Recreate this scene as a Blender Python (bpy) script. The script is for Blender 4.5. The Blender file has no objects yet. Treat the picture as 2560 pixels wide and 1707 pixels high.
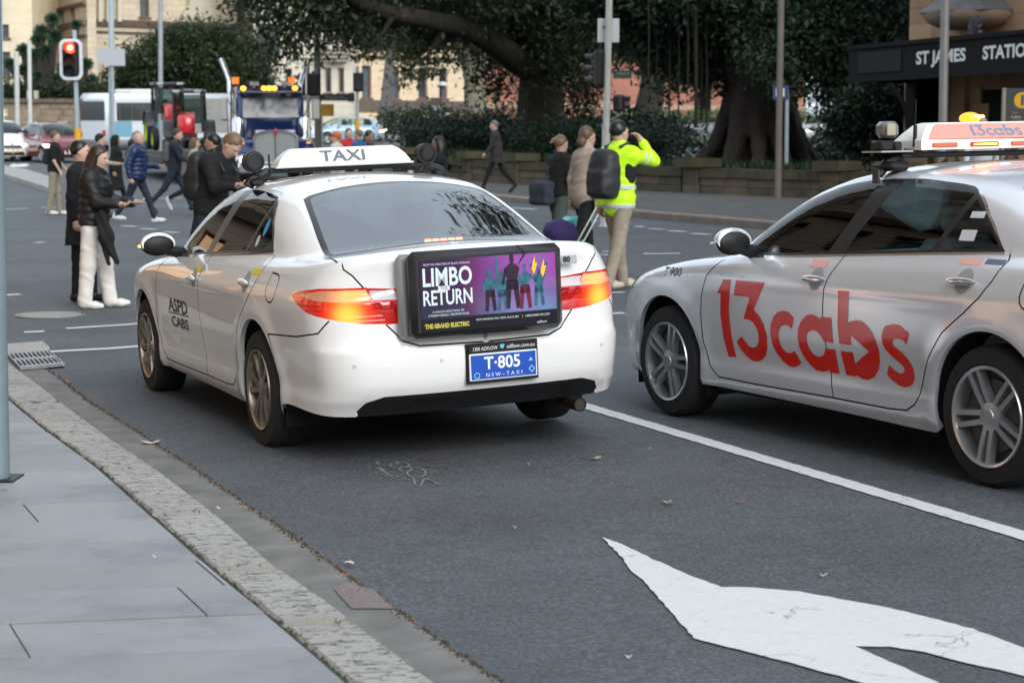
import bpy, bmesh, math, random
import numpy as np
from mathutils import Vector, Matrix, noise as mnoise
from mathutils.geometry import delaunay_2d_cdt
R = math.radians
PI = math.pi
SC = bpy.context.scene
COL = SC.collection
rng = np.random.default_rng(7)
random.seed(7)

# ------------------------------------------------------------------ camera
CAM_H = 1.57
PITCH = 0.1029
FPX = 4571.35            # focal length in pixels of the 2560 px wide photograph
cam = bpy.data.cameras.new('camera'); camo = bpy.data.objects.new('camera', cam); COL.objects.link(camo)
camo.location = (0, 0, CAM_H); camo.rotation_euler = (PI/2 - PITCH, 0, 0)
cam.sensor_width = 36; cam.lens = FPX/2560*36
cam.clip_start = .1; cam.clip_end = 2000
cam.dof.use_dof = True; cam.dof.focus_distance = 9.6; cam.dof.aperture_fstop = 4.5
SC.camera = camo

# ------------------------------------------------------------------ sky, sun, exposure
SUN_EL, SUN_AZ = 32, 152
w = bpy.data.worlds.new('World'); SC.world = w; w.use_nodes = True
nt = w.node_tree; nt.nodes.clear()
sky = nt.nodes.new('ShaderNodeTexSky'); sky.sky_type = 'NISHITA'; sky.sun_disc = False
sky.sun_elevation = R(SUN_EL); sky.sun_rotation = R(SUN_AZ); sky.air_density = 1.4; sky.dust_density = 3.0; sky.ozone_density = 1.5
hs = nt.nodes.new('ShaderNodeHueSaturation'); hs.inputs['Saturation'].default_value = .42; hs.inputs['Value'].default_value = 1.0
bg = nt.nodes.new('ShaderNodeBackground'); bg.inputs['Strength'].default_value = .15
out = nt.nodes.new('ShaderNodeOutputWorld')
mxw = nt.nodes.new('ShaderNodeMix'); mxw.data_type = 'RGBA'; mxw.inputs[0].default_value = .62; mxw.inputs[7].default_value = (5.9, 6.9, 7.9, 1)   # cloud layer evens the sky out
nt.links.new(sky.outputs[0], hs.inputs['Color']); nt.links.new(hs.outputs[0], mxw.inputs[6]); nt.links.new(mxw.outputs[2], bg.inputs[0]); nt.links.new(bg.outputs[0], out.inputs[0])
sd = bpy.data.lights.new('sun', 'SUN'); sd.energy = 1.5; sd.angle = R(38); sd.color = (1, .98, .96)
so = bpy.data.objects.new('sun', sd); COL.objects.link(so)
_az = R(SUN_AZ)
so.rotation_euler = Vector((math.sin(_az)*math.cos(R(SUN_EL)), math.cos(_az)*math.cos(R(SUN_EL)), math.sin(R(SUN_EL)))).to_track_quat('Z', 'Y').to_euler()
so.location = (0, 0, 60)
SC.view_settings.view_transform = 'Standard'; SC.view_settings.look = 'None'
SC.view_settings.exposure = 0.5; SC.view_settings.gamma = 1; SC.view_settings.use_curve_mapping = False
SC.cycles.max_bounces = 6; SC.cycles.transparent_max_bounces = 12
SC.cycles.use_denoising = True
SC.cycles.sample_clamp_indirect = 4

# ------------------------------------------------------------------ geometry of the street
def smooth(a, b, t):
    t = min(1, max(0, (t-a)/(b-a))); return t*t*(3-2*t)
def ground(x, y):
    """height of the street: cross fall near the taxis, rising gently behind the crossing"""
    k = 1 - .75*smooth(12, 32, y)
    yy = min(y, 135)
    return .0229*max(-14, min(14, x))*k + .0125*math.log1p(math.exp((yy-19)/2.0))*2.0 + .016*math.log1p(math.exp((yy-47)/4.0))*4.0
def ray(u, v):
    a = (u-1280)/FPX; b = (v-853.5)/FPX
    return Vector((a, math.cos(PITCH) - b*math.sin(PITCH), -math.sin(PITCH) - b*math.cos(PITCH)))
def at(u, v, Y):
    d = ray(u, v); t = Y/d.y
    return Vector((d.x*t, Y, CAM_H + d.z*t))
def gnd(u, v, dz=0):
    d = ray(u, v); y = 5.0
    p = None
    lo = 1.0
    while lo < 160 and CAM_H + d.z*lo > ground(d.x*lo, d.y*lo)+dz: lo *= 1.01
    hi = lo; lo = lo/1.01
    for _ in range(40):
        m = (lo+hi)/2; p = d*m
        if CAM_H + p.z > ground(p.x, p.y)+dz: lo = m
        else: hi = m
    p = d*((lo+hi)/2)
    return Vector((p.x, p.y, CAM_H+p.z))
def wx(u, Y):
    return at(u, 500, Y).x
def wz(v, Y, u=1280):
    return at(u, v, Y).z

# ------------------------------------------------------------------ object helpers
def link(o, parent=None):
    COL.objects.link(o)
    if parent is not None: o.parent = parent
    return o
def thing(name, label, cat, loc=(0,0,0), rz=0, group=None):
    o = bpy.data.objects.new(name, None); o.empty_display_size = .2
    COL.objects.link(o); o.location = loc; o.rotation_euler = (0, 0, rz)
    return tag(o, label, cat, group)
def tag(o, label=None, cat=None, group=None, kind=None):
    if label: o['label'] = label
    if cat: o['category'] = cat
    if group: o['group'] = group
    if kind: o['kind'] = kind
    return o
def mesh_obj(name, verts, faces, mat=None, parent=None, smooth=False, mats=None, fmat=None, loc=None):
    me = bpy.data.meshes.new(name)
    me.from_pydata([tuple(v) for v in verts], [], [tuple(f) for f in faces])
    if mats:
        for m in mats: me.materials.append(m)
        if fmat is not None: me.polygons.foreach_set('material_index', np.asarray(fmat, dtype=np.int32))
    elif mat: me.materials.append(mat)
    if smooth: me.polygons.foreach_set('use_smooth', [True]*len(me.polygons))
    me.update()
    o = bpy.data.objects.new(name, me); link(o, parent)
    if loc is not None: o.location = loc
    return o
def big_mesh(name, V, F, mat, parent=None, smooth=False):
    """V (n,3) array, F (m,k) array of equal sided faces"""
    me = bpy.data.meshes.new(name)
    V = np.asarray(V, dtype=np.float32); F = np.asarray(F, dtype=np.int32)
    me.vertices.add(len(V)); me.vertices.foreach_set('co', V.ravel())
    k = F.shape[1]
    me.loops.add(F.size); me.loops.foreach_set('vertex_index', F.ravel())
    me.polygons.add(len(F)); me.polygons.foreach_set('loop_start', np.arange(0, F.size, k, dtype=np.int32))
    me.polygons.foreach_set('loop_total', np.full(len(F), k, dtype=np.int32))
    if mat: me.materials.append(mat)
    me.update(calc_edges=True)
    if smooth: me.polygons.foreach_set('use_smooth', [True]*len(F))
    me.validate()
    o = bpy.data.objects.new(name, me); link(o, parent)
    return o

class MB:
    """collects simple shapes into one mesh object"""
    def __init__(s): s.v = []; s.f = []; s.m = []; s.mi = 0; s.sm = []; s.s = False
    def add(s, vs, fs):
        b = len(s.v); s.v += [tuple(v) for v in vs]; s.f += [tuple(i+b for i in f) for f in fs]
        s.m += [s.mi]*len(fs); s.sm += [s.s]*len(fs); return s
    def box(s, c, d, M=None, bev=0):
        cx, cy, cz = c; x, y, z = d[0]/2, d[1]/2, d[2]/2
        if bev <= 0:
            vs = [Vector((cx+i*x, cy+j*y, cz+k*z)) for k in (-1,1) for j in (-1,1) for i in (-1,1)]
            fs = [(0,2,3,1),(4,5,7,6),(0,1,5,4),(2,6,7,3),(0,4,6,2),(1,3,7,5)]
        else:
            b = min(bev, x*.95, y*.95, z*.95); vs = []; idx = {}
            for k in (-1,1):
                for j in (-1,1):
                    for i in (-1,1):
                        for ax in range(3):
                            p = [i*(x-b), j*(y-b), k*(z-b)]
                            p[ax] = (i*x, j*y, k*z)[ax]
                            idx[(i,j,k,ax)] = len(vs); vs.append(Vector((cx+p[0], cy+p[1], cz+p[2])))
            fs = []
            for i in (-1,1):
                q = [idx[(i,j,k,0)] for j,k in ((-1,-1),(1,-1),(1,1),(-1,1))]; fs.append(q if i > 0 else q[::-1])
            for j in (-1,1):
                q = [idx[(i,j,k,1)] for i,k in ((-1,-1),(1,-1),(1,1),(-1,1))]; fs.append(q[::-1] if j > 0 else q)
            for k in (-1,1):
                q = [idx[(i,j,k,2)] for i,j in ((-1,-1),(1,-1),(1,1),(-1,1))]; fs.append(q if k > 0 else q[::-1])
            for a, (b1, b2) in ((2,(0,1)),(0,(1,2)),(1,(0,2))):
                for s1 in (-1,1):
                    for s2 in (-1,1):
                        def key(t, ax):
                            kk = [0,0,0]; kk[a] = t; kk[b1] = s1; kk[b2] = s2; return idx[(kk[0],kk[1],kk[2],ax)]
                        fs.append([key(-1,b1), key(1,b1), key(1,b2), key(-1,b2)])
            for i in (-1,1):
                for j in (-1,1):
                    for k in (-1,1): fs.append([idx[(i,j,k,0)], idx[(i,j,k,1)], idx[(i,j,k,2)]])
        if M is not None: vs = [M @ v for v in vs]
        return s.add(vs, fs)
    def tube(s, pts, rad, n=10, cap=True, flat=None):
        pts = [Vector(p) for p in pts]; m = len(pts)
        if not hasattr(rad, '__len__'): rad = [rad]*m
        vs = []; up = None
        for i, p in enumerate(pts):
            t = (pts[min(i+1, m-1)] - pts[max(i-1, 0)]).normalized()
            if up is None:
                up = Vector((0,0,1)) if abs(t.z) < .9 else Vector((1,0,0))
            a = t.cross(up).normalized(); b = a.cross(t).normalized(); up = b
            for k in range(n):
                an = 2*PI*k/n
                vs.append(p + (a*math.cos(an) + b*math.sin(an)*(flat or 1))*rad[i])
        fs = []
        for i in range(m-1):
            for k in range(n):
                fs.append((i*n+k, i*n+(k+1) % n, (i+1)*n+(k+1) % n, (i+1)*n+k))
        if cap:
            fs.append(tuple(range(n))[::-1]); fs.append(tuple(range((m-1)*n, m*n)))
        return s.add(vs, fs)
    def lathe(s, prof, n=24, M=None, cap=True):
        """profile of (r, h) swept about local z"""
        vs = []; fs = []; m = len(prof)
        for r, h in prof:
            for k in range(n):
                a = 2*PI*k/n; vs.append(Vector((r*math.cos(a), r*math.sin(a), h)))
        for i in range(m-1):
            for k in range(n):
                fs.append((i*n+k, i*n+(k+1) % n, (i+1)*n+(k+1) % n, (i+1)*n+k))
        if cap: fs.append(tuple(range(n))[::-1]); fs.append(tuple(range((m-1)*n, m*n)))
        if M is not None: vs = [M @ v for v in vs]
        return s.add(vs, fs)
    def prism(s, poly, z0, z1, M=None):
        """2d polygon extruded from z0 to z1"""
        n = len(poly)
        vs = [Vector((p[0], p[1], z0)) for p in poly] + [Vector((p[0], p[1], z1)) for p in poly]
        fs = [tuple(range(n))[::-1], tuple(range(n, 2*n))] + [(i, (i+1) % n, n+(i+1) % n, n+i) for i in range(n)]
        if M is not None: vs = [M @ v for v in vs]
        return s.add(vs, fs)
    def ell(s, c, r, n=12, m=8, M=None):
        vs = []; fs = []
        for i in range(m+1):
            th = PI*i/m
            for k in range(n):
                a = 2*PI*k/n
                vs.append(Vector((c[0]+r[0]*math.sin(th)*math.cos(a), c[1]+r[1]*math.sin(th)*math.sin(a), c[2]+r[2]*math.cos(th))))
        for i in range(m):
            for k in range(n): fs.append((i*n+k, (i+1)*n+k, (i+1)*n+(k+1) % n, i*n+(k+1) % n))
        if M is not None: vs = [M @ v for v in vs]
        return s.add(vs, fs)
    def build(s, name, mat, parent=None, smooth=None, kind=None, fix=True):
        mats = mat if isinstance(mat, (list, tuple)) else [mat]
        o = mesh_obj(name, s.v, s.f, parent=parent, mats=mats, fmat=s.m)
        me = o.data
        if fix:
            bm = bmesh.new(); bm.from_mesh(me); bmesh.ops.recalc_face_normals(bm, faces=bm.faces); bm.to_mesh(me); bm.free()
        if smooth is not None:
            me.polygons.foreach_set('use_smooth', [True]*len(me.polygons))
            me.set_sharp_from_angle(angle=R(smooth))
        if kind: o['kind'] = kind
        return o
def copy_tree(o, parent=None):
    c = o.copy(); COL.objects.link(c); c.parent = parent
    for ch in list(o.children): copy_tree(ch, c)
    return c
def XF(loc, rz=0, rx=0, ry=0, s=1):
    return Matrix.Translation(loc) @ Matrix.Rotation(rz, 4, 'Z') @ Matrix.Rotation(ry, 4, 'Y') @ Matrix.Rotation(rx, 4, 'X') @ Matrix.Scale(s, 4)

# ------------------------------------------------------------------ materials
MAT = {}
def mat(name, col, rough=.6, metal=0, spec=.5, emit=None, es=0, bump=None, noise=None, coat=0, alpha=None, sheen=0):
    """principled; bump=(scale,strength,dist) noise=(scale,amount,[col2]) in object space"""
    if name in MAT: return MAT[name]
    m = bpy.data.materials.new(name); m.use_nodes = True
    t = m.node_tree; b = t.nodes['Principled BSDF']
    c4 = (*col, 1)
    b.inputs['Base Color'].default_value = c4; b.inputs['Roughness'].default_value = rough
    b.inputs['Metallic'].default_value = metal; b.inputs['Specular IOR Level'].default_value = spec
    if coat: b.inputs['Coat Weight'].default_value = coat; b.inputs['Coat Roughness'].default_value = .03
    if sheen: b.inputs['Sheen Weight'].default_value = sheen
    if emit: b.inputs['Emission Color'].default_value = (*emit, 1); b.inputs['Emission Strength'].default_value = es
    if noise or bump:
        tc = t.nodes.new('ShaderNodeTexCoord')
    if noise:
        n = t.nodes.new('ShaderNodeTexNoise'); n.inputs['Scale'].default_value = noise[0]; n.inputs['Detail'].default_value = 6
        t.links.new(tc.outputs['Object'], n.inputs['Vector'])
        mp = t.nodes.new('ShaderNodeMapRange'); mp.inputs[1].default_value = .3; mp.inputs[2].default_value = .7
        t.links.new(n.outputs[0], mp.inputs[0])
        mx = t.nodes.new('ShaderNodeMix'); mx.data_type = 'RGBA'
        c2 = noise[2] if len(noise) > 2 else tuple(c*(1-noise[1]) for c in col)
        mx.inputs[6].default_value = c4; mx.inputs[7].default_value = (*c2, 1)
        t.links.new(mp.outputs[0], mx.inputs[0])
        if len(noise) > 2: mp.inputs[4].default_value = noise[1]
        t.links.new(mx.outputs[2], b.inputs['Base Color'])
    if bump:
        n2 = t.nodes.new('ShaderNodeTexNoise'); n2.inputs['Scale'].default_value = bump[0]; n2.inputs['Detail'].default_value = 8
        t.links.new(tc.outputs['Object'], n2.inputs['Vector'])
        bp = t.nodes.new('ShaderNodeBump'); bp.inputs['Strength'].default_value = bump[1]; bp.inputs['Distance'].default_value = bump[2] if len(bump) > 2 else .01
        t.links.new(n2.outputs[0], bp.inputs['Height']); t.links.new(bp.outputs[0], b.inputs['Normal'])
    MAT[name] = m
    return m
def glassmat(name, tint=(.25,.3,.3), ior=1.6, rough=0.0):
    if name in MAT: return MAT[name]
    m = bpy.data.materials.new(name); m.use_nodes = True; t = m.node_tree; t.nodes.clear()
    o = t.nodes.new('ShaderNodeOutputMaterial'); mx = t.nodes.new('ShaderNodeMixShader')
    tr = t.nodes.new('ShaderNodeBsdfTransparent'); tr.inputs[0].default_value = (*tint, 1)
    gl = t.nodes.new('ShaderNodeBsdfGlossy'); gl.inputs['Roughness'].default_value = rough; gl.inputs[0].default_value = (1,1,1,1)
    fr = t.nodes.new('ShaderNodeFresnel'); fr.inputs[0].default_value = ior
    t.links.new(fr.outputs[0], mx.inputs[0]); t.links.new(tr.outputs[0], mx.inputs[1]); t.links.new(gl.outputs[0], mx.inputs[2])
    t.links.new(mx.outputs[0], o.inputs[0]); MAT[name] = m
    return m
def glow(name, col, s): return mat(name, (.02,.02,.02), .4, emit=col, es=s)

def text_mesh(txt, size=1, bold=0, align='CENTER', xs=1.0, depth=0, res=3, shear=0):
    """text in the xy plane as vertex and face lists"""
    cu = bpy.data.curves.new('t', 'FONT'); cu.body = txt; cu.size = size; cu.align_x = align; cu.align_y = 'CENTER'
    cu.offset = bold; cu.resolution_u = res; cu.extrude = depth; cu.shear = shear
    o = bpy.data.objects.new('t', cu); COL.objects.link(o)
    dg = bpy.context.evaluated_depsgraph_get(); me = bpy.data.meshes.new_from_object(o.evaluated_get(dg))
    V = [(v.co.x*xs, v.co.y, v.co.z) for v in me.vertices]; F = [tuple(p.vertices) for p in me.polygons]
    bpy.data.objects.remove(o); bpy.data.curves.remove(cu); bpy.data.meshes.remove(me)
    return V, F
def text_obj(txt, size, mat, M, parent=None, bold=0, name='lettering', xs=1.0, align='CENTER', depth=.0, width=None, shear=0):
    V, F = text_mesh(txt, size, bold, align, xs, depth, shear=shear)
    if width:
        w_ = max(v[0] for v in V)-min(v[0] for v in V); k = width/w_
        V = [(v[0]*k, v[1], v[2]) for v in V]
    return mesh_obj(name, [M @ Vector(v) for v in V], F, mat, parent)

# ------------------------------------------------------------------ implicit surfaces
def sdf_mesh(f, lo, hi, res):
    """surface nets of f(x,y,z)<0 ; returns verts, quads"""
    lo = np.array(lo, float); hi = np.array(hi, float)
    n = np.ceil((hi-lo)/res).astype(int)+1
    ax = [lo[i]+np.arange(n[i])*res for i in range(3)]
    X, Y, Z = np.meshgrid(*ax, indexing='ij')
    D = f(X, Y, Z)
    ins = D < 0
    cx = np.zeros(tuple(n-1)); acc = np.zeros(tuple(n-1)+(3,)); cnt = np.zeros(tuple(n-1))
    offs = [(i,j,k) for i in (0,1) for j in (0,1) for k in (0,1)]
    def sub(A, o): return A[o[0]:n[0]-1+o[0], o[1]:n[1]-1+o[1], o[2]:n[2]-1+o[2]]
    for a in offs:
        for d in range(3):
            if a[d]: continue
            b = list(a); b[d] = 1
            da, db = sub(D, a), sub(D, b)
            cr = (da < 0) != (db < 0)
            t = np.where(cr, da/np.where(np.abs(da-db) < 1e-12, 1e-12, da-db), 0)
            for q in range(3):
                acc[..., q] += np.where(cr, a[q] + (t if q == d else 0), 0)
            cnt += cr
    act = cnt > 0
    idx = -np.ones(act.shape, int); idx[act] = np.arange(act.sum())
    I = np.argwhere(act); V = lo + (I + acc[act]/cnt[act][:, None])*res
    Q = []
    for d in range(3):
        o1, o2 = [q for q in range(3) if q != d]
        sl = [slice(1, n[q]-1) for q in range(3)]; sl[d] = slice(0, n[d]-1)
        s2 = list(sl); s2[d] = slice(1, n[d])
        A = ins[tuple(sl)]; B = ins[tuple(s2)]
        cr = np.argwhere(A != B)
        if len(cr) == 0: continue
        base = cr.copy(); base[:, o1] += 1; base[:, o2] += 1
        def g(a, b):
            c = base.copy(); c[:, o1] += a; c[:, o2] += b
            return idx[c[:,0], c[:,1], c[:,2]]
        q = np.stack([g(-1,-1), g(0,-1), g(0,0), g(-1,0)], 1)
        fl = A[tuple(cr.T)]
        if d == 1: fl = ~fl
        q[~fl] = q[~fl][:, ::-1]
        Q.append(q)
    Q = np.concatenate(Q) if Q else np.zeros((0,4), int)
    return V, Q
def smin(a, b, k):
    h = np.maximum(k-np.abs(a-b), 0)/k
    return np.minimum(a, b) - h*h*k*.25
def smax(a, b, k): return -smin(-a, -b, k)
def cap_sdf(X, Y, Z, a, b, ra, rb, fl=None):
    a = np.array(a, float); b = np.array(b, float); d = b-a; L = max(d@d, 1e-9)
    px, py, pz = X-a[0], Y-a[1], Z-a[2]
    t = np.clip((px*d[0]+py*d[1]+pz*d[2])/L, 0, 1)
    return np.sqrt((px-t*d[0])**2+(py-t*d[1])**2+(pz-t*d[2])**2) - (ra+(rb-ra)*t)
def ell_sdf(X, Y, Z, c, r, M=None):
    px, py, pz = X-c[0], Y-c[1], Z-c[2]
    if M is not None:
        px, py, pz = (M[0][0]*px+M[1][0]*py+M[2][0]*pz, M[0][1]*px+M[1][1]*py+M[2][1]*pz, M[0][2]*px+M[1][2]*py+M[2][2]*pz)
    q = np.sqrt((px/r[0])**2+(py/r[1])**2+(pz/r[2])**2)
    return (q-1)*min(r)
# ------------------------------------------------------------------ car body surfaces
def curve(pts, n=400):
    """monotone cubic through (x, y) points, as a fast lookup"""
    p = sorted(pts); x = np.array([a for a, b in p], float); y = np.array([b for a, b in p], float)
    h = np.diff(x); d = np.diff(y)/h; m = np.zeros(len(x))
    for i in range(1, len(x)-1):
        if d[i-1]*d[i] > 0:
            w1 = 2*h[i]+h[i-1]; w2 = h[i]+2*h[i-1]; m[i] = (w1+w2)/(w1/d[i-1]+w2/d[i])
    m[0], m[-1] = d[0], d[-1]
    xs = np.linspace(x[0], x[-1], n); k = np.clip(np.searchsorted(x, xs)-1, 0, len(x)-2)
    t = (xs-x[k])/h[k]; ys = ((1+2*t)*(1-t)**2*y[k] + t*(1-t)**2*h[k]*m[k] + t*t*(3-2*t)*y[k+1] + t*t*(t-1)*h[k]*m[k+1])
    g = np.gradient(ys, xs)
    f = lambda q: np.interp(q, xs, ys)
    f.slope = lambda q: np.interp(q, xs, g)
    return f

class CarShape:
    def __init__(s, P):
        s.P = P
        s.W = curve(P['W']); s.D = curve(P['deck']); s.S = curve(P['sec']); s.R = curve(P['roof']); s.G = curve(P['gw'])
        s.xr = curve(P['xrear']); s.xf = curve(P['xfront'])
        s.sr, s.sf, s.rc, s.yc = P.get('sr', -.45), P.get('sf', 3.05), .72, .25
        s.zb = P.get('zbelt', 1.0)
    def F(s, x, y, z):
        P = s.P; y = np.abs(y)
        fl = 0
        for wx_ in (0, P['wb']):
            r = np.sqrt((x-wx_)**2+(z-.34)**2); fl = fl + .014*np.exp(-((r-.40)/.07)**2)
        f1 = y - (s.W(x)-s.S(z)+fl)
        D = s.D(x) - P.get('dcrown', .05)*(y/.85)**2
        f2 = (z-D)/np.sqrt(1+s.D.slope(x)**2)
        f3 = s.xr(z) + P.get('rbow', .13)*(y/.9)**2.5 - x
        f4 = x - (s.xf(z) - P.get('fbow', .26)*(y/.9)**2.5)
        low = smax(smax(smax(f1, f3, P.get('kq', .20)), f4, .26), f2, P.get('kd', .10))
        kb = P.get('gbend', .22)
        mid = P.get('mid', 1.0)
        xe = x + np.where(x > mid, kb*y*y, -kb*y*y*P.get('rb', 1))*np.clip(np.abs(x-mid)/.5, 0, 1)
        rz = s.R(xe) - .055*(y/.6)**2
        g1 = y - (s.G(x) - .40*(z-s.zb) - .25*np.maximum(z-s.zb, 0)**2)
        g2 = (z-rz)/np.sqrt(1+s.R.slope(xe)**2)
        cab = smax(g1*.93, g2, P.get('kr', .10))
        cab = smax(cab, s.zb-.16-z, .03)
        return smin(low, cab, P.get('kc', .045))
    def N(s, p):
        e = 1e-3; x, y, z = p.T
        g = np.stack([s.F(x+e,y,z)-s.F(x-e,y,z), s.F(x,y+e,z)-s.F(x,y-e,z), s.F(x,y,z+e)-s.F(x,y,z-e)], 1)
        return g/np.maximum(np.linalg.norm(g, axis=1, keepdims=True), 1e-9)
    def raysA(s, S):
        S = np.asarray(S, float); o = np.zeros((len(S), 2)); d = np.zeros((len(S), 2)); rc, yc = s.rc, s.yc; q = rc*PI/2
        m = (S >= s.sr) & (S <= s.sf); o[m] = np.stack([S[m], np.full(m.sum(), yc+1.3)], 1); d[m] = (0, -1)
        for side, s0, sg in ((-1, s.sr, -1), (1, s.sf, 1)):
            t = (s0-S)*(-sg)*1.0
            a = t/rc; mm = (t > 0) & (t <= q)
            D = np.stack([sg*np.sin(a), np.cos(a)], 1)
            o[mm] = np.array([s0, yc]) + 1.3*D[mm]; d[mm] = -D[mm]
            m2 = t > q
            o[m2] = np.stack([np.full(m2.sum(), s0+sg*1.3), yc-(t[m2]-q)], 1); d[m2] = (-sg, 0)
        return o, d
    def sA(s, x, y):
        """perimeter coordinate of a plan point"""
        if s.sr <= x <= s.sf: return x
        sg = -1 if x < s.sr else 1; s0 = s.sr if sg < 0 else s.sf; q = s.rc*PI/2
        if y <= s.yc: return s0+sg*(q+(s.yc-y))
        return s0+sg*s.rc*math.atan2(sg*(x-s0), y-s.yc)
    def solve(s, o, d, L=1.25, n=70):
        """o,d (m,3): first entry into the solid"""
        ts = np.linspace(0, L, n); f0 = s.F(*o.T); lo = np.zeros(len(o)); hi = np.full(len(o), np.nan)
        done = np.zeros(len(o), bool)
        for t in ts[1:]:
            p = o+d*t; f = s.F(*p.T); new = (~done) & (f < 0)
            hi[new] = t; lo[new] = t-ts[1]; done |= new
        ok = done.copy(); hi = np.where(ok, hi, L); lo = np.where(ok, lo, L)
        for _ in range(22):
            m = (lo+hi)/2; f = s.F(*(o+d*m[:, None]).T); c = f < 0
            hi = np.where(c, m, hi); lo = np.where(c, lo, m)
        return o+d*((lo+hi)/2)[:, None], ok
    def liftA(s, S, Z):
        S = np.asarray(S, float); Z = np.asarray(Z, float); o2, d2 = s.raysA(S)
        o = np.column_stack([o2, Z]); d = np.column_stack([d2, np.zeros(len(S))])
        return s.solve(o, d)
    def liftB(s, X, Y):
        X = np.asarray(X, float); Y = np.asarray(Y, float)
        o = np.column_stack([X, Y, np.full(len(X), 2.3)]); d = np.tile([0, 0, -1.0], (len(X), 1))
        return s.solve(o, d, 2.2, 110)
    def seam(s, ds):
        q = s.rc*PI/2+s.yc
        S = np.arange(s.sr-q, s.sf+q+1e-6, ds); S[-1] = s.sf+q
        Zs = np.arange(.45, 2.2, .008); out = []
        for sv in S:
            p, ok = s.liftA(np.full(len(Zs), sv), Zs)
            n = s.N(p); _, d2 = s.raysA(np.array([sv])); nr = -(n[:, 0]*d2[0,0]+n[:, 1]*d2[0,1])
            g = np.where(ok & (nr > .55))[0]
            out.append(Zs[g[-1]] if len(g) else Zs[0])
        z = np.array(out)
        for _ in range(2): z = np.convolve(np.pad(z, 2, mode='edge'), [.1,.2,.4,.2,.1], 'valid')
        return S, z

def poly_in(P, poly):
    x, y = P[:, 0], P[:, 1]; r = np.zeros(len(P), bool); n = len(poly)
    for i in range(n):
        x1, y1 = poly[i]; x2, y2 = poly[(i+1) % n]
        if y1 == y2: continue
        c = ((y1 > y) != (y2 > y)) & (x < (x2-x1)*(y-y1)/(y2-y1)+x1); r ^= c
    return r
def dens(pl, d, closed=False):
    pl = [tuple(p) for p in pl]; q = pl+[pl[0]] if closed else pl; o = []
    for a, b in zip(q[:-1], q[1:]):
        L = math.hypot(b[0]-a[0], b[1]-a[1]); n = max(1, int(math.ceil(L/d)))
        o += [(a[0]+(b[0]-a[0])*i/n, a[1]+(b[1]-a[1])*i/n) for i in range(n)]
    if not closed: o.append(q[-1])
    return o
def rounded(pl, closed=True, it=2):
    """Chaikin corner cutting"""
    for _ in range(it):
        q = []; n = len(pl)
        rngi = range(n) if closed else range(n-1)
        if not closed: q.append(pl[0])
        for i in rngi:
            a = pl[i]; b = pl[(i+1) % n]
            q += [(a[0]*.75+b[0]*.25, a[1]*.75+b[1]*.25), (a[0]*.25+b[0]*.75, a[1]*.25+b[1]*.75)]
        if not closed: q.append(pl[-1])
        pl = q
    return pl
def offs(pl, w, closed=False):
    n = len(pl); o = []
    for i in range(n):
        a = pl[(i-1) % n] if (closed or i > 0) else pl[i]; b = pl[(i+1) % n] if (closed or i < n-1) else pl[i]
        dx, dy = b[0]-a[0], b[1]-a[1]; L = math.hypot(dx, dy) or 1
        o.append((pl[i][0]-dy/L*w, pl[i][1]+dx/L*w))
    return o
def dist_pl(P, pl, closed=False):
    d = np.full(len(P), 1e9); q = pl+[pl[0]] if closed else pl
    for a, b in zip(q[:-1], q[1:]):
        a = np.array(a); b = np.array(b); ab = b-a; L = ab@ab
        if L < 1e-12: continue
        t = np.clip(((P-a)@ab)/L, 0, 1); d = np.minimum(d, np.hypot(*(P-a-t[:, None]*ab).T))
    return d
def cdt_fill(outline, lines, d):
    """triangulate a closed outline with inner constraint lines and a point grid"""
    V = []; E = []
    def addline(pl, closed):
        b = len(V); V.extend(pl); n = len(pl)
        E.extend([(b+i, b+i+1) for i in range(n-1)])
        if closed: E.append((b+n-1, b))
    addline(outline, True)
    for pl, c in lines: addline(pl, c)
    A = np.array(V); lo = A.min(0); hi = A.max(0)
    gx, gy = np.meshgrid(np.arange(lo[0]+d*.37, hi[0], d), np.arange(lo[1]+d*.41, hi[1], d)); gx[1::2] += d*.5
    G = np.column_stack([gx.ravel(), gy.ravel()]); G = G[poly_in(G, outline)]
    # drop grid points too close to the constraint lines
    keep = np.ones(len(G), bool); cell = {}
    for q in A: cell.setdefault((int(q[0]//d), int(q[1]//d)), []).append(q)
    for i, g in enumerate(G):
        cx, cy = int(g[0]//d), int(g[1]//d)
        for ax in (cx-1, cx, cx+1):
            for ay in (cy-1, cy, cy+1):
                for q in cell.get((ax, ay), ()):
                    if (q[0]-g[0])**2+(q[1]-g[1])**2 < (d*.5)**2: keep[i] = False
    V2 = [Vector(v) for v in V]+[Vector(g) for g in G[keep]]
    vo, eo, fo, _, _, _ = delaunay_2d_cdt(V2, E, [], 0, 1e-5)
    VV = np.array([[v.x, v.y] for v in vo]); FF = np.array([f for f in fo if len(f) == 3])
    c = VV[FF].mean(1); FF = FF[poly_in(c, outline)]
    a = VV[FF]; ar = (a[:,1,0]-a[:,0,0])*(a[:,2,1]-a[:,0,1])-(a[:,1,1]-a[:,0,1])*(a[:,2,0]-a[:,0,0])
    FF[ar < 0] = FF[ar < 0][:, ::-1]
    FF = FF[np.abs(ar) > 1e-9]
    return VV, FF

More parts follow.
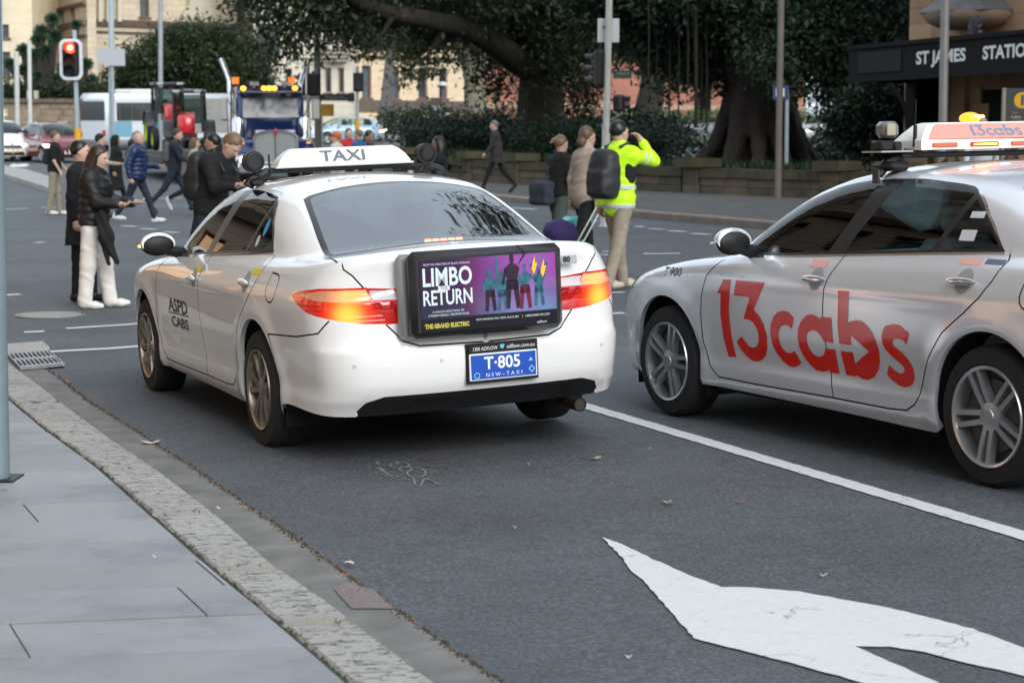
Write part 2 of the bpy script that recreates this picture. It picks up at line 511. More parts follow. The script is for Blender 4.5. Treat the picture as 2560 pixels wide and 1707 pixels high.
def body_panels(shape, spec, d):
    """-> dict part -> (V,F,N) for the left half (y>0), top chart included"""
    q = shape.rc*PI/2+shape.yc; s0, s1 = shape.sr-q, shape.sf+q
    S, Z = shape.seam(d*.8)
    keepx = np.ones(len(S), bool)
    seam = list(zip(S, Z))
    # lower outline with wheel arches
    zb = curve(spec['bottom']); ar = spec['arch']; cz = spec.get('archz', .345)
    bot = []; x = s0
    def arch(cx):
        a0 = math.asin(max(-1, min(1, (float(zb(cx))-cz)/ar)))
        n = max(10, int(PI*ar/d)); aa = np.linspace(PI-a0, a0, n)
        return [(cx+ar*math.cos(t), cz+ar*math.sin(t)) for t in aa]
    a1, a2 = arch(0), arch(shape.P['wb'])
    def run(xa, xb):
        n = max(2, int((xb-xa)/d)); return [(t, float(zb(t))) for t in np.linspace(xa, xb, n)]
    bot = run(s0, a1[0][0])[:-1]+a1+run(a1[-1][0], a2[0][0])[1:-1]+a2+run(a2[-1][0], s1)[1:]
    outline = bot+seam[::-1]
    lines = []; g = spec.get('gw', .0035)
    for pl in spec['grooves']:
        pl = dens(pl, d*.7); lines += [(offs(pl, g), False), (pl, False), (offs(pl, -g), False)]
    for nm, poly in spec['regions']:
        lines.append((dens(poly, d*.7, True), True))
    # clip constraint points to the outline
    oa = outline
    L2 = []
    for pl, c in lines:
        m = poly_in(np.array(pl), oa)
        if m.all(): L2.append((pl, c)); continue
        seg = []; pp = pl+[pl[0]] if c else pl; mm = list(m)+([m[0]] if c else [])
        for p, k in zip(pp, mm):
            if k: seg.append(p)
            else:
                if len(seg) > 1: L2.append((seg, False))
                seg = []
        if len(seg) > 1: L2.append((seg, False))
    VV, FF = cdt_fill(outline, L2, d)
    P3, ok = shape.liftA(VV[:, 0], VV[:, 1]); N3 = shape.N(P3)
    cen = VV[FF].mean(1); part = np.array(['body']*len(FF), dtype=object)
    for nm, poly in reversed(spec['regions']): part[poly_in(cen, poly)] = nm
    gd = np.zeros(len(FF), bool)
    for pl in spec['grooves']:
        gd |= dist_pl(cen, pl) < g*1.02
        v = dist_pl(VV, pl) < g*.3; P3[v] -= N3[v]*.012
    part[gd & ~np.isin(part, spec.get('nogroove', []))] = 'gap'
    res = {}
    # orientation: s grows forward on left side -> outward normal +y needs checking
    nrm = np.cross(P3[FF[:,1]]-P3[FF[:,0]], P3[FF[:,2]]-P3[FF[:,0]])
    fl = (nrm*N3[FF[:,0]]).sum(1) < 0; FF[fl] = FF[fl][:, ::-1]
    def emit(nm, P, F, N):
        u, inv = np.unique(F, return_inverse=True)
        if nm in res:
            V0, F0, N0 = res[nm]; res[nm] = (np.vstack([V0, P[u]]), np.vstack([F0, inv.reshape(-1, 3)+len(V0)]), np.vstack([N0, N[u]]))
        else: res[nm] = (P[u], inv.reshape(-1, 3), N[u])
    for nm in set(part): emit(nm, P3, FF[part == nm], N3)
    # flange along the lower edge
    fp, _ = shape.liftA([b[0] for b in bot], [b[1] for b in bot]); fn = shape.N(fp)
    inn = fp-fn*.03; nb = len(fp)
    o = np.vstack([fp, inn]); F = []
    for i in range(nb-1): F += [(i, i+1, nb+i+1), (i, nb+i+1, nb+i)]
    tn = np.zeros_like(fn); tn[:] = (0, 0, -1)
    for i, b in enumerate(bot):
        for cx in (0, shape.P['wb']):
            if abs(math.hypot(b[0]-cx, b[1]-cz)-ar) < 1e-3: tn[i] = ((cx-b[0])/ar, 0, (cz-b[1])/ar)
    emit('body', o, np.array(F), np.vstack([tn, tn]))
    # top chart: plan outline from the seam curve
    sp, _ = shape.liftA(S, Z); sp[0, 1] = 0; sp[-1, 1] = 0
    plan = [(p[0], max(p[1], 0)) for p in sp]
    cl = np.arange(plan[0][0]+d, plan[-1][0], d)
    topo = plan + [(x, 0.0) for x in cl[::-1]]
    lines = []
    for pl in spec['top_grooves']:
        pl = dens(pl, d*.7); lines += [(offs(pl, g), False), (pl, False), (offs(pl, -g), False)]
    for nm, poly in spec['top_regions']: lines.append((dens(poly, d*.7, True), True))
    L2 = []
    for pl, c in lines:
        m = poly_in(np.array(pl), topo); seg = []
        pp = pl+[pl[0]] if c else pl; mm = list(m)+([m[0]] if c else [])
        for p, k in zip(pp, mm):
            if k: seg.append(p)
            else:
                if len(seg) > 1: L2.append((seg, False))
                seg = []
        if len(seg) > 1: L2.append((seg, False))
    VV, FF = cdt_fill(topo, L2, d)
    P3, ok = shape.liftB(VV[:, 0], VV[:, 1])
    # seam vertices exactly on the side chart
    sm = {(round(a[0], 4), round(a[1], 4)): i for i, a in enumerate(plan)}
    for i, v in enumerate(VV):
        k = sm.get((round(v[0], 4), round(v[1], 4)))
        if k is not None: P3[i] = sp[k]
    N3 = shape.N(P3)
    cen = VV[FF].mean(1); part = np.array(['body']*len(FF), dtype=object)
    for nm, poly in reversed(spec['top_regions']): part[poly_in(cen, poly)] = nm
    gd = np.zeros(len(FF), bool)
    for pl in spec['top_grooves']:
        gd |= dist_pl(cen, pl) < g*1.02; v = dist_pl(VV, pl) < g*.3; P3[v] -= N3[v]*.012
    part[gd] = 'gap'
    nrm = np.cross(P3[FF[:,1]]-P3[FF[:,0]], P3[FF[:,2]]-P3[FF[:,0]])
    fl = (nrm*N3[FF[:,0]]).sum(1) < 0; FF[fl] = FF[fl][:, ::-1]
    for nm in set(part): emit(nm, P3, FF[part == nm], N3)
    return res
def panel_mesh(name, V, F, N, mirror='both'):
    V = np.array(V); N = np.array(N); F = np.array(F)
    Vm = V*[1,-1,1]; Nm = N*[1,-1,1]; Fm = F[:, ::-1]
    if mirror == 'both': V, N, F = np.vstack([V, Vm]), np.vstack([N, Nm]), np.vstack([F, Fm+len(V)])
    elif mirror == 'right': V, N, F = Vm, Nm, Fm
    me = bpy.data.meshes.new(name)
    me.from_pydata(V.tolist(), [], F.tolist()); me.polygons.foreach_set('use_smooth', [True]*len(F))
    me.update(); me.normals_split_custom_set_from_vertices(N.tolist())
    return me
def decal(shape, V2, F, dmax, offset=.0018, side=1):
    """flat (x,z) shape laid on the car side; returns a mesh following the surface"""
    bm = bmesh.new(); vs = [bm.verts.new((v[0], v[1], 0)) for v in V2]
    for f in F:
        try: bm.faces.new([vs[i] for i in f])
        except ValueError: pass
    bmesh.ops.triangulate(bm, faces=bm.faces)
    for _ in range(3):
        es = [e for e in bm.edges if e.calc_length() > dmax]
        if not es: break
        bmesh.ops.subdivide_edges(bm, edges=es, cuts=1, use_grid_fill=False); bmesh.ops.triangulate(bm, faces=bm.faces)
    P = np.array([[v.co.x, v.co.y] for v in bm.verts]); p3, ok = shape.liftA(P[:, 0], P[:, 1]); n3 = shape.N(p3)
    p3 = p3+n3*offset; p3[:, 1] *= side; n3[:, 1] *= side
    bm.verts.index_update(); FF = [[v.index for v in f.verts] for f in bm.faces]
    FF = [f if np.dot(np.cross(p3[f[1]]-p3[f[0]], p3[f[2]]-p3[f[0]]), n3[f[0]]) > 0 else f[::-1] for f in FF]
    me = bpy.data.meshes.new('lettering'); me.from_pydata(p3.tolist(), [], FF)
    me.polygons.foreach_set('use_smooth', [True]*len(FF)); me.update(); me.normals_split_custom_set_from_vertices(n3.tolist())
    bm.free(); return me

# ---- the sedan of both foreground taxis (x forward from the rear axle, z up)
SEDAN = dict(wb=2.775, kd=.06, kq=.17,
    W=[(-1.3,.76),(-1.1,.80),(-.9,.85),(-.6,.89),(-.2,.907),(.3,.9125),(2.6,.9125),(3.0,.90),(3.3,.865),(3.6,.80),(3.9,.73)],
    sec=[(.1,.10),(.20,.055),(.27,.022),(.34,.018),(.40,.022),(.50,.012),(.62,.003),(.76,0),(.84,.004),(.89,.016),(.93,.034),(.98,.06),(1.04,.095),(1.12,.16)],
    deck=[(-1.3,1.11),(-1.02,1.112),(-.9,1.108),(-.5,1.09),(0,1.075),(1.2,1.03),(2.2,1.005),(2.5,.985),(2.8,.945),(3.15,.875),(3.4,.81),(3.6,.72),(3.75,.60),(3.9,.4)],
    roof=[(-1.4,.75),(-.95,.97),(-.72,1.075),(-.65,1.105),(-.4,1.205),(-.1,1.322),(.12,1.395),(.32,1.438),(.55,1.460),(.85,1.474),(1.15,1.470),(1.45,1.443),(1.7,1.388),(1.96,1.285),(2.2,1.165),(2.42,1.04),(2.56,.955),(3.0,.6)],
    gw=[(-1.1,.62),(-.7,.70),(-.3,.765),(.0,.795),(.4,.822),(1.2,.832),(1.8,.82),(2.2,.795),(2.7,.74)],
    xrear=[(.1,-.90),(.2,-.97),(.30,-1.035),(.36,-1.085),(.44,-1.118),(.55,-1.128),(.592,-1.126),(.612,-1.090),(.66,-1.070),(.75,-1.060),(.85,-1.052),(.98,-1.055),(1.07,-1.068),(1.12,-1.05),(1.2,-1.0)],
    xfront=[(.1,3.60),(.25,3.69),(.40,3.735),(.55,3.72),(.65,3.68),(.75,3.60),(.9,3.4),(1.1,3.2)])
_cs = CarShape(SEDAN)
def _rs(x, y): return _cs.sA(x, y)
_rear = lambda y, z, x=-1.03: (_rs(x, y), z)
WIN = [(2.135,.975),(2.11,1.0),(1.99,1.115),(1.86,1.205),(1.70,1.285),(1.5,1.352),(1.3,1.388),(1.1,1.402),(.85,1.404),(.62,1.400),(.48,1.385),(.38,1.345),(.28,1.278),(.15,1.165),(.035,1.068),(.5,1.050),(1.2,1.015),(1.7,.988)]
def spec_sedan():
    doorF = [(2.20,.975),(2.25,.93),(2.33,.85),(2.375,.74),(2.385,.64),(2.365,.47),(2.31,.34),(2.24,.287),(1.9,.283),(1.17,.285)]
    mid = [(1.17,.285),(1.205,.5),(1.235,.68),(1.225,.80),(1.205,.89),(1.165,.975),(1.155,1.005)]
    rearE = [(1.17,.285),(.72,.281),(.585,.288),(.52,.325),(.485,.37),(.455,.44),(.40,.56),(.30,.685),(.15,.79),(.06,.865),(.01,.94),(-.02,1.03),(.0,1.062)]
    win_top = WIN[:15]
    g = [doorF, mid, rearE]
    # fuel flap
    g.append(rounded([(-.20,.975),(-.19,.83),(-.35,.82),(-.365,.965),(-.20,.975)], False, 2))
    # bumper cut line round the corner, boot lid edges
    g.append([(-.335,.52),(-.30,.62),(-.27,.655),(-.70,.672),(_rs(-.86,.80),.70),(_rs(-.90,.75),.762)])
    g.append([_rear(.725,1.13,-.92),_rear(.70,1.02,-.95),_rear(.655,.985,-.97),_rear(.60,.905,-1.0),_rear(.515,.73),_rear(.44,.645,-1.06),_rear(.36,.617,-1.08),_rear(0,.612,-1.1)])
    lamp_o = [_rear(.86,.885,-.60),_rear(.865,.905,-.70),_rear(.80,.925,-.86),_rear(.60,.925,-1.0),_rear(.512,.735),_rear(.62,.742,-1.0),_rear(.74,.765,-.94),_rear(.84,.80,-.80),_rear(.87,.845,-.68)]
    lamp_i = [_rear(.605,.922,-1.0),_rear(.40,.905,-1.04),_rear(.40,.735,-1.04),_rear(.514,.733,-1.03)]
    def up(poly, a, b):
        """upper band of a lamp (clear lens)"""
        return poly
    clear_o = [_rear(.865,.888,-.70),_rear(.79,.913,-.87),_rear(.605,.913,-1.0),_rear(.578,.858,-1.01),_rear(.70,.852,-.96),_rear(.80,.862,-.86)]
    clear_i = [_rear(.588,.908,-1.0),_rear(.40,.90,-1.04),_rear(.40,.862,-1.04),_rear(.572,.858,-1.01)]
    fb = [(3.13,.33),(3.155,.55),(3.17,.70),(3.2,.735),(_rs(3.42,.70),.66),(_rs(3.6,.5),.60),(_rs(3.7,0),.56),(_rs(3.7,0),.1),(3.1,.1)]
    head = [(3.12,.83),(3.22,.86),(_rs(3.33,.70),.80),(_rs(3.52,.5),.72),(_rs(3.58,.44),.66),(_rs(3.5,.62),.645),(_rs(3.36,.75),.665),(3.21,.74)]
    grille = [(_rs(3.6,.42),.66),(_rs(3.68,0)+.0,.68),(_rs(3.68,0),.585),(_rs(3.6,.40),.60)]
    glassF = offs([(2.09,.998),(1.98,1.10),(1.85,1.195),(1.69,1.273),(1.5,1.338),(1.3,1.374),(1.085,1.388),(1.30,1.022),(1.7,1.002)], 0, True)
    glassR = [(.925,1.390),(.62,1.386),(.49,1.372),(.40,1.338),(.375,1.318),(.515,1.062),(1.17,1.030)]
    glassQ = [(.34,1.300),(.27,1.252),(.15,1.148),(.075,1.082),(.47,1.064)]
    chrome = offs(WIN, -.013, True)
    if poly_in(np.array([WIN[3]]), chrome)[0] == False: chrome = offs(WIN, .013, True)
    diff = [(s0_, z0_) for s0_, z0_ in [_rear(.66,.30,-.95),_rear(.63,.345,-1.0),_rear(.55,.372,-1.05),_rear(.3,.372,-1.08),_rear(0,.372,-1.1),(_cs.sr-_cs.rc*PI/2-_cs.yc-.01,.372),(_cs.sr-_cs.rc*PI/2-_cs.yc-.01,.1),_rear(.66,.1,-.95)]]
    bump = [(-.335,.1),(-.335,.52),(-.30,.62),(-.27,.655),(-.70,.672),(_rs(-.86,.80),.70),(_rs(-.90,.75),.735),_rear(.515,.73),_rear(.44,.645,-1.06),_rear(.36,.617,-1.08),_rear(0,.612,-1.1),(_cs.sr-_cs.rc*PI/2-_cs.yc-.01,.612),(_cs.sr-_cs.rc*PI/2-_cs.yc-.01,.1)]
    dF = doorF + [(1.205,.5),(1.235,.68),(1.225,.80),(1.205,.89),(1.165,.975),(1.155,1.005),(1.6,.985)]
    dF = [(2.13,.985)]+doorF+mid[1:]
    dR = rearE+[(1.155,1.005)]+mid[::-1][1:-1]
    regs = [('glassF', glassF), ('glassR', glassR), ('glassQ', glassQ), ('pillar', WIN), ('chrome', chrome),
            ('clear', clear_o), ('clearI', clear_i), ('lamp', lamp_o), ('lampI', lamp_i), ('head', head), ('grille', grille),
            ('diffuser', diff), ('bumper', bump), ('fbumper', fb), ('doorF', dF), ('doorR', dR)]
    bottom = [(-2.3,.27),(_rs(-1.0,.6),.268),(_rs(-.9,.75),.272),(-.75,.29),(-.45,.30),(-.3,.25),(.35,.205),(.45,.200),(1.0,.212),(2.4,.228),(3.1,.225),(3.2,.22),(5,.18)]
    wind = [(2.36,0.0),(2.35,.3),(2.28,.62),(2.21,.73),(2.10,.725),(1.80,.665),(1.60,.61),(1.50,.56),(1.47,.3),(1.46,0.0)]
    wind = [(2.47,-.05),(2.455,.3),(2.37,.60),(2.29,.70),(2.10,.695),(1.85,.655),(1.62,.60),(1.525,.555),(1.50,.3),(1.49,-.05)]
    back = [(.225,-.05),(.222,.3),(.20,.50),(.17,.545),(.0,.575),(-.3,.625),(-.52,.655),(-.60,.650),(-.64,.60),(-.675,.3),(-.685,-.05)]
    backin = [(.19,-.05),(.187,.3),(.165,.48),(.14,.515),(.0,.542),(-.3,.592),(-.50,.622),(-.56,.615),(-.60,.57),(-.635,.3),(-.645,-.05)]
    tg = [[(-.72,0),(-.71,.3),(-.675,.62),(-.68,.69),(-.80,.715),(-.95,.72),(-1.0,.70)],
          [(2.50,0),(2.48,.3),(2.40,.62),(2.42,.75),(2.7,.80),(3.0,.78),(3.3,.70),(3.45,.6),(3.55,.4),(3.62,0)]]
    tr = [('wind', wind), ('back', backin), ('frit', back)]
    return dict(grooves=g, regions=regs, bottom=bottom, arch=.372, archz=.345, top_grooves=tg, top_regions=tr,
                nogroove=['glassF','glassR','glassQ','lamp','clear','pillar','chrome','diffuser'], gw=.0042)
# ------------------------------------------------------------------ materials of vehicles
TYRE = mat('tyre_rubber', (.016,.016,.017), .85, noise=(60,.4))
BLACK = mat('black_plastic', (.009,.009,.010), .5, spec=.35)
SATIN = mat('satin_black', (.02,.02,.022), .3)
DARKV = mat('dark_void', (.004,.004,.004), .9)
CHROME = mat('chrome', (.75,.75,.76), .12, metal=1)
ALLOY = mat('alloy_silver', (.52,.53,.55), .28, metal=.75, noise=(3,.15))
ALLOYD = mat('alloy_worn', (.36,.31,.25), .32, metal=.7, noise=(9,.4))
INTER = mat('interior_grey', (.20,.22,.225), .8, noise=(20,.3))
SEATM = mat('seat_fabric', (.22,.28,.30), .9, noise=(30,.3))
GLASS = glassmat('car_glass', (.74,.88,.88), 1.42)
GLASSB = glassmat('rear_screen_glass', (.55,.66,.70), 3.2, .035)
WHITEP = mat('white_car_paint', (.80,.80,.79), .28, coat=1, noise=(1.3,.04))
SILVERP = mat('silver_car_paint', (.72,.74,.78), .24, metal=.35, coat=.8, noise=(1.5,.05))
def lampmat(name, base, em, es, p, rad, es2=0):
    """lamp lens with a lit bulb at local point p"""
    m = mat(name, base, .12, coat=1); t = m.node_tree; b = t.nodes['Principled BSDF']
    tc = t.nodes.new('ShaderNodeTexCoord'); ds = t.nodes.new('ShaderNodeVectorMath'); ds.operation = 'DISTANCE'
    ab = t.nodes.new('ShaderNodeVectorMath'); ab.operation = 'ABSOLUTE'; ds.inputs[1].default_value = tuple(abs(q) for q in p)
    t.links.new(tc.outputs['Object'], ab.inputs[0]); t.links.new(ab.outputs[0], ds.inputs[0])
    mr = t.nodes.new('ShaderNodeMapRange'); mr.inputs[1].default_value = 0; mr.inputs[2].default_value = rad
    mr.inputs[3].default_value = 1; mr.inputs[4].default_value = 0; mr.interpolation_type = 'SMOOTHERSTEP'
    t.links.new(ds.outputs['Value'], mr.inputs[0])
    pw = t.nodes.new('ShaderNodeMath'); pw.operation = 'POWER'; pw.inputs[1].default_value = 2.2; t.links.new(mr.outputs[0], pw.inputs[0])
    ma = t.nodes.new('ShaderNodeMath'); ma.operation = 'MULTIPLY_ADD'; ma.inputs[1].default_value = es2; ma.inputs[2].default_value = es
    t.links.new(pw.outputs[0], ma.inputs[0]); t.links.new(ma.outputs[0], b.inputs['Emission Strength'])
    cr = t.nodes.new('ShaderNodeMix'); cr.data_type = 'RGBA'; cr.inputs[6].default_value = (*em, 1); cr.inputs[7].default_value = (1,.26,.03,1)
    t.links.new(pw.outputs[0], cr.inputs[0]); t.links.new(cr.outputs[2], b.inputs['Emission Color'])
    w_ = t.nodes.new('ShaderNodeTexWave'); w_.inputs['Scale'].default_value = 14; w_.bands_direction = 'Z'
    bp = t.nodes.new('ShaderNodeBump'); bp.inputs['Strength'].default_value = .25; bp.inputs['Distance'].default_value = .004
    t.links.new(tc.outputs['Object'], w_.inputs[0]); t.links.new(w_.outputs[0], bp.inputs['Height']); t.links.new(bp.outputs[0], b.inputs['Normal'])
    return m
LAMPR = lampmat('tail_lamp_lit', (.34,.005,.003), (1,.02,.003), .22, (-.974,.70,.785), .22, 2.0)
LAMPRC = lampmat('tail_lamp_clear_lit', (.45,.20,.13), (1,.36,.14), .12, (-.985,.68,.885), .20, 1.3)
LAMPO = mat('tail_lamp_red', (.35,.006,.006), .1, coat=1, emit=(1,.01,.01), es=.12)
LAMPC = mat('lamp_clear', (.55,.5,.5), .12, coat=1)
HEADM = mat('headlamp_lens', (.45,.47,.5), .08, metal=.5, coat=1)
AMBER = glow('amber_lamp_lit', (1,.30,.03), 5)
REDLIT = glow('red_lamp_lit', (1,.07,.03), 14)
def build_rim(mb, kind, r=.225):
    """rim disc in the local xz plane, outer side towards +y"""
    Q = Matrix.Rotation(-PI/2, 4, 'X')           # local z -> +y
    mb.s = True
    mb.lathe([(r*.93,-.10),(r*.95,-.02),(r*.97,.012),(r*1.03,.018),(r*1.05,.008),(r*1.05,-.11)], 40, Q, cap=False)
    mb.lathe([(.0,.004),(.030,.004),(.034,-.002),(.066,-.006),(.072,-.03),(.05,-.05)], 24, Q, cap=False)
    mb.s = False
    def spoke(a, w0, w1, off0, off1, tw=0):
        M = Q @ Matrix.Rotation(a, 4, 'Z')
        r0, r1 = .055, r*.965
        vs = []
        for rr, w_, o, h in ((r0, w0, off0, -.006), (r*.55, (w0+w1)/2, (off0+off1)/2+tw*.4, .002), (r1, w1, off1+tw, .006)):
            for sx, sz in ((-1,-.035),(-.75,0),(.75,0),(1,-.035)): vs.append(M @ Vector((o+sx*w_/2, rr, h+sz)))
        fs = []
        for i in range(2):
            for k in range(3): fs.append((i*4+k, i*4+k+1, i*4+k+5, i*4+k+4))
        mb.add(vs, fs)
    if kind == 'five':
        for k in range(5):
            a = 2*PI*k/5
            spoke(a, .034, .030, -.020, -.030); spoke(a, .034, .030, .020, .030)
    else:
        for k in range(5):
            a = 2*PI*k/5
            spoke(a, .028, .050, 0, 0, .008); spoke(a+PI/5, .022, .018, 0, .0, -.01); spoke(a+PI/5+.16, .016, .016, -.02, .01)
def add_wheels(root, wb, track, r, w, rimmat, kind='five', n=40, rimr=None, full=True):
    rimr = rimr or r*.68
    Q = Matrix.Rotation(-PI/2, 4, 'X')
    tb = MB(); s_ = w/2
    tb.lathe([(rimr*1.02,-s_+.02),(rimr*1.08,-s_),(r*.93,-s_+.004),(r*.985,-s_+.025),(r,-s_+.05)]+[(r, -s_+.05+.0)]+[(r,s_-.05),(r*.985,s_-.025),(r*.93,s_-.004),(rimr*1.08,s_),(rimr*1.02,s_-.02)], n, Q, cap=False)
    t0 = tb.build('wheel', TYRE, None, smooth=35); COL.objects.unlink(t0); tm = t0.data
    rb = MB(); build_rim(rb, kind, rimr); r0 = rb.build('rim', rimmat, None, smooth=30, fix=False); COL.objects.unlink(r0); rm = r0.data
    bb = MB(); bb.lathe([(0,-.03),(rimr*.75,-.03),(rimr*.75,-.045),(0,-.045)], 24, Q, cap=False); bb.lathe([(rimr*.93,-.05),(0,-.055)], 24, Q, cap=False)
    b0 = bb.build('brake_disc', mat('brake_disc_iron', (.06,.055,.05), .5, metal=.3), None); COL.objects.unlink(b0)
    for x in (0, wb):
        for sd_ in (1, -1):
            o = bpy.data.objects.new('wheel', tm); link(o, root); o.location = (x, sd_*(track/2), r)
            if sd_ < 0: o.rotation_euler = (0, 0, PI)
            if full:
                c = bpy.data.objects.new('rim', rm); link(c, o); c.location = (0, s_-.012, 0); c.rotation_euler = (0, .35 if x else 1.1, 0)
                c = bpy.data.objects.new('brake_disc', b0.data); link(c, o); c.location = (0, s_-.02, 0)
def car_inner(root, P, wb, zfloor=.22, zbelt=.95, rimwell=.385, x0=-.55, x1=3.35, hw=.60):
    m = MB(); m.box(((x0+x1)/2, 0, zfloor+.08), (x1-x0, 2*hw, .16)); m.box((wb/2, 0, zfloor+.05), (wb-.86, 1.66, .14)); m.box((-.66, 0, zfloor+.14), (.5, 1.5, .10)); m.build('underbody', DARKV, root)
    for cx in (0, wb):
        for sd_ in (1, -1):
            m = MB(); n = 18; pr = [(cx+rimwell*math.cos(PI*k/n), .345+rimwell*math.sin(PI*k/n)) for k in range(n+1)]
            pr = [(cx+rimwell, .16)]+pr+[(cx-rimwell, .16)]
            vs = []; fs = []
            for (a, b) in pr: vs += [Vector((a, sd_*(hw-.05), b)), Vector((a, sd_*.872, b))]
            for k in range(len(pr)-1): fs.append((2*k, 2*k+1, 2*k+3, 2*k+2))
            fs.append(tuple(range(0, len(vs), 2)))
            m.add(vs, fs); m.build('wheel_arch_liner', DARKV, root, fix=False)
def seats(root, xf=1.15, xr=.15, zs=.45, right_hand=True):
    for y in (.36, -.36):
        m = MB(); m.s = True
        m.box((xf, y, zs), (.50, .46, .16), bev=.05); m.box((xf-.30, y, zs+.33), (.14, .46, .62), XF((0,0,0)), bev=.05)
        o = m.build('seat', SEATM, root, smooth=50)
        m = MB(); m.box((xf-.34, y, zs+.74), (.10, .26, .16), bev=.04); m.build('headrest', SEATM, o, smooth=50)
    m = MB(); m.box((xr+.1, 0, zs), (.5, 1.25, .16), bev=.05); m.box((xr-.22, 0, zs+.28), (.14, 1.25, .58), bev=.05)
    for y in (.38, -.38): m.box((xr-.24, y, zs+.62), (.08, .24, .10), bev=.03)
    m.build('rear_bench', SEATM, root, smooth=50)
    m = MB(); m.box((2.05, 0, .82), (.55, 1.42, .26), bev=.08); m.box((1.55, 0, .55), (.7, .22, .3), bev=.05); m.build('dashboard', INTER, root)
    m = MB(); Q = XF((1.62, -.36, .86), 0, 0, R(65))
    m.tube([Q @ Vector((.18*math.cos(a), .18*math.sin(a), 0)) for a in np.linspace(0, 2*PI, 25)], .016, 8, cap=False)
    m.tube([Q @ Vector((-.18, 0, 0)), Q @ Vector((.18, 0, 0))], .02, 6); m.build('steering_wheel', BLACK, root, smooth=40)
    m = MB(); m.box((xr-.48, 0, .985), (.46, 1.22, .03)); m.build('parcel_shelf', INTER, root)
    m = MB(); m.box((.95, 0, .38), (2.4, 1.35, .05)); m.box((.95, .68, .62), (2.3, .04, .5)); m.box((.95, -.68, .62), (2.3, .04, .5)); m.build('cabin_floor', INTER, root)
def mirror(root, side, x, y, z, paint, lit=False):
    m = MB(); m.s = True; n0 = len(m.v)
    m.ell((0,0,0), (.095,.114,.073), 20, 14)
    m.v = [(max(v[0], -.030), v[1]*(1-.25*max(0, v[0])/.1), v[2]*(1.0 if v[2] > 0 else .85)) for v in m.v]
    M = XF((x, side*y, z), 0); m.v = [tuple(M @ Vector(v)) for v in m.v]
    o = m.build('door_mirror', paint, root, smooth=45)
    m = MB(); m.ell((0,0,0), (.004,.090,.050), 20, 8, M @ Matrix.Translation((-.034, 0, -.006))); m.build('mirror_glass', mat('mirror_glass', (.05,.06,.07), .04, metal=1), o, smooth=60)
    m = MB(); m.ell((0,0,0), (.034,.113,.070), 20, 10, M @ Matrix.Translation((-.014, 0, -.007))); m.build('mirror_rim', BLACK, o, smooth=60)
    m = MB(); m.tube([M @ Vector((.0, -side*.06, -.04)), M @ Vector((.03, -side*.22, -.085))], [.035, .045], 8); m.build('mirror_arm', BLACK, o, smooth=50)
    m = MB(); m.ell((0,0,0), (.022,.020,.010), 10, 8, M @ Matrix.Translation((.03, side*.102, -.010))); m.build('indicator_lamp', AMBER if lit else LAMPC, o, smooth=60)
def handle(root, side, x, z, shape, mt):
    p, _ = shape.liftA([x], [z]); y = p[0][1]
    m = MB(); m.s = True; m.ell((x, side*(y+.022), z), (.105, .016, .020), 16, 8)
    m.build('door_handle', mt, root, smooth=60)
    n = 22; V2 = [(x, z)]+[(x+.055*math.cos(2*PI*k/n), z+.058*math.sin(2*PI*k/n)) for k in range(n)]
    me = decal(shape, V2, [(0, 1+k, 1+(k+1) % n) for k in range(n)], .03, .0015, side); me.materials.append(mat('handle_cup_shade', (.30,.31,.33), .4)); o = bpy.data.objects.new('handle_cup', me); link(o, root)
def text_decal(shape, txt, x, z, h, mt, root, side=1, width=None, bold=0, name='lettering', shear=0, rot=0):
    V, F = text_mesh(txt, 1, bold, 'CENTER', res=3, shear=shear)
    xs = [v[0] for v in V]; ys = [v[1] for v in V]; k = h/(max(ys)-min(ys)); kx = (width/(max(xs)-min(xs))) if width else k
    cx, cy = (max(xs)+min(xs))/2, (max(ys)+min(ys))/2
    V2 = [(x - side*(v[0]-cx)*kx, z + (v[1]-cy)*k + rot*(v[0]-cx)*kx) for v in V]
    me = decal(shape, V2, F, .06, .0016, side); me.materials.append(mt); o = bpy.data.objects.new(name, me); link(o, root); return o
def rect_decal(shape, x0, x1, z0, z1, mt, root, side=1, name='sticker', sk=0):
    me = decal(shape, [(x0,z0),(x1,z0+sk),(x1,z1+sk),(x0,z1)], [(0,1,2,3)], .05, .0012, side); me.materials.append(mt)
    o = bpy.data.objects.new(name, me); link(o, root); return o

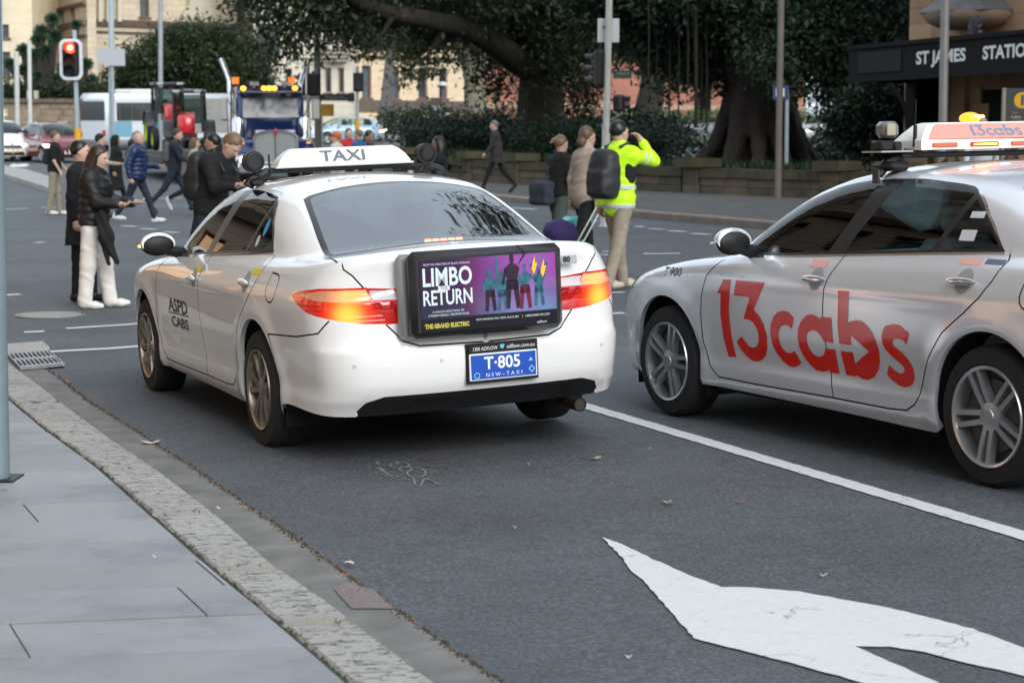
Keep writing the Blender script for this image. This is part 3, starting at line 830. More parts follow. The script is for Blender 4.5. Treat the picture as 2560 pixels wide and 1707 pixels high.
_panels = body_panels(_cs, spec_sedan(), .032)
def body_objects(root, paint, glass=GLASS, glassb=GLASSB, mats=None, tilt=None):
    M = dict(body=paint, doorF=paint, doorR=paint, bumper=paint, fbumper=paint, glassF=glass, glassR=glass, glassQ=glass, pillar=SATIN, chrome=CHROME,
             clear=LAMPRC, clearI=LAMPC, lamp=LAMPR, lampI=LAMPO, head=HEADM, grille=BLACK, diffuser=BLACK, gap=DARKV, wind=glass, back=glassb, frit=SATIN)
    M.update(mats or {})
    nm = dict(body='body_shell', doorF='front_door', doorR='rear_door', bumper='rear_bumper', fbumper='front_bumper', glassF='window', glassR='window', glassQ='quarter_window',
              pillar='window_pillar', chrome='chrome_trim', clear='reversing_lens', clearI='reversing_lens', lamp='tail_lamp', lampI='boot_lamp', head='headlight', grille='grille',
              diffuser='diffuser', gap='panel_gap', wind='windscreen', back='rear_window', frit='rear_window_border')
    par = {}
    order = ['body','doorF','doorR','bumper','fbumper','pillar','chrome','gap','frit','glassF','glassR','glassQ','wind','back','lamp','clear','lampI','clearI','head','grille','diffuser']
    for k in order:
        if k not in _panels: continue
        V, F, N = _panels[k]
        if k in ('doorF','doorR','glassF','glassR','glassQ','lamp','clear','lampI','clearI','head'): sides = ('left', 'right')
        else: sides = ('both',)
        for sd_ in sides:
            if (k, sd_) not in _meshcache: _meshcache[(k, sd_)] = panel_mesh(nm[k], V, F, N, sd_)
            me = _meshcache[(k, sd_)].copy(); me.materials.clear(); me.materials.append(M[k])
            o = bpy.data.objects.new(nm[k], me)
            pr = root
            if k == 'glassF': pr = par[('doorF', sd_)]
            if k in ('glassR', 'glassQ'): pr = par[('doorR', sd_)]
            if k == 'clear': pr = par[('lamp', sd_)]
            if k == 'clearI': pr = par[('lampI', sd_)]
            if k == 'diffuser': pr = par[('bumper', 'both')]
            if k == 'grille': pr = par[('fbumper', 'both')]
            link(o, pr); par[(k, sd_)] = o
    return par
_meshcache = {}
def place_car(root, x, y, yaw, roll=0):
    """stand the car on the sloping street"""
    e = .5; n = Vector((-(ground(x+e,y)-ground(x-e,y))/(2*e), -(ground(x,y+e)-ground(x,y-e))/(2*e), 1)).normalized()
    f = Vector((math.cos(yaw), math.sin(yaw), 0)); f = (f-n*f.dot(n)).normalized(); l = n.cross(f)
    M = Matrix((f, l, n)).transposed().to_4x4(); M.translation = (x, y, ground(x, y))
    root.matrix_world = M @ Matrix.Rotation(roll, 4, 'X'); return root
PLW = mat('sign_white', (.78,.78,.76), .35)
INK = mat('ink_dark_grey', (.035,.035,.04), .5)
def roof_lamp(root, x, y, z, s=1, face=1):
    """small ribbed black camera on the roof rack"""
    m = MB(); m.s = True
    Q = XF((x, y, z), 0) @ Matrix.Rotation(PI/2*face, 4, 'Y')
    m.lathe([(.0,-.05),(.035,-.05),(.055,-.03),(.055,.05),(.047,.052),(.045,.045),(0,.045)], 20, Q)
    o = m.build('roof_camera', BLACK, root, smooth=40)
    m = MB()
    for k in range(8): m.lathe([(.057,-.03+k*.009),(.063,-.03+k*.009),(.063,-.027+k*.009),(.057,-.027+k*.009)], 20, Q, cap=False)
    m.build('cooling_rib', SATIN, o)
    m = MB(); m.lathe([(0,.047),(.040,.047)], 20, Q, cap=False); m.build('camera_lens', mat('lens_glass', (.03,.03,.035), .05, coat=1), o)
    m = MB(); m.tube([(x, y, z-.05), (x, y*.93, z-.10)], .012, 8); m.build('camera_bracket', BLACK, o)
    return o

# ------------------------------------------------------------------ the white taxi
def white_taxi():
    root = thing('taxi', 'white taxi sedan with TAXI roof sign and advert board on its boot', 'taxi')
    par = body_objects(root, WHITEP)
    add_wheels(root, 2.775, 1.60, .327, .215, ALLOYD, 'turbine', rimr=.215)
    car_inner(root, SEDAN, 2.775); seats(root)
    mirror(root, 1, 2.0, .965, 1.055, WHITEP, True); mirror(root, -1, 2.0, .965, 1.055, WHITEP)
    for sd_ in (1, -1):
        handle(par[('doorF', 'left' if sd_ > 0 else 'right')], sd_, 1.33, .868, _cs, WHITEP); handle(par[('doorR', 'left' if sd_ > 0 else 'right')], sd_, .20, .905, _cs, WHITEP)
    dl, rl = par[('doorF','left')], par[('doorR','left')]
    text_decal(_cs, 'ASPD', 1.78, .665, .088, INK, dl, width=.50, bold=.02)
    rect_decal(_cs, 2.05, 1.50, .606, .614, INK, dl, name='underline', sk=.008)
    text_decal(_cs, 'CABS', 1.76, .560, .068, INK, dl, width=.44, bold=.02)
    ye = mat('yellow_sticker', (.75,.62,.02), .5); rect_decal(_cs, 1.36, 1.22, .905, .940, ye, dl); rect_decal(_cs, .16, -.0, .948, .985, ye, rl)
    rect_decal(_cs, 2.42, 2.28, .905, .925, CHROME, par[('body','both')], name='fender_badge')
    bl = mat('blue_sticker', (.02,.30,.62), .4); wh = mat('white_sticker', (.6,.62,.65), .5)
    def qst(x, z, rx_, rz_, mt, nm='window_sticker'):
        n = 16; me = decal(_cs, [(x+rx_*math.cos(2*PI*k/n), z+rz_*math.sin(2*PI*k/n)) for k in range(n)], [tuple(range(n))], .03, .0015); me.materials.append(mt); o = bpy.data.objects.new(nm, me); link(o, rl)
    qst(.285, 1.195, .028, .048, bl); qst(.345, 1.12, .026, .032, wh); qst(.375, 1.078, .020, .018, INK)
    # number plate and the strip above it
    bumper = par[('bumper','both')]
    def RX(y, z, x=-1.14): return Matrix.Translation((x, y, z)) @ Matrix(((0,0,-1,0),(-1,0,0,0),(0,1,0,0),(0,0,0,1)))
    pb = mat('plate_blue', (.008,.07,.42), .35); pw = mat('plate_white', (.75,.8,.85), .4)
    m = MB(); m.box((0,0,.004), (.376,.138,.010), RX(-.065,.490), bev=.003); plate = m.build('number_plate', pw, root)
    m = MB(); m.box((0,0,.0095), (.360,.123,.003), RX(-.065,.490)); m.build('plate_face', pb, plate)
    m = MB(); m.box((0,0,-.012), (.40,.205,.02), RX(-.065,.508), bev=.004); m.build('plate_holder', BLACK, plate)
    m = MB(); m.box((0,0,.004), (.376,.040,.010), RX(-.065,.582)); m.build('plate_strip', BLACK, plate)
    text_obj('T·805', .088, pw, RX(-.058,.505) @ Matrix.Translation((0,0,.0125)), plate, bold=.002, width=.20)
    text_obj('N S W – T A X I', .028, pw, RX(-.065,.446) @ Matrix.Translation((0,0,.0125)), plate, width=.20)
    m = MB(); Q = RX(-.065,.490) @ Matrix.Translation((-.150,-.042,.012))
    m.lathe([(.012,0),(.016,0),(.016,.001),(.012,.001)], 20, Q, cap=False)
    m.lathe([(.013,0),(.019,0),(.019,.001),(.013,.001)], 4, RX(-.065,.490) @ Matrix.Translation((.155,-.030,.012)), cap=False)
    m.prism([(.14,.012),(.165,.012),(.150,.030)], .0115, .0125, RX(-.065,.490)); m.build('plate_emblem', mat('plate_cyan', (.25,.6,.75), .4), plate)
    text_obj('1300 ADFLOW', .026, PLW, RX(.035,.582) @ Matrix.Translation((0,0,.0095)), plate, width=.135)
    text_obj('adflow.com.au', .028, PLW, RX(-.165,.584) @ Matrix.Translation((0,0,.0095)), plate, width=.155)
    m = MB(); m.prism([(-.008,-.006),(.008,-.006),(.014,.014),(-.012,.014)], .0092, .0100, RX(-.06,.584)); m.build('strip_emblem', mat('cyan_print', (.1,.5,.65), .4), plate)
    # advert board
    brd = MB(); brd.box((0,0,.0), (.835,.435,.085), RX(.020,.880,-1.155), bev=.03); b = brd.build('advert_board', SATIN, root, smooth=40)
    m = MB(); m.box((0,0,-.055), (.90,.43,.05), RX(.020,.868,-1.135), bev=.02); m.build('board_mount', mat('board_side_grey', (.30,.31,.32), .4, metal=.4), b, smooth=40)
    B = RX(.020,.880,-1.1985)
    pm = bpy.data.materials.new('poster_print'); pm.use_nodes = True; t = pm.node_tree; bs = t.nodes['Principled BSDF']; bs.inputs['Roughness'].default_value = .12; bs.inputs['Coat Weight'].default_value = .3
    tc = t.nodes.new('ShaderNodeTexCoord'); sp_ = t.nodes.new('ShaderNodeSeparateXYZ'); t.links.new(tc.outputs['Object'], sp_.inputs[0])
    r1 = t.nodes.new('ShaderNodeValToRGB'); mr = t.nodes.new('ShaderNodeMapRange'); mr.inputs[1].default_value = .40; mr.inputs[2].default_value = -.36
    t.links.new(sp_.outputs[1], mr.inputs[0]); t.links.new(mr.outputs[0], r1.inputs[0])
    els = r1.color_ramp.elements; els[0].position = 0; els[0].color = (.006,.006,.02,1); els[1].position = 1; els[1].color = (.03,.035,.12,1)
    for p_, c_ in ((.28,(.025,.008,.05)),(.40,(.10,.02,.09)),(.52,(.09,.05,.20)),(.70,(.22,.08,.32)),(.88,(.10,.12,.28))): e_ = els.new(p_); e_.color = (*c_, 1)
    r2 = t.nodes.new('ShaderNodeValToRGB'); m2 = t.nodes.new('ShaderNodeMapRange'); m2.inputs[1].default_value = .72; m2.inputs[2].default_value = 1.03
    t.links.new(sp_.outputs[2], m2.inputs[0]); t.links.new(m2.outputs[0], r2.inputs[0]); e2 = r2.color_ramp.elements
    e2[0].position = 0; e2[0].color = (.10,.45,.62,1); e2[1].position = .75; e2[1].color = (.5,.06,.45,1)
    mx = t.nodes.new('ShaderNodeMix'); mx.data_type = 'RGBA'; mx.blend_type = 'MIX'; nz = t.nodes.new('ShaderNodeTexNoise'); nz.inputs['Scale'].default_value = 9
    mm = t.nodes.new('ShaderNodeMath'); mm.operation = 'MULTIPLY'; t.links.new(tc.outputs['Object'], nz.inputs[0])
    mk = t.nodes.new('ShaderNodeMapRange'); mk.inputs[1].default_value = .15; mk.inputs[2].default_value = -.25; mk.inputs[3].default_value = .1; mk.inputs[4].default_value = .95
    t.links.new(sp_.outputs[1], mk.inputs[0]); t.links.new(mk.outputs[0], mm.inputs[0]); t.links.new(nz.outputs[0], mm.inputs[1])
    t.links.new(mm.outputs[0], mx.inputs[0]); t.links.new(r1.outputs[0], mx.inputs[6]); t.links.new(r2.outputs[0], mx.inputs[7]); t.links.new(mx.outputs[2], bs.inputs['Base Color'])
    m = MB(); m.box((0,0,.001), (.745,.29,.003), B @ Matrix.Translation((0,.028,0))); m.build('poster', pm, b)
    m = MB(); m.box((0,0,.001), (.745,.065,.003), B @ Matrix.Translation((0,-.155,0))); m.build('poster_footer', mat('poster_black', (.008,.008,.012), .15), b)
    T = lambda x, y: B @ Matrix.Translation((x, y, .0032))
    pr_ = mat('poster_letter', (.62,.72,.72), .3); gold = mat('poster_gold', (.45,.40,.06), .35)
    text_obj('LIMBO', .125, pr_, T(-.225,.082), b, bold=.003, width=.265); text_obj('RETURN', .105, pr_, T(-.225,-.020), b, bold=.002, width=.265)
    m = MB(); m.box((0,0,.0006), (.062,.022,.001), T(-.245,.030)); m.build('poster_tab', pr_, b); text_obj('THE', .022, mat('poster_plum', (.15,.02,.06), .3), T(-.245,.030) @ Matrix.Translation((0,0,.0014)), b)
    text_obj('FROM THE CREATORS OF BLANC DE BLANC', .014, pr_, T(-.225,.150), b, width=.25)
    text_obj('A CIRCUS SPECTACLE OF', .015, pr_, T(-.225,-.087), b, width=.17); text_obj('OTHERWORLDLY PROPORTIONS', .015, pr_, T(-.225,-.105), b, width=.22)
    text_obj('THE GRAND ELECTRIC', .030, gold, T(-.235,-.158), b, width=.24, bold=.002)
    text_obj('NOW SHOWING ONLY UNTIL 18 AUG 2024', .016, pr_, T(.04,-.142), b, width=.235); text_obj('LIMBOTHERETURN.COM', .016, pr_, T(.262,-.142), b, width=.135)
    text_obj('adflow', .018, pr_, T(.285,-.178), b, width=.055); m = MB(); m.box((0,0,.0005), (.002,.016,.001), T(.177,-.142)); m.build('poster_bar', gold, b)
    # plain figures of performers (generic stand-ins)
    sk = mat('figure_teal', (.04,.17,.23), .3, noise=(28,.6)); dk = mat('figure_dark', (.02,.008,.02), .3); rd = mat('figure_plum', (.14,.01,.04), .3); fl_ = mat('figure_flame', (.85,.50,.05), .3)
    def fig(cx, base, h, body, legs, arms, lean=0):
        s = h/1.0; q = MB(); z0, z1 = .0006, .0012
        P_ = lambda pts, mb: mb.prism([(cx+a*s+lean*b_*s, base+b_*s) for a, b_ in pts], z0, z1, B @ Matrix.Translation((0,0,.003)))
        a_ = MB()
        P_([(-.045,.87),(-.035,.96),(0,1),(.035,.96),(.045,.87),(.02,.80),(-.02,.80)], a_)
        P_([(-.15,.72),(-.06,.80),(.06,.80),(.15,.72),(.09,.48),(-.09,.48)], a_)
        for pts in arms: P_(pts, a_)
        a_.build('poster_figure', body, b)
        l_ = MB(); P_([(-.11,.50),(-.14,.02),(-.06,.0),(-.01,.44)], l_); P_([(.01,.44),(.07,.0),(.15,.02),(.11,.50)], l_); P_([(-.10,.52),(.10,.52),(.13,.34),(-.13,.34)], l_); l_.build('poster_figure', legs, b)
    dn = [[(-.15,.72),(-.21,.45),(-.17,.43),(-.10,.68)], [(.15,.72),(.21,.45),(.17,.43),(.10,.68)]]
    fig(.005,-.105,.215,sk,dk,dn); fig(.070,-.105,.205,sk,sk,[[(-.14,.72),(-.16,1.32),(-.10,1.32),(-.07,.76)], [(.15,.72),(.21,.45),(.17,.43),(.10,.68)]])
    fig(.128,-.100,.285,dk,dk,[[(-.15,.72),(-.21,.45),(-.17,.43),(-.10,.68)], [(.10,.74),(.30,.98),(.10,1.14),(.10,1.10),(.24,.98),(.06,.66)]])
    fig(.198,-.105,.235,sk,rd,[[(-.15,.72),(-.19,.45),(-.15,.43),(-.10,.68)], [(.10,.70),(.26,.56),(.40,.80),(.36,.84),(.25,.64),(.10,.76)]]); fig(.275,-.095,.20,sk,sk,[[(-.12,.70),(-.24,1.08),(-.18,1.10),(-.06,.76)], [(.08,.74),(.20,1.10),(.28,1.08),(.15,.66)]])
    m = MB()
    for fx, fy in ((.255,.115),(.305,.098)): m.prism([(fx-.018,fy-.02),(fx-.006,fy-.05),(fx+.006,fy-.02),(fx+.016,fy+.01),(fx+.004,fy+.008),(fx+.002,fy+.045),(fx-.010,fy+.012)], .0005, .0015, B @ Matrix.Translation((0,0,.003)))
    m.build('poster_flame', fl_, b)
    # small badge right of the board
    m = MB(); m.box((0,0,0), (.09,.045,.006), RX(-.49,1.0,-1.075) , bev=.002); m.build('boot_badge', mat('badge_grey', (.4,.41,.42), .35), root)
    text_obj('80', .04, INK, RX(-.475,1.0,-1.075) @ Matrix.Translation((0,0,.004)), root, bold=.003)
    # exhaust, parking sensors, brake light in the rear window
    m = MB(); m.tube([(-.85,-.52,.235),(-1.09,-.52,.235)], .036, 16, cap=False); m.tube([(-.85,-.52,.235),(-1.085,-.52,.235)], .031, 16); m.build('exhaust_pipe', mat('exhaust_steel', (.08,.07,.06), .4, metal=.8), root, smooth=40)
    for y_ in (.70,.26,-.26,-.66):
        p, _ = _cs.liftA([_cs.sA(-1.05, y_)] if y_ > 0 else [_cs.sA(-1.05, -y_)], [.54]); n_ = _cs.N(p)[0]; q = p[0]*([1,1,1] if y_ > 0 else [1,-1,1]); n_ = n_*([1,1,1] if y_ > 0 else [1,-1,1])
        m = MB(); m.lathe([(0,.004),(.010,.003),(.011,0)], 12, Matrix.Translation(q) @ Vector(n_).to_track_quat('Z','Y').to_matrix().to_4x4(), cap=False); m.build('parking_sensor', mat('sensor_white', (.6,.6,.6), .3), bumper, smooth=60)
    m = MB()
    for k in range(5): m.box((-.53,-.10+k*.045,1.112), (.02,.036,.016), bev=.004)
    m.build('brake_light', REDLIT, root)
    m = MB(); m.box((-.51,-.01,1.11), (.03,.28,.03)); m.build('brake_light_housing', BLACK, root)
    # wiper-like aerial line is the demister; roof rack with the TAXI sign
    sx, sz = .98, 0
    rk = MB(); rk.box((sx, 0, 1.500), (.075, 1.02, .030), bev=.008); rack = rk.build('roof_rack', BLACK, root)
    for sd_ in (1, -1):
        m = MB(); m.tube([(sx, sd_*.50, 1.495), (sx, sd_*.60, 1.46), (sx, sd_*.63, 1.415)], [.03,.03,.035], 8); m.box((sx, sd_*.585, 1.437), (.11,.09,.045), bev=.015)
        m.build('rack_foot', BLACK, rack, smooth=40)
    def signprof(w2, h):
        return [(-w2,0),(-w2*1.0,.012),(-w2*.93,.055),(-w2*.84,.088),(-w2*.76,h),(w2*.76,h),(w2*.84,.088),(w2*.93,.055),(w2*1.0,.012),(w2,0)]
    sg = MB(); vs = []; prof = [(a+.039, h) for a, h in signprof(.422,.105)]; n = len(prof)
    for xo, sc in ((-.075,1.0),(-.035,1.0),(0,1.0),(.035,1.0),(.075,1.0)):
        f = 1-.30*(abs(xo)/.075)**2
        for a, h in prof: vs.append((sx+xo*(1-.45*h/.105), a, 1.522+h*(1.0 if abs(xo) < .07 else .97)))
    fs = [tuple(range(n))[::-1], tuple(range(4*n, 5*n))]+[(i*n+k, i*n+(k+1) % n, (i+1)*n+(k+1) % n, (i+1)*n+k) for i in range(4) for k in range(n)]
    sg.add(vs, fs); sign = sg.build('roof_sign', mat('sign_plastic', (.80,.80,.77), .35), root, smooth=50)
    m = MB(); m.box((sx, .039, 1.519), (.17, .88, .012), bev=.004); m.build('sign_base', mat('sign_edge', (.55,.56,.56), .4), sign)
    tl = Matrix.Translation((sx-.062, .048, 1.573)) @ Matrix(((0,.42,-.91,0),(-1,0,0,0),(0,.91,.42,0),(0,0,0,1)))
    text_obj('TAXI', .098, mat('sign_letter_grey', (.10,.115,.13), .5), tl @ Matrix.Translation((0,0,.004)), sign, bold=.002, width=.285)
    roof_lamp(root, sx-.02, .60, 1.56, face=-1); roof_lamp(root, sx-.02, -.50, 1.565, face=1)
    m = MB(); m.tube([(sx-.02,.50,1.51),(sx-.02,.50,1.60)], .006, 6); m.build('aerial', BLACK, root)
    m = MB(); m.box((2.0-.3,-.0,1.30), (.04,.22,.07), bev=.02); m.build('interior_mirror', BLACK, root)
    return root

# ------------------------------------------------------------------ the silver taxi
G13 = {
 '1': [(2.151, 0.841), (2.075, 0.843), (2.097, 0.666), (2.082, 0.519), (2.058, 0.414), (2.135, 0.411), (2.165, 0.508), (2.182, 0.646), (2.175, 0.762), (2.208, 0.763)],
 '3': [(2.026, 0.844), (1.746, 0.846), (1.807, 0.753), (1.852, 0.69), (1.8, 0.662), (1.759, 0.617), (1.737, 0.557), (1.743, 0.489), (1.77, 0.444), (1.813, 0.418), (1.855, 0.408), (1.906, 0.41), (1.966, 0.436), (2.009, 0.467), (2.038, 0.501), (1.986, 0.538), (1.952, 0.51), (1.918, 0.487), (1.879, 0.482), (1.845, 0.493), (1.824, 0.516), (1.815, 0.555), (1.831, 0.593), (1.86, 0.622), (1.898, 0.634), (1.954, 0.636), (1.918, 0.702), (1.89, 0.757), (2.042, 0.76)],
 'c': [(1.481, 0.675), (1.503, 0.614), (1.532, 0.628), (1.567, 0.631), (1.603, 0.619), (1.624, 0.589), (1.628, 0.556), (1.617, 0.519), (1.589, 0.495), (1.557, 0.483), (1.521, 0.485), (1.493, 0.499), (1.442, 0.441), (1.47, 0.422), (1.514, 0.409), (1.558, 0.412), (1.606, 0.432), (1.654, 0.468), (1.69, 0.513), (1.706, 0.574), (1.693, 0.627), (1.668, 0.667), (1.631, 0.693), (1.578, 0.706), (1.53, 0.702)],
 'a': [(1.156, 0.698), (1.241, 0.697), (1.254, 0.687), (1.288, 0.7), (1.334, 0.704), (1.38, 0.691), (1.424, 0.656), (1.448, 0.617), (1.456, 0.57), (1.445, 0.52), (1.414, 0.476), (1.368, 0.438), (1.314, 0.413), (1.253, 0.409), (1.2, 0.426), (1.196, 0.413), (1.116, 0.413), (1.135, 0.537), (1.218, 0.535), (1.228, 0.513), (1.248, 0.493), (1.282, 0.485), (1.321, 0.493), (1.355, 0.518), (1.374, 0.553), (1.375, 0.586), (1.358, 0.61), (1.319, 0.623), (1.281, 0.616), (1.247, 0.596), (1.23, 0.571), (1.146, 0.569)],
 'b': [(1.096, 0.839), (1.008, 0.842), (1.017, 0.685), (0.956, 0.701), (0.906, 0.698), (0.857, 0.675), (0.822, 0.643), (0.794, 0.601), (0.775, 0.559), (0.777, 0.502), (0.795, 0.461), (0.83, 0.427), (0.879, 0.406), (0.929, 0.406), (0.975, 0.421), (0.983, 0.412), (1.06, 0.413), (1.091, 0.533), (0.989, 0.536), (0.977, 0.48), (0.857, 0.551), (0.999, 0.621), (0.994, 0.57), (1.097, 0.569), (1.105, 0.666)],
 's': [(0.54, 0.666), (0.56, 0.612), (0.59, 0.629), (0.63, 0.634), (0.657, 0.628), (0.671, 0.611), (0.661, 0.595), (0.597, 0.568), (0.544, 0.528), (0.523, 0.496), (0.517, 0.454), (0.534, 0.422), (0.564, 0.405), (0.604, 0.398), (0.651, 0.406), (0.698, 0.427), (0.731, 0.448), (0.706, 0.498), (0.671, 0.477), (0.637, 0.465), (0.61, 0.466), (0.59, 0.476), (0.594, 0.498), (0.624, 0.516), (0.678, 0.542), (0.725, 0.572), (0.746, 0.596), (0.752, 0.631), (0.742, 0.666), (0.718, 0.69), (0.657, 0.703), (0.61, 0.7)],
}
def inside_hole(k): return k
def silver_taxi():
    root = thing('taxi', 'silver taxi sedan with large red 13cabs lettering on its side', 'taxi')
    par = body_objects(root, SILVERP, mats=dict(lamp=LAMPO, clear=LAMPC))
    add_wheels(root, 2.775, 1.60, .327, .215, ALLOY, 'five', rimr=.225)
    car_inner(root, SEDAN, 2.775); seats(root)
    mirror(root, 1, 1.97, .97, 1.062, SILVERP); mirror(root, -1, 1.97, .97, 1.062, SILVERP)
    for sd_ in (1, -1):
        handle(par[('doorF', 'left' if sd_ > 0 else 'right')], sd_, 1.30, .888, _cs, CHROME); handle(par[('doorR', 'left' if sd_ > 0 else 'right')], sd_, .19, .932, _cs, CHROME)
    red = mat('red_vinyl', (.62,.022,.012), .22, coat=.8)
    dl, rl, bd = par[('doorF','left')], par[('doorR','left')], par[('body','both')]
    for k, pl in G13.items():
        from mathutils.geometry import tessellate_polygon
        if k in 'cas3b' : pl = pl
        tri = tessellate_polygon([[Vector((a, b, 0)) for a, b in pl]])
        me = decal(_cs, pl, [tuple(t_) for t_ in tri], .045, .0016); me.materials.append(red)
        o = bpy.data.objects.new('lettering', me); link(o, dl if k in '13ca' else rl)
    # seam drawn again over the letter that crosses both doors
    text_decal(_cs, 'T 900', 2.70, .858, .050, INK, bd, width=.21, rot=.02); text_decal(_cs, 'HYBRID', 2.50, .848, .020, CHROME, bd, width=.14)
    pk = mat('pale_red_sticker', (.75,.38,.36), .5); rect_decal(_cs, 1.39, 1.25, .945, .982, pk, dl); rect_decal(_cs, .28, .14, 1.005, 1.035, pk, rl); rect_decal(_cs, .115, -.01, 1.012, 1.035, mat('navy_sticker', (.10,.13,.2), .5), rl)
    wh = MAT['white_sticker']
    rect_decal(_cs, .33, .24, 1.215, 1.245, wh, rl, name='window_sticker'); rect_decal(_cs, .35, .25, 1.11, 1.16, wh, rl, name='window_sticker')
    m_ = [(-.235,1.035),(-.195,1.035),(-.225,.955),(-.265,.955)]
    # roof sign
    sx = 1.12
    rk = MB(); rk.box((sx, 0, 1.508), (.07, 1.05, .028), bev=.008); rack = rk.build('roof_rack', BLACK, root)
    for sd_ in (1, -1):
        m = MB(); m.tube([(sx, sd_*.50, 1.50), (sx, sd_*.59, 1.47), (sx, sd_*.635, 1.41)], [.028,.028,.02], 8); m.box((sx, sd_*.56, 1.455), (.16,.14,.05), bev=.02)
        m.build('rack_foot', BLACK, rack, smooth=40)
        m = MB(); m.box((sx, sd_*.655, 1.405), (.05,.012,.07)); m.build('rack_clamp', SATIN, rack)
    w2 = .455; prof = [(-w2,.0),(-w2,.048),(-w2*.93,.085),(-w2*.82,.128),(-w2*.74,.138),(w2*.74,.138),(w2*.82,.128),(w2*.93,.085),(w2,.048),(w2,0)]; n = len(prof); vs = []
    for xo in (-.11,-.05,.05,.11):
        for a, h in prof: vs.append((sx+xo*(1 if h < .06 else 1-.55*(h-.05)/.09), a, 1.534+h*(1.0 if abs(xo) < .1 or h < .06 else .985)))
    sg = MB(); sg.add(vs, [tuple(range(n))[::-1], tuple(range(3*n, 4*n))]+[(i*n+k, i*n+(k+1) % n, (i+1)*n+(k+1) % n, (i+1)*n+k) for i in range(3) for k in range(n)])
    sign = sg.build('roof_sign', MAT['sign_plastic'], root, smooth=35)
    # coral face on the sloping rear side
    co = mat('sign_coral', (.86,.27,.22), .4); nx, nz = -.86, .51
    FM = Matrix.Translation((sx-.088, 0, 1.627)) @ Matrix(((0,.49,-.87,0),(-1,0,0,0),(0,.87,.49,0),(0,0,0,1)))
    m = MB(); m.prism([(-.41,-.046),(.41,-.046),(.335,.040),(-.335,.040)], .001, .005, FM); m.build('sign_face', co, sign)
    V, F = [], []
    teal = mat('sign_letter_blue', (.12,.22,.30), .5)
    gx0 = 2.208; gw_ = 2.208-.517; k_ = .345/gw_; kz = .066/.436
    vs, fs = [], []
    from mathutils.geometry import tessellate_polygon
    for kk, pl in G13.items():
        tri = tessellate_polygon([[Vector((a, b, 0)) for a, b in pl]]); b0 = len(vs)
        vs += [FM @ Vector((-.125+(gx0-a)*k_, -.034+(b-.408)*kz, .007)) for a, b in pl]; fs += [tuple(i+b0 for i in t_) for t_ in tri]
    mesh_obj('lettering', vs, fs, teal, sign)
    RXm = lambda y, z: Matrix.Translation((sx-.113, y, z)) @ Matrix(((0,0,-1,0),(-1,0,0,0),(0,1,0,0),(0,0,0,1)))
    for y_, mt in ((.305, mat('amber_lens', (.60,.10,.02), .2, coat=1)), (.045, mat('red_lens_lit', (.5,.01,.01), .2, emit=(1,.02,.01), es=.9)), (-.215, MAT['amber_lens'])):
        m = MB(); m.box((0,0,0), (.19 if mt != MAT['amber_lens'] else .165,.024,.012), RXm(y_,1.557), bev=.006); l_ = m.build('marker_lamp', mt, sign)
        if 'red' in mt.name:
            m = MB()
            for k in range(10): m.box((-.07+k*.0155,0,.008), (.011,.008,.004), RXm(y_,1.557))
            m.build('lamp_diode', glow('diode_lit', (1,.35,.06), 9), l_)
    m = MB(); m.s = True; m.ell((sx+.02,.03,1.692), (.055,.055,.032), 20, 10); bc = m.build('roof_beacon', glow('beacon_lit', (1,.26,.01), 2.2), root, smooth=60)
    m = MB(); m.ell((sx-.02,.02,1.700), (.022,.03,.010), 10, 6); m.ell((sx-.02,-.01,1.700), (.02,.02,.008), 10, 6); m.build('beacon_bulb', glow('beacon_bulb_lit', (1,.6,.1), 8), bc)
    # camera, boxes and aerial at the left end of the rack
    m = MB(); m.box((sx-.02,.60,1.530), (.16,.20,.008), XF((0,0,0))); m.build('camera_tray', mat('tray_grey', (.4,.4,.4), .4, metal=.6), rack)
    m = MB(); m.box((sx,.615,1.560), (.10,.09,.055), bev=.012); m.box((sx-.03,.56,1.555), (.07,.05,.05), bev=.01); m.build('camera_box', BLACK, root, smooth=40)
    m = MB(); m.box((sx,.585,1.640), (.10,.10,.085), bev=.022); cb = m.build('roof_camera', mat('camera_grey', (.14,.15,.16), .3, coat=.5), root, smooth=40)
    m = MB(); m.box((sx-.052,.600,1.640), (.008,.055,.06), bev=.004); m.build('camera_lens', mat('lens_tan', (.35,.31,.22), .2), cb)
    m = MB(); m.tube([(sx-.05,.45,1.55),(sx-.05,.445,1.66)], .010, 8); m.tube([(sx-.05,.445,1.66),(sx-.05,.44,1.79)], .003, 6); m.build('aerial', BLACK, root)
    m = MB(); m.tube([(sx-.03,.50,1.535),(sx-.06,.40,1.515),(sx-.05,.30,1.51)], .012, 6); m.build('rack_cable', BLACK, rack)
    return root
# ------------------------------------------------------------------ street surfaces
def node_mat(name, build):
    m = bpy.data.materials.new(name); m.use_nodes = True; t = m.node_tree; b = t.nodes['Principled BSDF']; tc = t.nodes.new('ShaderNodeTexCoord')
    def N(ty, **kw):
        n = t.nodes.new(ty)
        for k, v in kw.items():
            if k.startswith('_'): setattr(n, k[1:], v)
            else: n.inputs[k.replace('_', ' ')].default_value = v
        return n
    build(t, b, tc, N, t.links.new); MAT[name] = m; return m
def ramp(t, stops, inp, L, interp='LINEAR'):
    r = t.nodes.new('ShaderNodeValToRGB'); r.color_ramp.interpolation = interp; e = r.color_ramp.elements
    e[0].position, e[1].position = stops[0][0], stops[-1][0]; e[0].color = (*stops[0][1], 1); e[1].color = (*stops[-1][1], 1)
    for p, c in stops[1:-1]: q = e.new(p); q.color = (*c, 1)
    L(inp, r.inputs[0]); return r.outputs[0]
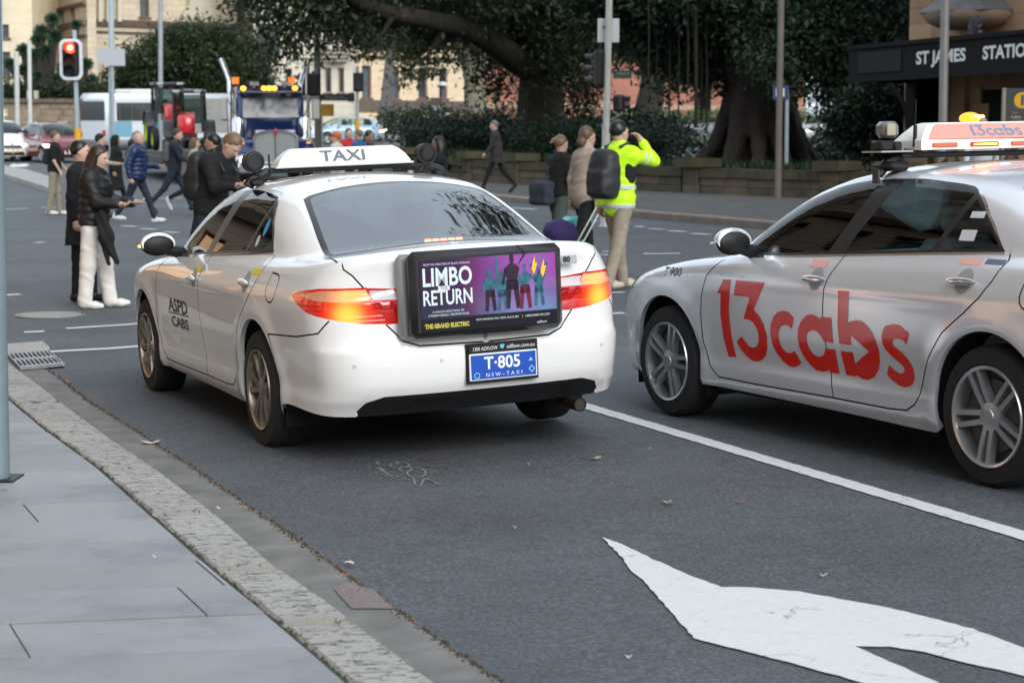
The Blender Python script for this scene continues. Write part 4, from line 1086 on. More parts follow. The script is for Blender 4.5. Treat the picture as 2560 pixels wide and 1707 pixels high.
def mixc(t, f, a, b, L, mode='MIX'):
    m = t.nodes.new('ShaderNodeMix'); m.data_type = 'RGBA'; m.blend_type = mode
    for v, i in ((f, 0), (a, 6), (b, 7)):
        if isinstance(v, (int, float)): m.inputs[i].default_value = v
        elif isinstance(v, tuple): m.inputs[i].default_value = (*v, 1)
        else: L(v, m.inputs[i])
    return m.outputs[2]
def g3(v): return (v, v, v)
def asph(t, b, tc, N, L):
    o = tc.outputs['Object']
    v = N('ShaderNodeTexVoronoi', Scale=95.0); L(o, v.inputs['Vector'])
    n1 = N('ShaderNodeTexNoise', Scale=55.0, Detail=6.0, Roughness=.75); L(o, n1.inputs['Vector'])
    n2 = N('ShaderNodeTexNoise', Scale=.55, Detail=6.0, Roughness=.6); L(o, n2.inputs['Vector'])
    n3 = N('ShaderNodeTexNoise', Scale=3.5, Detail=5.0, Roughness=.7, Distortion=1.5); L(o, n3.inputs['Vector'])
    c = ramp(t, [(.30, (.032,.036,.042)), (.5, (.078,.087,.097)), (.72, (.165,.178,.192))], n1.outputs[0], L)
    sp = ramp(t, [(0, (.30,.30,.29)), (.10, (.06,.062,.066))], v.outputs['Distance'], L)
    wh = N('ShaderNodeTexWhiteNoise'); L(v.outputs['Position'], wh.inputs[0])
    f = ramp(t, [(.80, g3(0)), (.92, g3(.75))], wh.outputs[0], L)
    c = mixc(t, f, c, sp, L)
    c = mixc(t, 1.0, c, ramp(t, [(.3, g3(.74)), (.7, g3(1.22))], n2.outputs[0], L), L, 'MULTIPLY')
    c = mixc(t, .6, c, ramp(t, [(.35, g3(.75)), (.5, g3(1.0)), (.75, g3(1.12))], n3.outputs[0], L), L, 'MULTIPLY')
    L(c, b.inputs['Base Color']); b.inputs['Roughness'].default_value = .72; b.inputs['Specular IOR Level'].default_value = .35
    bp = N('ShaderNodeBump', Strength=.55, Distance=.006); L(n1.outputs[0], bp.inputs['Height']); L(bp.outputs[0], b.inputs['Normal'])
ASPH = node_mat('asphalt', asph)
def paint_(t, b, tc, N, L):
    o = tc.outputs['Object']
    n1 = N('ShaderNodeTexNoise', Scale=26.0, Detail=8.0, Roughness=.8); L(o, n1.inputs['Vector'])
    n2 = N('ShaderNodeTexNoise', Scale=2.2, Detail=5.0); L(o, n2.inputs['Vector'])
    v = N('ShaderNodeTexVoronoi', Scale=2.6, _feature='DISTANCE_TO_EDGE'); ds = N('ShaderNodeMix', _data_type='VECTOR')
    n3 = N('ShaderNodeTexNoise', Scale=4.0, Detail=4.0); L(o, n3.inputs['Vector']); ds.inputs[0].default_value = .35; L(o, ds.inputs[4]); L(n3.outputs[1], ds.inputs[5]); L(ds.outputs[1], v.inputs['Vector'])
    cr = ramp(t, [(.0, g3(1)), (.012, g3(0))], v.outputs['Distance'], L)
    ck = mixc(t, 1.0, cr, ramp(t, [(.50, g3(0)), (.58, g3(.8))], n2.outputs[0], L), L, 'MULTIPLY')
    c = ramp(t, [(.2, (.48,.49,.49)), (.5, (.60,.61,.61)), (.8, (.66,.67,.66))], n1.outputs[0], L)
    w_ = ramp(t, [(.29, g3(1)), (.36, g3(0))], n1.outputs[0], L)
    c = mixc(t, w_, c, (.12,.12,.125), L); c = mixc(t, ck, c, (.16,.16,.17), L)
    L(c, b.inputs['Base Color']); b.inputs['Roughness'].default_value = .6
    bp = N('ShaderNodeBump', Strength=.4, Distance=.004); L(n1.outputs[0], bp.inputs['Height']); L(bp.outputs[0], b.inputs['Normal'])
ROADPAINT = node_mat('road_paint', paint_)
def kerbm(t, b, tc, N, L):
    o = tc.outputs['Object']; mp = N('ShaderNodeMapping'); mp.inputs['Rotation'].default_value = (0,0,R(-4)); mp.inputs['Scale'].default_value = (15, 46, 20); L(o, mp.inputs[0])
    n1 = N('ShaderNodeTexNoise', Scale=1.0, Detail=5.0, Roughness=.62, Distortion=1.4); L(mp.outputs[0], n1.inputs['Vector'])
    n2 = N('ShaderNodeTexNoise', Scale=90.0, Detail=6.0, Roughness=.8); L(o, n2.inputs['Vector']); n4 = N('ShaderNodeTexNoise', Scale=1.4, Detail=4.0); L(o, n4.inputs['Vector'])
    c = ramp(t, [(.25, (.25,.25,.24)), (.75, (.44,.435,.42))], n2.outputs[0], L)
    c = mixc(t, .8, c, ramp(t, [(.35, (.88,.85,.82)), (.7, (1.05,1.04,1.0))], n4.outputs[0], L), L, 'MULTIPLY')
    pit = ramp(t, [(.36, g3(1)), (.43, g3(0))], n1.outputs[0], L)
    c = mixc(t, pit, c, (.13,.13,.13), L); L(c, b.inputs['Base Color']); b.inputs['Roughness'].default_value = .85
    bp = N('ShaderNodeBump', Strength=1.0, Distance=.012); bp.invert = True; L(pit, bp.inputs['Height'])
    b2 = N('ShaderNodeBump', Strength=.35, Distance=.003); L(n2.outputs[0], b2.inputs['Height']); L(bp.outputs[0], b2.inputs['Normal']); L(b2.outputs[0], b.inputs['Normal'])
KERB = node_mat('pitted_granite_kerb', kerbm)
def pavem(t, b, tc, N, L):
    o = tc.outputs['Object']; oi = t.nodes.new('ShaderNodeObjectInfo')
    n1 = N('ShaderNodeTexNoise', Scale=160.0, Detail=6.0, Roughness=.8); L(o, n1.inputs['Vector']); n2 = N('ShaderNodeTexNoise', Scale=1.6, Detail=6.0, Roughness=.65); L(o, n2.inputs['Vector'])
    n3 = N('ShaderNodeTexVoronoi', Scale=3.1); L(o, n3.inputs['Vector'])
    c = ramp(t, [(.25, (.215,.228,.24)), (.75, (.305,.32,.335))], n1.outputs[0], L)
    c = mixc(t, 1.0, c, ramp(t, [(.3, (.66,.65,.66)), (.48, g3(.95)), (.72, (1.13,1.11,1.09))], n2.outputs[0], L), L, 'MULTIPLY')
    sp = ramp(t, [(.05, g3(.7)), (.085, g3(0))], n3.outputs['Distance'], L); wn = N('ShaderNodeTexWhiteNoise'); L(n3.outputs['Position'], wn.inputs[0])
    c = mixc(t, mixc(t, 1.0, sp, ramp(t, [(.55, g3(0)), (.7, g3(1))], wn.outputs[0], L), L, 'MULTIPLY'), c, (.10,.10,.11), L)
    c = mixc(t, 1.0, c, ramp(t, [(0, g3(.90)), (1, (1.06,1.04,1.04))], oi.outputs['Random'], L), L, 'MULTIPLY')
    L(c, b.inputs['Base Color']); b.inputs['Roughness'].default_value = .62
    bp = N('ShaderNodeBump', Strength=.3, Distance=.002); L(n1.outputs[0], bp.inputs['Height']); L(bp.outputs[0], b.inputs['Normal'])
PAVE = node_mat('bluestone_paver', pavem)
CONC = mat('gutter_concrete', (.195,.19,.18), .85, noise=(6,.4), bump=(120,.4,.003))
CONCD = mat('pavement_asphalt', (.085,.082,.078), .85, noise=(1.2,.3), bump=(60,.4,.005))
MOSS = mat('moss', (.055,.07,.02), .95, noise=(60,.5), bump=(200,.8,.004))
DIRT = mat('joint_dirt', (.055,.048,.036), .95, noise=(40,.5), bump=(150,.8,.004))

# the road: one sheet out to the horizon
xs = [-400,-120,-60,-30]+[x for x in range(-20, 21, 2)]+[30,60,120,400]
ys = [-60,-20,-8]+list(range(0, 30, 2))+list(range(30, 140, 4))+[180,260,400,700]
V = [(x, y, ground(x, y)) for y in ys for x in xs]; n = len(xs)
road = mesh_obj('road', V, [(j*n+i, j*n+i+1, (j+1)*n+i+1, (j+1)*n+i) for j in range(len(ys)-1) for i in range(n-1)], ASPH, smooth=True); tag(road, kind='structure')
def strip(name, A, B, mat_, dz, parent=None, kind=None, lift=True, sub=1):
    """surface between two world polylines"""
    vs = []; fs = []
    for a, b in zip(A, B): vs += [(a[0], a[1], ground(a[0], a[1])+dz), (b[0], b[1], ground(b[0], b[1])+dz)]
    for i in range(len(A)-1): fs.append((2*i, 2*i+1, 2*i+3, 2*i+2))
    o = mesh_obj(name, vs, fs, mat_, parent)
    bm = bmesh.new(); bm.from_mesh(o.data); bmesh.ops.recalc_face_normals(bm, faces=bm.faces)
    if bm.faces and sum(f.normal.z for f in bm.faces) < 0: bmesh.ops.reverse_faces(bm, faces=bm.faces)
    bm.to_mesh(o.data); bm.free()
    if kind: o['kind'] = kind
    return o
def resamp(P, n):
    P = [Vector((p[0], p[1])) for p in P]; L = [0]
    for a, b in zip(P[:-1], P[1:]): L.append(L[-1]+(b-a).length)
    out = []
    for t in np.linspace(0, L[-1], n):
        i = min(max(0, int(np.searchsorted(L, t))-1), len(P)-2); k = (t-L[i])/(L[i+1]-L[i]); out.append(P[i].lerp(P[i+1], k))
    return out
# kerb, gutter (measured where they lie, then continued past the frame)
kin = [gnd(u, v, .15) for u, v in ((-300,800),(-120,880),(-40,945),(27,1000),(108,1068),(248,1169),(388,1293),(541,1428),(721,1573),(866,1699))]
kout = [gnd(u, v, .15) for u, v in ((-300,745),(-100,815),(30,905),(100,955),(158,1000),(289,1095),(406,1171),(564,1289),(699,1406),(834,1496),(1026,1642))]
gout = [gnd(u, v, 0) for u, v in ((-300,722),(-100,790),(60,890),(150,948),(212,1000),(334,1077),(451,1153),(609,1262),(767,1370),(900,1469),(1239,1704))]
def extend(P, L=9):
    a, b = P[-2], P[-1]; d = (b-a); d.normalize(); d = Vector((.42,-.90,0)).lerp(d, .5).normalized(); return P+[b+d*L]
kin, kout, gout = extend(kin), extend(kout), extend(gout)
gi = resamp(kout, 40); go = resamp(gout, 40)
gutter = strip('gutter', gi, go, CONC, .006, kind='structure')
# footpath base slab
kb = resamp(kin, 80); fv = []; ff = []
for i, q in enumerate(kb):
    for x in [q.x]+[q.x+(-14-q.x)*t for t in (.1,.25,.5,.75,1)]+[-40]: fv.append((x, q.y, ground(x, q.y)+.1462))
for i in range(79):
    for k in range(6): ff.append((i*7+k, i*7+k+1, (i+1)*7+k+1, (i+1)*7+k))
footpath = mesh_obj('footpath', fv, ff, DIRT); footpath['kind'] = 'structure'
if footpath.data.polygons[30].normal.z < 0: footpath.data.flip_normals()
# kerb stones
ki = resamp(kin, 240); _kp = [Vector((p.x, p.y)) for p in kout]
def across(p, d=Vector((math.cos(R(2)), math.sin(R(2))))):
    best = None
    for a, b in zip(_kp[:-1], _kp[1:]):
        e = b-a; den = d.x*e.y-d.y*e.x
        if abs(den) < 1e-9: continue
        t = ((a.x-p.x)*e.y-(a.y-p.y)*e.x)/den; k = ((a.x-p.x)*d.y-(a.y-p.y)*d.x)/den
        if t > 0 and -.01 <= k <= 1.01 and (best is None or t < best[0]): best = (t, p+d*t)
    return best[1] if best else p+d*.4
ko = [across(p) for p in ki]
cuts = [0, 14, 30, 44, 58, 70, 82, 93, 103]
def kidx(v):      # index along the kerb where a joint shows at image height v on the inner edge
    best = min(range(240), key=lambda i: abs((lambda q: q)(proj_v(ki[i].x, ki[i].y, ground(ki[i].x, ki[i].y)+.15))-v)); return best
def proj_v(x, y, z):
    yy = y*math.cos(PITCH)-(z-CAM_H)*math.sin(PITCH); zz = y*math.sin(PITCH)+(z-CAM_H)*math.cos(PITCH); return 853.5-FPX*zz/yy
cuts = sorted(set([0]+[kidx(v) for v in (830,870,915,960,1005,1052,1099,1169,1286,1415,1563)]+[200,220,239]))
for a, b in zip(cuts[:-1], cuts[1:]):
    if b-a < 2: continue
    k = max(3, min(12, b-a)); I = np.linspace(a+.6, b-.6, k)
    def P_(S, t):
        i = int(t); f = t-i; return S[i].lerp(S[min(i+1, 239)], f)
    vs = []; fs = []
    for t in I:
        p, q = P_(ki, t), P_(ko, t); d = (q-p).normalized()
        j = [random.uniform(-.006,.006) for _ in range(2)]
        p = p + d*(.012+j[0]); q = q - d*.004
        for w_, z in ((p, .02), (p, .138), (p+d*.012, .150), (q-d*.03, .150), (q, .118), (q, -.02)): vs.append((w_.x, w_.y, ground(w_.x, w_.y)+z))
    for i in range(k-1):
        for c in range(5): fs.append((i*6+c, i*6+c+1, (i+1)*6+c+1, (i+1)*6+c))
    fs += [tuple(range(6))[::-1], tuple(range((k-1)*6, k*6))]
    o = mesh_obj('kerb_stone', vs, fs, KERB, footpath)
    bm = bmesh.new(); bm.from_mesh(o.data); bmesh.ops.recalc_face_normals(bm, faces=bm.faces); bm.to_mesh(o.data); bm.free()
# moss and dirt along the inner kerb joint; dirt and litter along the gutter edge
def scatter_clumps(name, path, mats, n, sz, dz, spread, parent=None, seed=1, flat=.35):
    r = np.random.default_rng(seed); pts = resamp(path, 400); vs = []; fs = []; fm = []
    for _ in range(n):
        t = r.integers(0, 399); p = pts[t].lerp(pts[t+1], r.random()); p = Vector((p.x+r.normal()*spread, p.y+r.normal()*spread))
        s = sz*(.4+r.random()*1.2); z = ground(p.x, p.y)+dz; m = 6; b = len(vs); a0 = r.random()*6
        vs.append((p.x, p.y, z+s*flat))
        for k in range(m): a = a0+2*PI*k/m; q = s*(.6+r.random()*.7); vs.append((p.x+q*math.cos(a), p.y+q*math.sin(a), z-.004))
        for k in range(m): fs.append((b, b+1+k, b+1+(k+1) % m)); fm.append(int(r.integers(0, len(mats))))
    o = mesh_obj(name, vs, fs, parent=parent, mats=mats, fmat=fm); o['kind'] = 'stuff'; return o
scatter_clumps('moss', [p for p in ki[30:]], [MOSS, DIRT, DIRT], 1300, .008, .146, .006, footpath, 3, .5)
scatter_clumps('litter', gout, [DIRT, mat('leaf_litter', (.16,.085,.04), .9), DIRT, DIRT], 3600, .010, .004, .011, None, 4, .6)
litter = [o for o in bpy.data.objects if o.name == 'litter'][0]; tag(litter, 'dark line of dirt and leaf crumbs along the edge of the gutter', 'litter')
# pavers, each a slab of its own
ra, ca = R(4), R(113)
e1 = Vector((math.cos(ra), math.sin(ra))); e2 = Vector((math.cos(ca), math.sin(ca)))
o0 = gnd(97, 1304, .15); o0 = Vector((o0.x, o0.y)); rowh = .43
def clip_poly(poly, path):
    """keep what is on the footpath side (left) of the kerb"""
    cen = sum(poly, Vector((0,0)))/len(poly)
    for a, b in zip(path[:-1], path[1:]):
        if min((a-cen).length, (b-cen).length, ((a+b)/2-cen).length) > .62 and (b-a).length < 3: continue
        d = (b-a); nrm = Vector((d.y, -d.x)).normalized()
        if nrm.x > 0: nrm = -nrm
        out = []
        for i in range(len(poly)):
            p, q = poly[i], poly[(i+1) % len(poly)]; dp = (p-a).dot(nrm)-.012; dq = (q-a).dot(nrm)-.012
            if dp >= 0: out.append(p)
            if dp*dq < 0: out.append(p.lerp(q, dp/(dp-dq)))
        poly = out
        if len(poly) < 3: return None
    return poly
kk = resamp(kin, 60)
r_ = random.Random(11)
joints = {0:.0,-1:-.27,-2:.62,-3:.42,-4:.26,-5:1.0,1:.5,3:.02,2:.8}
for row in range(-9, 10):
    off = joints.get(row, r_.uniform(0, 1)); x = -3.4+off-(off//1.0)
    cuts_ = []; t = off
    while t > -6.5: t -= r_.choice((.8,1.05,1.3))
    while t < 5: cuts_.append(t); t += r_.choice((.8,1.05,1.3)) if abs(t-off) > .01 else 1.0
    if off not in cuts_: cuts_ = sorted(cuts_+[off]); cuts_ = [c for i, c in enumerate(cuts_) if c == off or abs(c-off) > .45]
    for a, b in zip(cuts_[:-1], cuts_[1:]):
        lo = a+.0026; hi = b-.0026; r0 = row*rowh+.0065; r1 = (row+1)*rowh-.0065
        quad = [o0+e1*lo+e2*r0, o0+e1*hi+e2*r0, o0+e1*hi+e2*r1, o0+e1*lo+e2*r1]
        if quad[0].x < -5.5 or quad[0].y < 2.5: continue
        def inn(q):
            j = min(range(60), key=lambda i: (kk[i]-q).length); d_ = (kk[min(j+1, 59)]-kk[max(j-1, 0)]).normalized(); n2 = Vector((d_.y, -d_.x))
            return (q-kk[j]).dot(n2)-.010
        qd = []; Q4 = [quad[k].lerp(quad[(k+1) % 4], t_/6) for k in range(4) for t_ in range(6)]
        for i_, q in enumerate(Q4):
            q2 = Q4[(i_+1) % 24]; a_, b_ = inn(q), inn(q2)
            if a_ >= 0: qd.append(q)
            if a_*b_ < 0:
                lo_, hi_ = (q, q2) if a_ >= 0 else (q2, q)
                for _ in range(8):
                    mm_ = (lo_+hi_)/2
                    if inn(mm_) >= 0: lo_ = mm_
                    else: hi_ = mm_
                qd.append(lo_)
        p = [q for i_, q in enumerate(qd) if (q-qd[i_-1]).length > .004]
        if len(p) < 3: p = None
        if not p: continue
        cc = sum(p, Vector((0,0)))/len(p); jn = min(range(60), key=lambda i: (kk[i]-cc).length)
        dk = (kk[min(jn+1, 59)]-kk[max(jn-1, 0)]).normalized(); nk = Vector((dk.y, -dk.x)); nk = nk if nk.x < 0 else -nk
        m = len(p); dz = .150+r_.uniform(-.0015,.0015); c = sum(p, Vector((0,0)))/m
        vs = [(q.x, q.y, ground(q.x, q.y)+.13) for q in p]+[(q.x, q.y, ground(q.x, q.y)+dz-.002) for q in p]+[(q.x+(c.x-q.x)*.003, q.y+(c.y-q.y)*.003, ground(q.x, q.y)+dz) for q in p]
        fs = [tuple(range(2*m, 3*m))]+[(i, (i+1) % m, m+(i+1) % m, m+i) for i in range(m)]+[(m+i, m+(i+1) % m, 2*m+(i+1) % m, 2*m+i) for i in range(m)]
        o = mesh_obj('paver', vs, fs, PAVE, footpath)
        if o.data.polygons[0].normal.z < 0: o.data.flip_normals()
# crossing lines, lane lines, arrow
def line_px(name, pts, wid, dz=.005, pm=None):
    P = [gnd(u, v) for u, v in pts]; P = resamp(P, max(2, int(sum((b-a).length for a, b in zip(P[:-1], P[1:]))/.6)+2)); A = []; B = []
    for i, p in enumerate(P):
        d = (P[min(i+1, len(P)-1)]-P[max(i-1, 0)]).normalized(); n_ = Vector((-d.y, d.x)); A.append(p+n_*wid/2); B.append(p-n_*wid/2)
    return strip(name, A, B, pm or ROADPAINT, dz, kind='structure')
line_px('crossing_line', [(-60,886),(165,879),(321,869),(900,820),(1510,785),(1560,783)], .13)
line_px('crossing_line', [(165,822),(321,812),(900,765),(1497,733),(1560,731)], .12)
line_px('crossing_line', [(60,831),(111,829)], .12)
a_, b_ = gnd(1441,1009), gnd(2560,1341); d_ = (b_-a_)
line = [a_-d_*.95, a_, b_, b_+d_*.6]; A = []; B = []
dn = Vector((d_.x, d_.y)).normalized(); n_ = Vector((-dn.y, dn.x))
for p in resamp(line, 260): A.append(p+n_*(.055+random.uniform(-.004,.004))); B.append(p-n_*(.055+random.uniform(-.004,.004)))
strip('lane_line', A, B, ROADPAINT, .005, kind='structure')
Z2 = lambda x, y: gnd(1350+x*.5147, 900+y*.5147)
arrow = [(300,865),(385,893),(500,950),(600,995),(700,1040),(885,1108),(1010,1108),(1260,1130),(1450,1165),(1700,1210),(1900,1258),(2100,1312),(2351,1405),(2600,1520),(2760,1620),(2500,1600),(2351,1540),(2270,1520),(1990,1460),(1870,1425),(1700,1400),(1525,1395),(1700,1470),(1920,1568),(2250,1750),(1950,1700),(1550,1568),(1300,1500),(1000,1420),(870,1390),(750,1357),(690,1290),(600,1190),(500,1075),(450,1035),(400,965)]
ap = [Z2(*p) for p in arrow]; ap = [(a.lerp(b, k/ max(1, int((b-a).length/.035)))+Vector((random.uniform(-.004,.004), random.uniform(-.004,.004), 0))) for a, b in zip(ap, ap[1:]+ap[:1]) for k in range(max(1, int((b-a).length/.035)))]
from mathutils.geometry import tessellate_polygon
tri = tessellate_polygon([[Vector((p.x, p.y, 0)) for p in ap]])
o = mesh_obj('turn_arrow', [(p.x, p.y, ground(p.x, p.y)+.006) for p in ap], [tuple(t_) for t_ in tri], ROADPAINT); o['kind'] = 'structure'
bm = bmesh.new(); bm.from_mesh(o.data)
for f in bm.faces:
    if f.normal.z < 0: f.normal_flip()
bm.to_mesh(o.data); bm.free()
for pts in ([(1457,638),(1541,637)],[(1608,635),(1700,634)],[(8,524),(71,522)],[(103,520),(147,520)],[(369,497),(455,495)],[(321,513),(344,513)],
            [(306,565),(341,567)],[(352,572),(390,574)],[(410,580),(444,582)],[(90,606),(109,607)],[(1532,560),(1547,561)],[(1591,566),(1606,568)],
            [(1622,572),(1659,574)],[(1673,577),(1714,580)],[(1730,584),(1774,587)],[(14,739),(50,736)],[(1456,626),(1480,627)],[(1506,629),(1522,629)],[(1280,520),(1340,524)],[(1480,553),(1495,554)],[(1400,549),(1430,550)]):
    line_px('crossing_dash', pts, .16)
# manhole, grate
c = gnd(128, 787); m = MB(); m.lathe([(0,.006),(.30,.008),(.305,.003)], 32, Matrix.Translation(c), cap=False); m.lathe([(.315,.003),(.335,.008),(.36,.006),(.362,.0)], 32, Matrix.Translation(c), cap=False)
o = m.build('manhole_cover', mat('cast_iron_pale', (.30,.29,.28), .6, noise=(20,.2), bump=(60,.8,.01)), smooth=30); tag(o, 'round pale manhole cover in the road behind the two standing women', 'manhole')
G = [gnd(u, v, .012) for u, v in ((14,886),(121,879),(162,915),(50,925))]
def quadpt(Q, a, b): return Q[0].lerp(Q[1], a).lerp(Q[3].lerp(Q[2], a), b)
GM = mat('grate_iron', (.33,.34,.35), .5, metal=.3, noise=(30,.3))
gr = thing('drain_grate', 'steel drain grate with slots in the gutter by the footpath corner', 'drain')
m = MB(); m.add([p-Vector((0,0,.006)) for p in G], [(0,1,2,3)]); m.build('grate_pit', DARKV, gr)
def barq(Q, a0, a1, b0, b1, nm):
    m = MB(); P = [quadpt(Q, a, b) for a, b in ((a0,b0),(a1,b0),(a1,b1),(a0,b1))]; up = Vector((0,0,.022)); m.add([p for p in P]+[p+up for p in P], [(4,5,6,7),(0,1,5,4),(1,2,6,5),(2,3,7,6),(3,0,4,7)]); m.build(nm, GM, gr)
for b0, b1 in ((0,.09),(.46,.54),(.91,1)): barq(G, 0, 1, b0, b1, 'grate_rail')
for k in range(10): barq(G, k*.1+.0 if k else 0, k*.1+.035, .09, .46, 'grate_bar'); barq(G, k*.1, k*.1+.035, .54, .91, 'grate_bar')
barq(G, .97, 1, .09, .91, 'grate_bar')
G2 = [gnd(u, v, .02) for u, v in ((5,866),(106,858),(124,873),(10,882))]
m = MB(); up = Vector((0,0,.02)); m.add([p for p in G2]+[p+up for p in G2], [(4,5,6,7),(0,1,5,4),(1,2,6,5),(2,3,7,6),(3,0,4,7)])
o = m.build('inspection_cover', mat('lid_concrete', (.36,.34,.33), .7, noise=(20,.2))); tag(o, 'flat concrete drain lid set just beyond the slotted grate', 'drain lid')
# fallen leaves and litter on the ground
def leaf(u, v, L, W, mt, label, dz=.008, rot=0, curl=.02, path=False):
    p = gnd(u, v, dz if not path else .152); q = [(-.5,0),(-.2,.35),(.05,.22),(.25,.5),(.5,.05),(.3,-.4),(.0,-.2),(-.25,-.35)]
    c_, s_ = math.cos(rot), math.sin(rot); vs = []
    for a, b in q: x, y = a*L, b*W; vs.append((p.x+x*c_-y*s_, p.y+x*s_+y*c_, p.z+curl*(abs(a)*1.2)+.002))
    vs.append((p.x, p.y, p.z+.001)); fs = [(8, i, (i+1) % 8) for i in range(8)]
    o = mesh_obj('fallen_leaf', vs, fs, mt); tag(o, label, 'leaf', 'fallen leaves on the road and gutter')
LF = mat('dry_leaf', (.50,.36,.22), .8, noise=(30,.4)); LF2 = mat('pale_leaf', (.62,.56,.48), .8, noise=(30,.3)); LFW = mat('paper_scrap', (.75,.76,.76), .7)
leaf(377,1108,.115,.10,LF2,'large pale dry leaf lying in the gutter beside the taxi rear wheel',curl=.025,rot=.1)
leaf(1488,1147,.075,.05,LF,'thin curled brown leaf on the road behind the white taxi',rot=.5); leaf(1668,1257,.045,.06,LF,'small tan leaf on the road above the painted arrow tip')
leaf(1850,1255,.05,.03,mat('red_leaf', (.30,.10,.06), .8),'tiny reddish twig leaf right of the tan leaf'); leaf(2058,1440,.035,.03,LF2,'small pale leaf lying just above the painted arrow shaft')
leaf(873,1411,.030,.05,LF2,'pale leaf on the asphalt right beside the gutter edge',rot=1.2); leaf(172,955,.05,.05,mat('orange_leaf', (.45,.17,.05), .8),'orange leaf on the kerb below the drain grate',path=True)
leaf(97,950,.035,.04,MAT['orange_leaf'],'small brown leaf on kerb just left of the orange leaf',path=True)
leaf(1572,1645,.025,.02,LFW,'white scrap left of the arrow near the bottom of the frame'); leaf(1288,1320,.02,.012,LFW,'white scrap of paper alone in the lane below the taxi'); leaf(1625,1122,.016,.01,LFW,'tiny white scrap close to the lane line'); leaf(1322,1161,.018,.012,LFW,'tiny white scrap below the taxi exhaust')
leaf(388,1394,.022,.01,LFW,'white scrap on the grey pavers',path=True); leaf(549,1272,.03,.03,LF2,'pale leaf flake on the pitted kerb stone',path=True)
# chalk scribble behind the taxi, orange survey marks
CH = mat('survey_paint', (.22,.23,.23), .8, noise=(60,.5)); SC_ = lambda x, y: gnd(600+x*.3871, 1100+y*.3871)
def scrib(pts, mt, w_=.006):
    P = [SC_(*p) for p in pts]; A = []; B = []
    P = [Vector((p.x, p.y)) for p in P]
    for i, p in enumerate(P):
        d = (P[min(i+1, len(P)-1)]-P[max(i-1, 0)]); n_ = Vector((-d.y, d.x)).normalized(); A.append(p+n_*w_*1.2); B.append(p-n_*w_)
    return strip('survey_mark', A, B, mt, .0035, kind='structure')
def loop(cx, cy, rx, ry, n=14): return [(cx+rx*math.cos(2*PI*k/n), cy+ry*math.sin(2*PI*k/n)) for k in range(n+1)]
for pts in (loop(950,150,70,17), [(820,190),(900,175),(930,200),(870,215),(980,240)], [(880,180),(960,225),(1040,240)], loop(1030,165,62,20), [(930,235),(1040,235),(950,262),(1080,255)], loop(1140,215,60,30), loop(1070,190,40,18), [(1120,250),(1130,290),(1165,300),(1190,255),(1240,270),(1290,290),(1240,290)], [(1200,250),(1250,275)]): scrib(pts, CH)
OM = mat('survey_paint_orange', (.20,.11,.07), .8, noise=(60,.5))
for pts in ([(1150,125),(1200,110),(1290,110),(1310,128),(1180,130)], loop(1290,165,85,17), [(1290,195),(1300,205)]): scrib(pts, OM, .004)
# patch of pinkish repair on the gutter
pp = [gnd(u, v, 0) for u, v in ((834,1478),(870,1462),(935,1480),(985,1527),(880,1527))]
o = mesh_obj('gutter_patch', [(p.x, p.y, ground(p.x, p.y)+.010) for p in pp], [(0,4,3,2,1)], mat('pink_repair', (.24,.195,.19), .85, noise=(40,.35), bump=(90,.8,.01)), gutter)
if o.data.polygons[0].normal.z < 0: o.data.flip_normals()
# traffic island at the left, far pavement
isl = [gnd(u, v) for u, v in ((-260,398),(5,445),(60,462),(122,483),(140,478),(132,455),(60,432),(-260,385))]
m = MB(); nI = len(isl); vs = [(p.x, p.y, ground(p.x, p.y)-.02) for p in isl]+[(p.x, p.y, ground(p.x, p.y)+.15) for p in isl]
c = sum(isl, Vector())/nI; vs += [(p.x+(c.x-p.x)*.03, p.y+(c.y-p.y)*.03, ground(p.x, p.y)+.16) for p in isl]
m.add(vs, [(i, (i+1) % nI, nI+(i+1) % nI, nI+i) for i in range(nI)]+[(nI+i, nI+(i+1) % nI, 2*nI+(i+1) % nI, 2*nI+i) for i in range(nI)]+[tuple(range(2*nI, 3*nI))])
o = m.build('traffic_island', mat('island_concrete', (.34,.33,.31), .8, noise=(2,.25))); o['kind'] = 'structure'
# pavement in front of the park wall
kf = [gnd(u, v) for u, v in ((1000,470),(1130,488),(1280,508),(1347,513),(1588,546),(1680,552),(1842,568),(2100,590))]
kf = [Vector((-14, 92, 0))]+kf+[Vector((12.6, 28.5, 0)), Vector((19, 9, 0)), Vector((23, -8, 0))]
back_ = [Vector((p.x+16, p.y+18, 0)) for p in kf]
pv = strip('far_pavement', resamp(kf, 60), resamp(back_, 60), CONCD, .14, kind='structure')
kf2 = [Vector((p.x, p.y, 0)) for p in kf]; nn = resamp(kf2, 60); A = []; B = []
vs = []; fs = []
for i, p in enumerate(nn):
    d = (nn[min(i+1, 59)]-nn[max(i-1, 0)]).normalized(); n_ = Vector((-d.y, d.x))
    if n_.y < 0: n_ = -n_
    for q, z in ((p-n_*.02, -.02), (p-n_*.02, .13), (p, .150), (p+n_*.28, .150), (p+n_*.28, .10)): vs.append((q.x, q.y, ground(q.x, q.y)+z))
for i in range(59):
    for c in range(4): fs.append((i*5+c, i*5+c+1, (i+1)*5+c+1, (i+1)*5+c))
o = mesh_obj('far_kerb', vs, fs, mat('far_kerb_stone', (.24,.20,.17), .8, noise=(3,.3))); o['kind'] = 'structure'
bm = bmesh.new(); bm.from_mesh(o.data); bmesh.ops.recalc_face_normals(bm, faces=bm.faces); bm.to_mesh(o.data); bm.free()
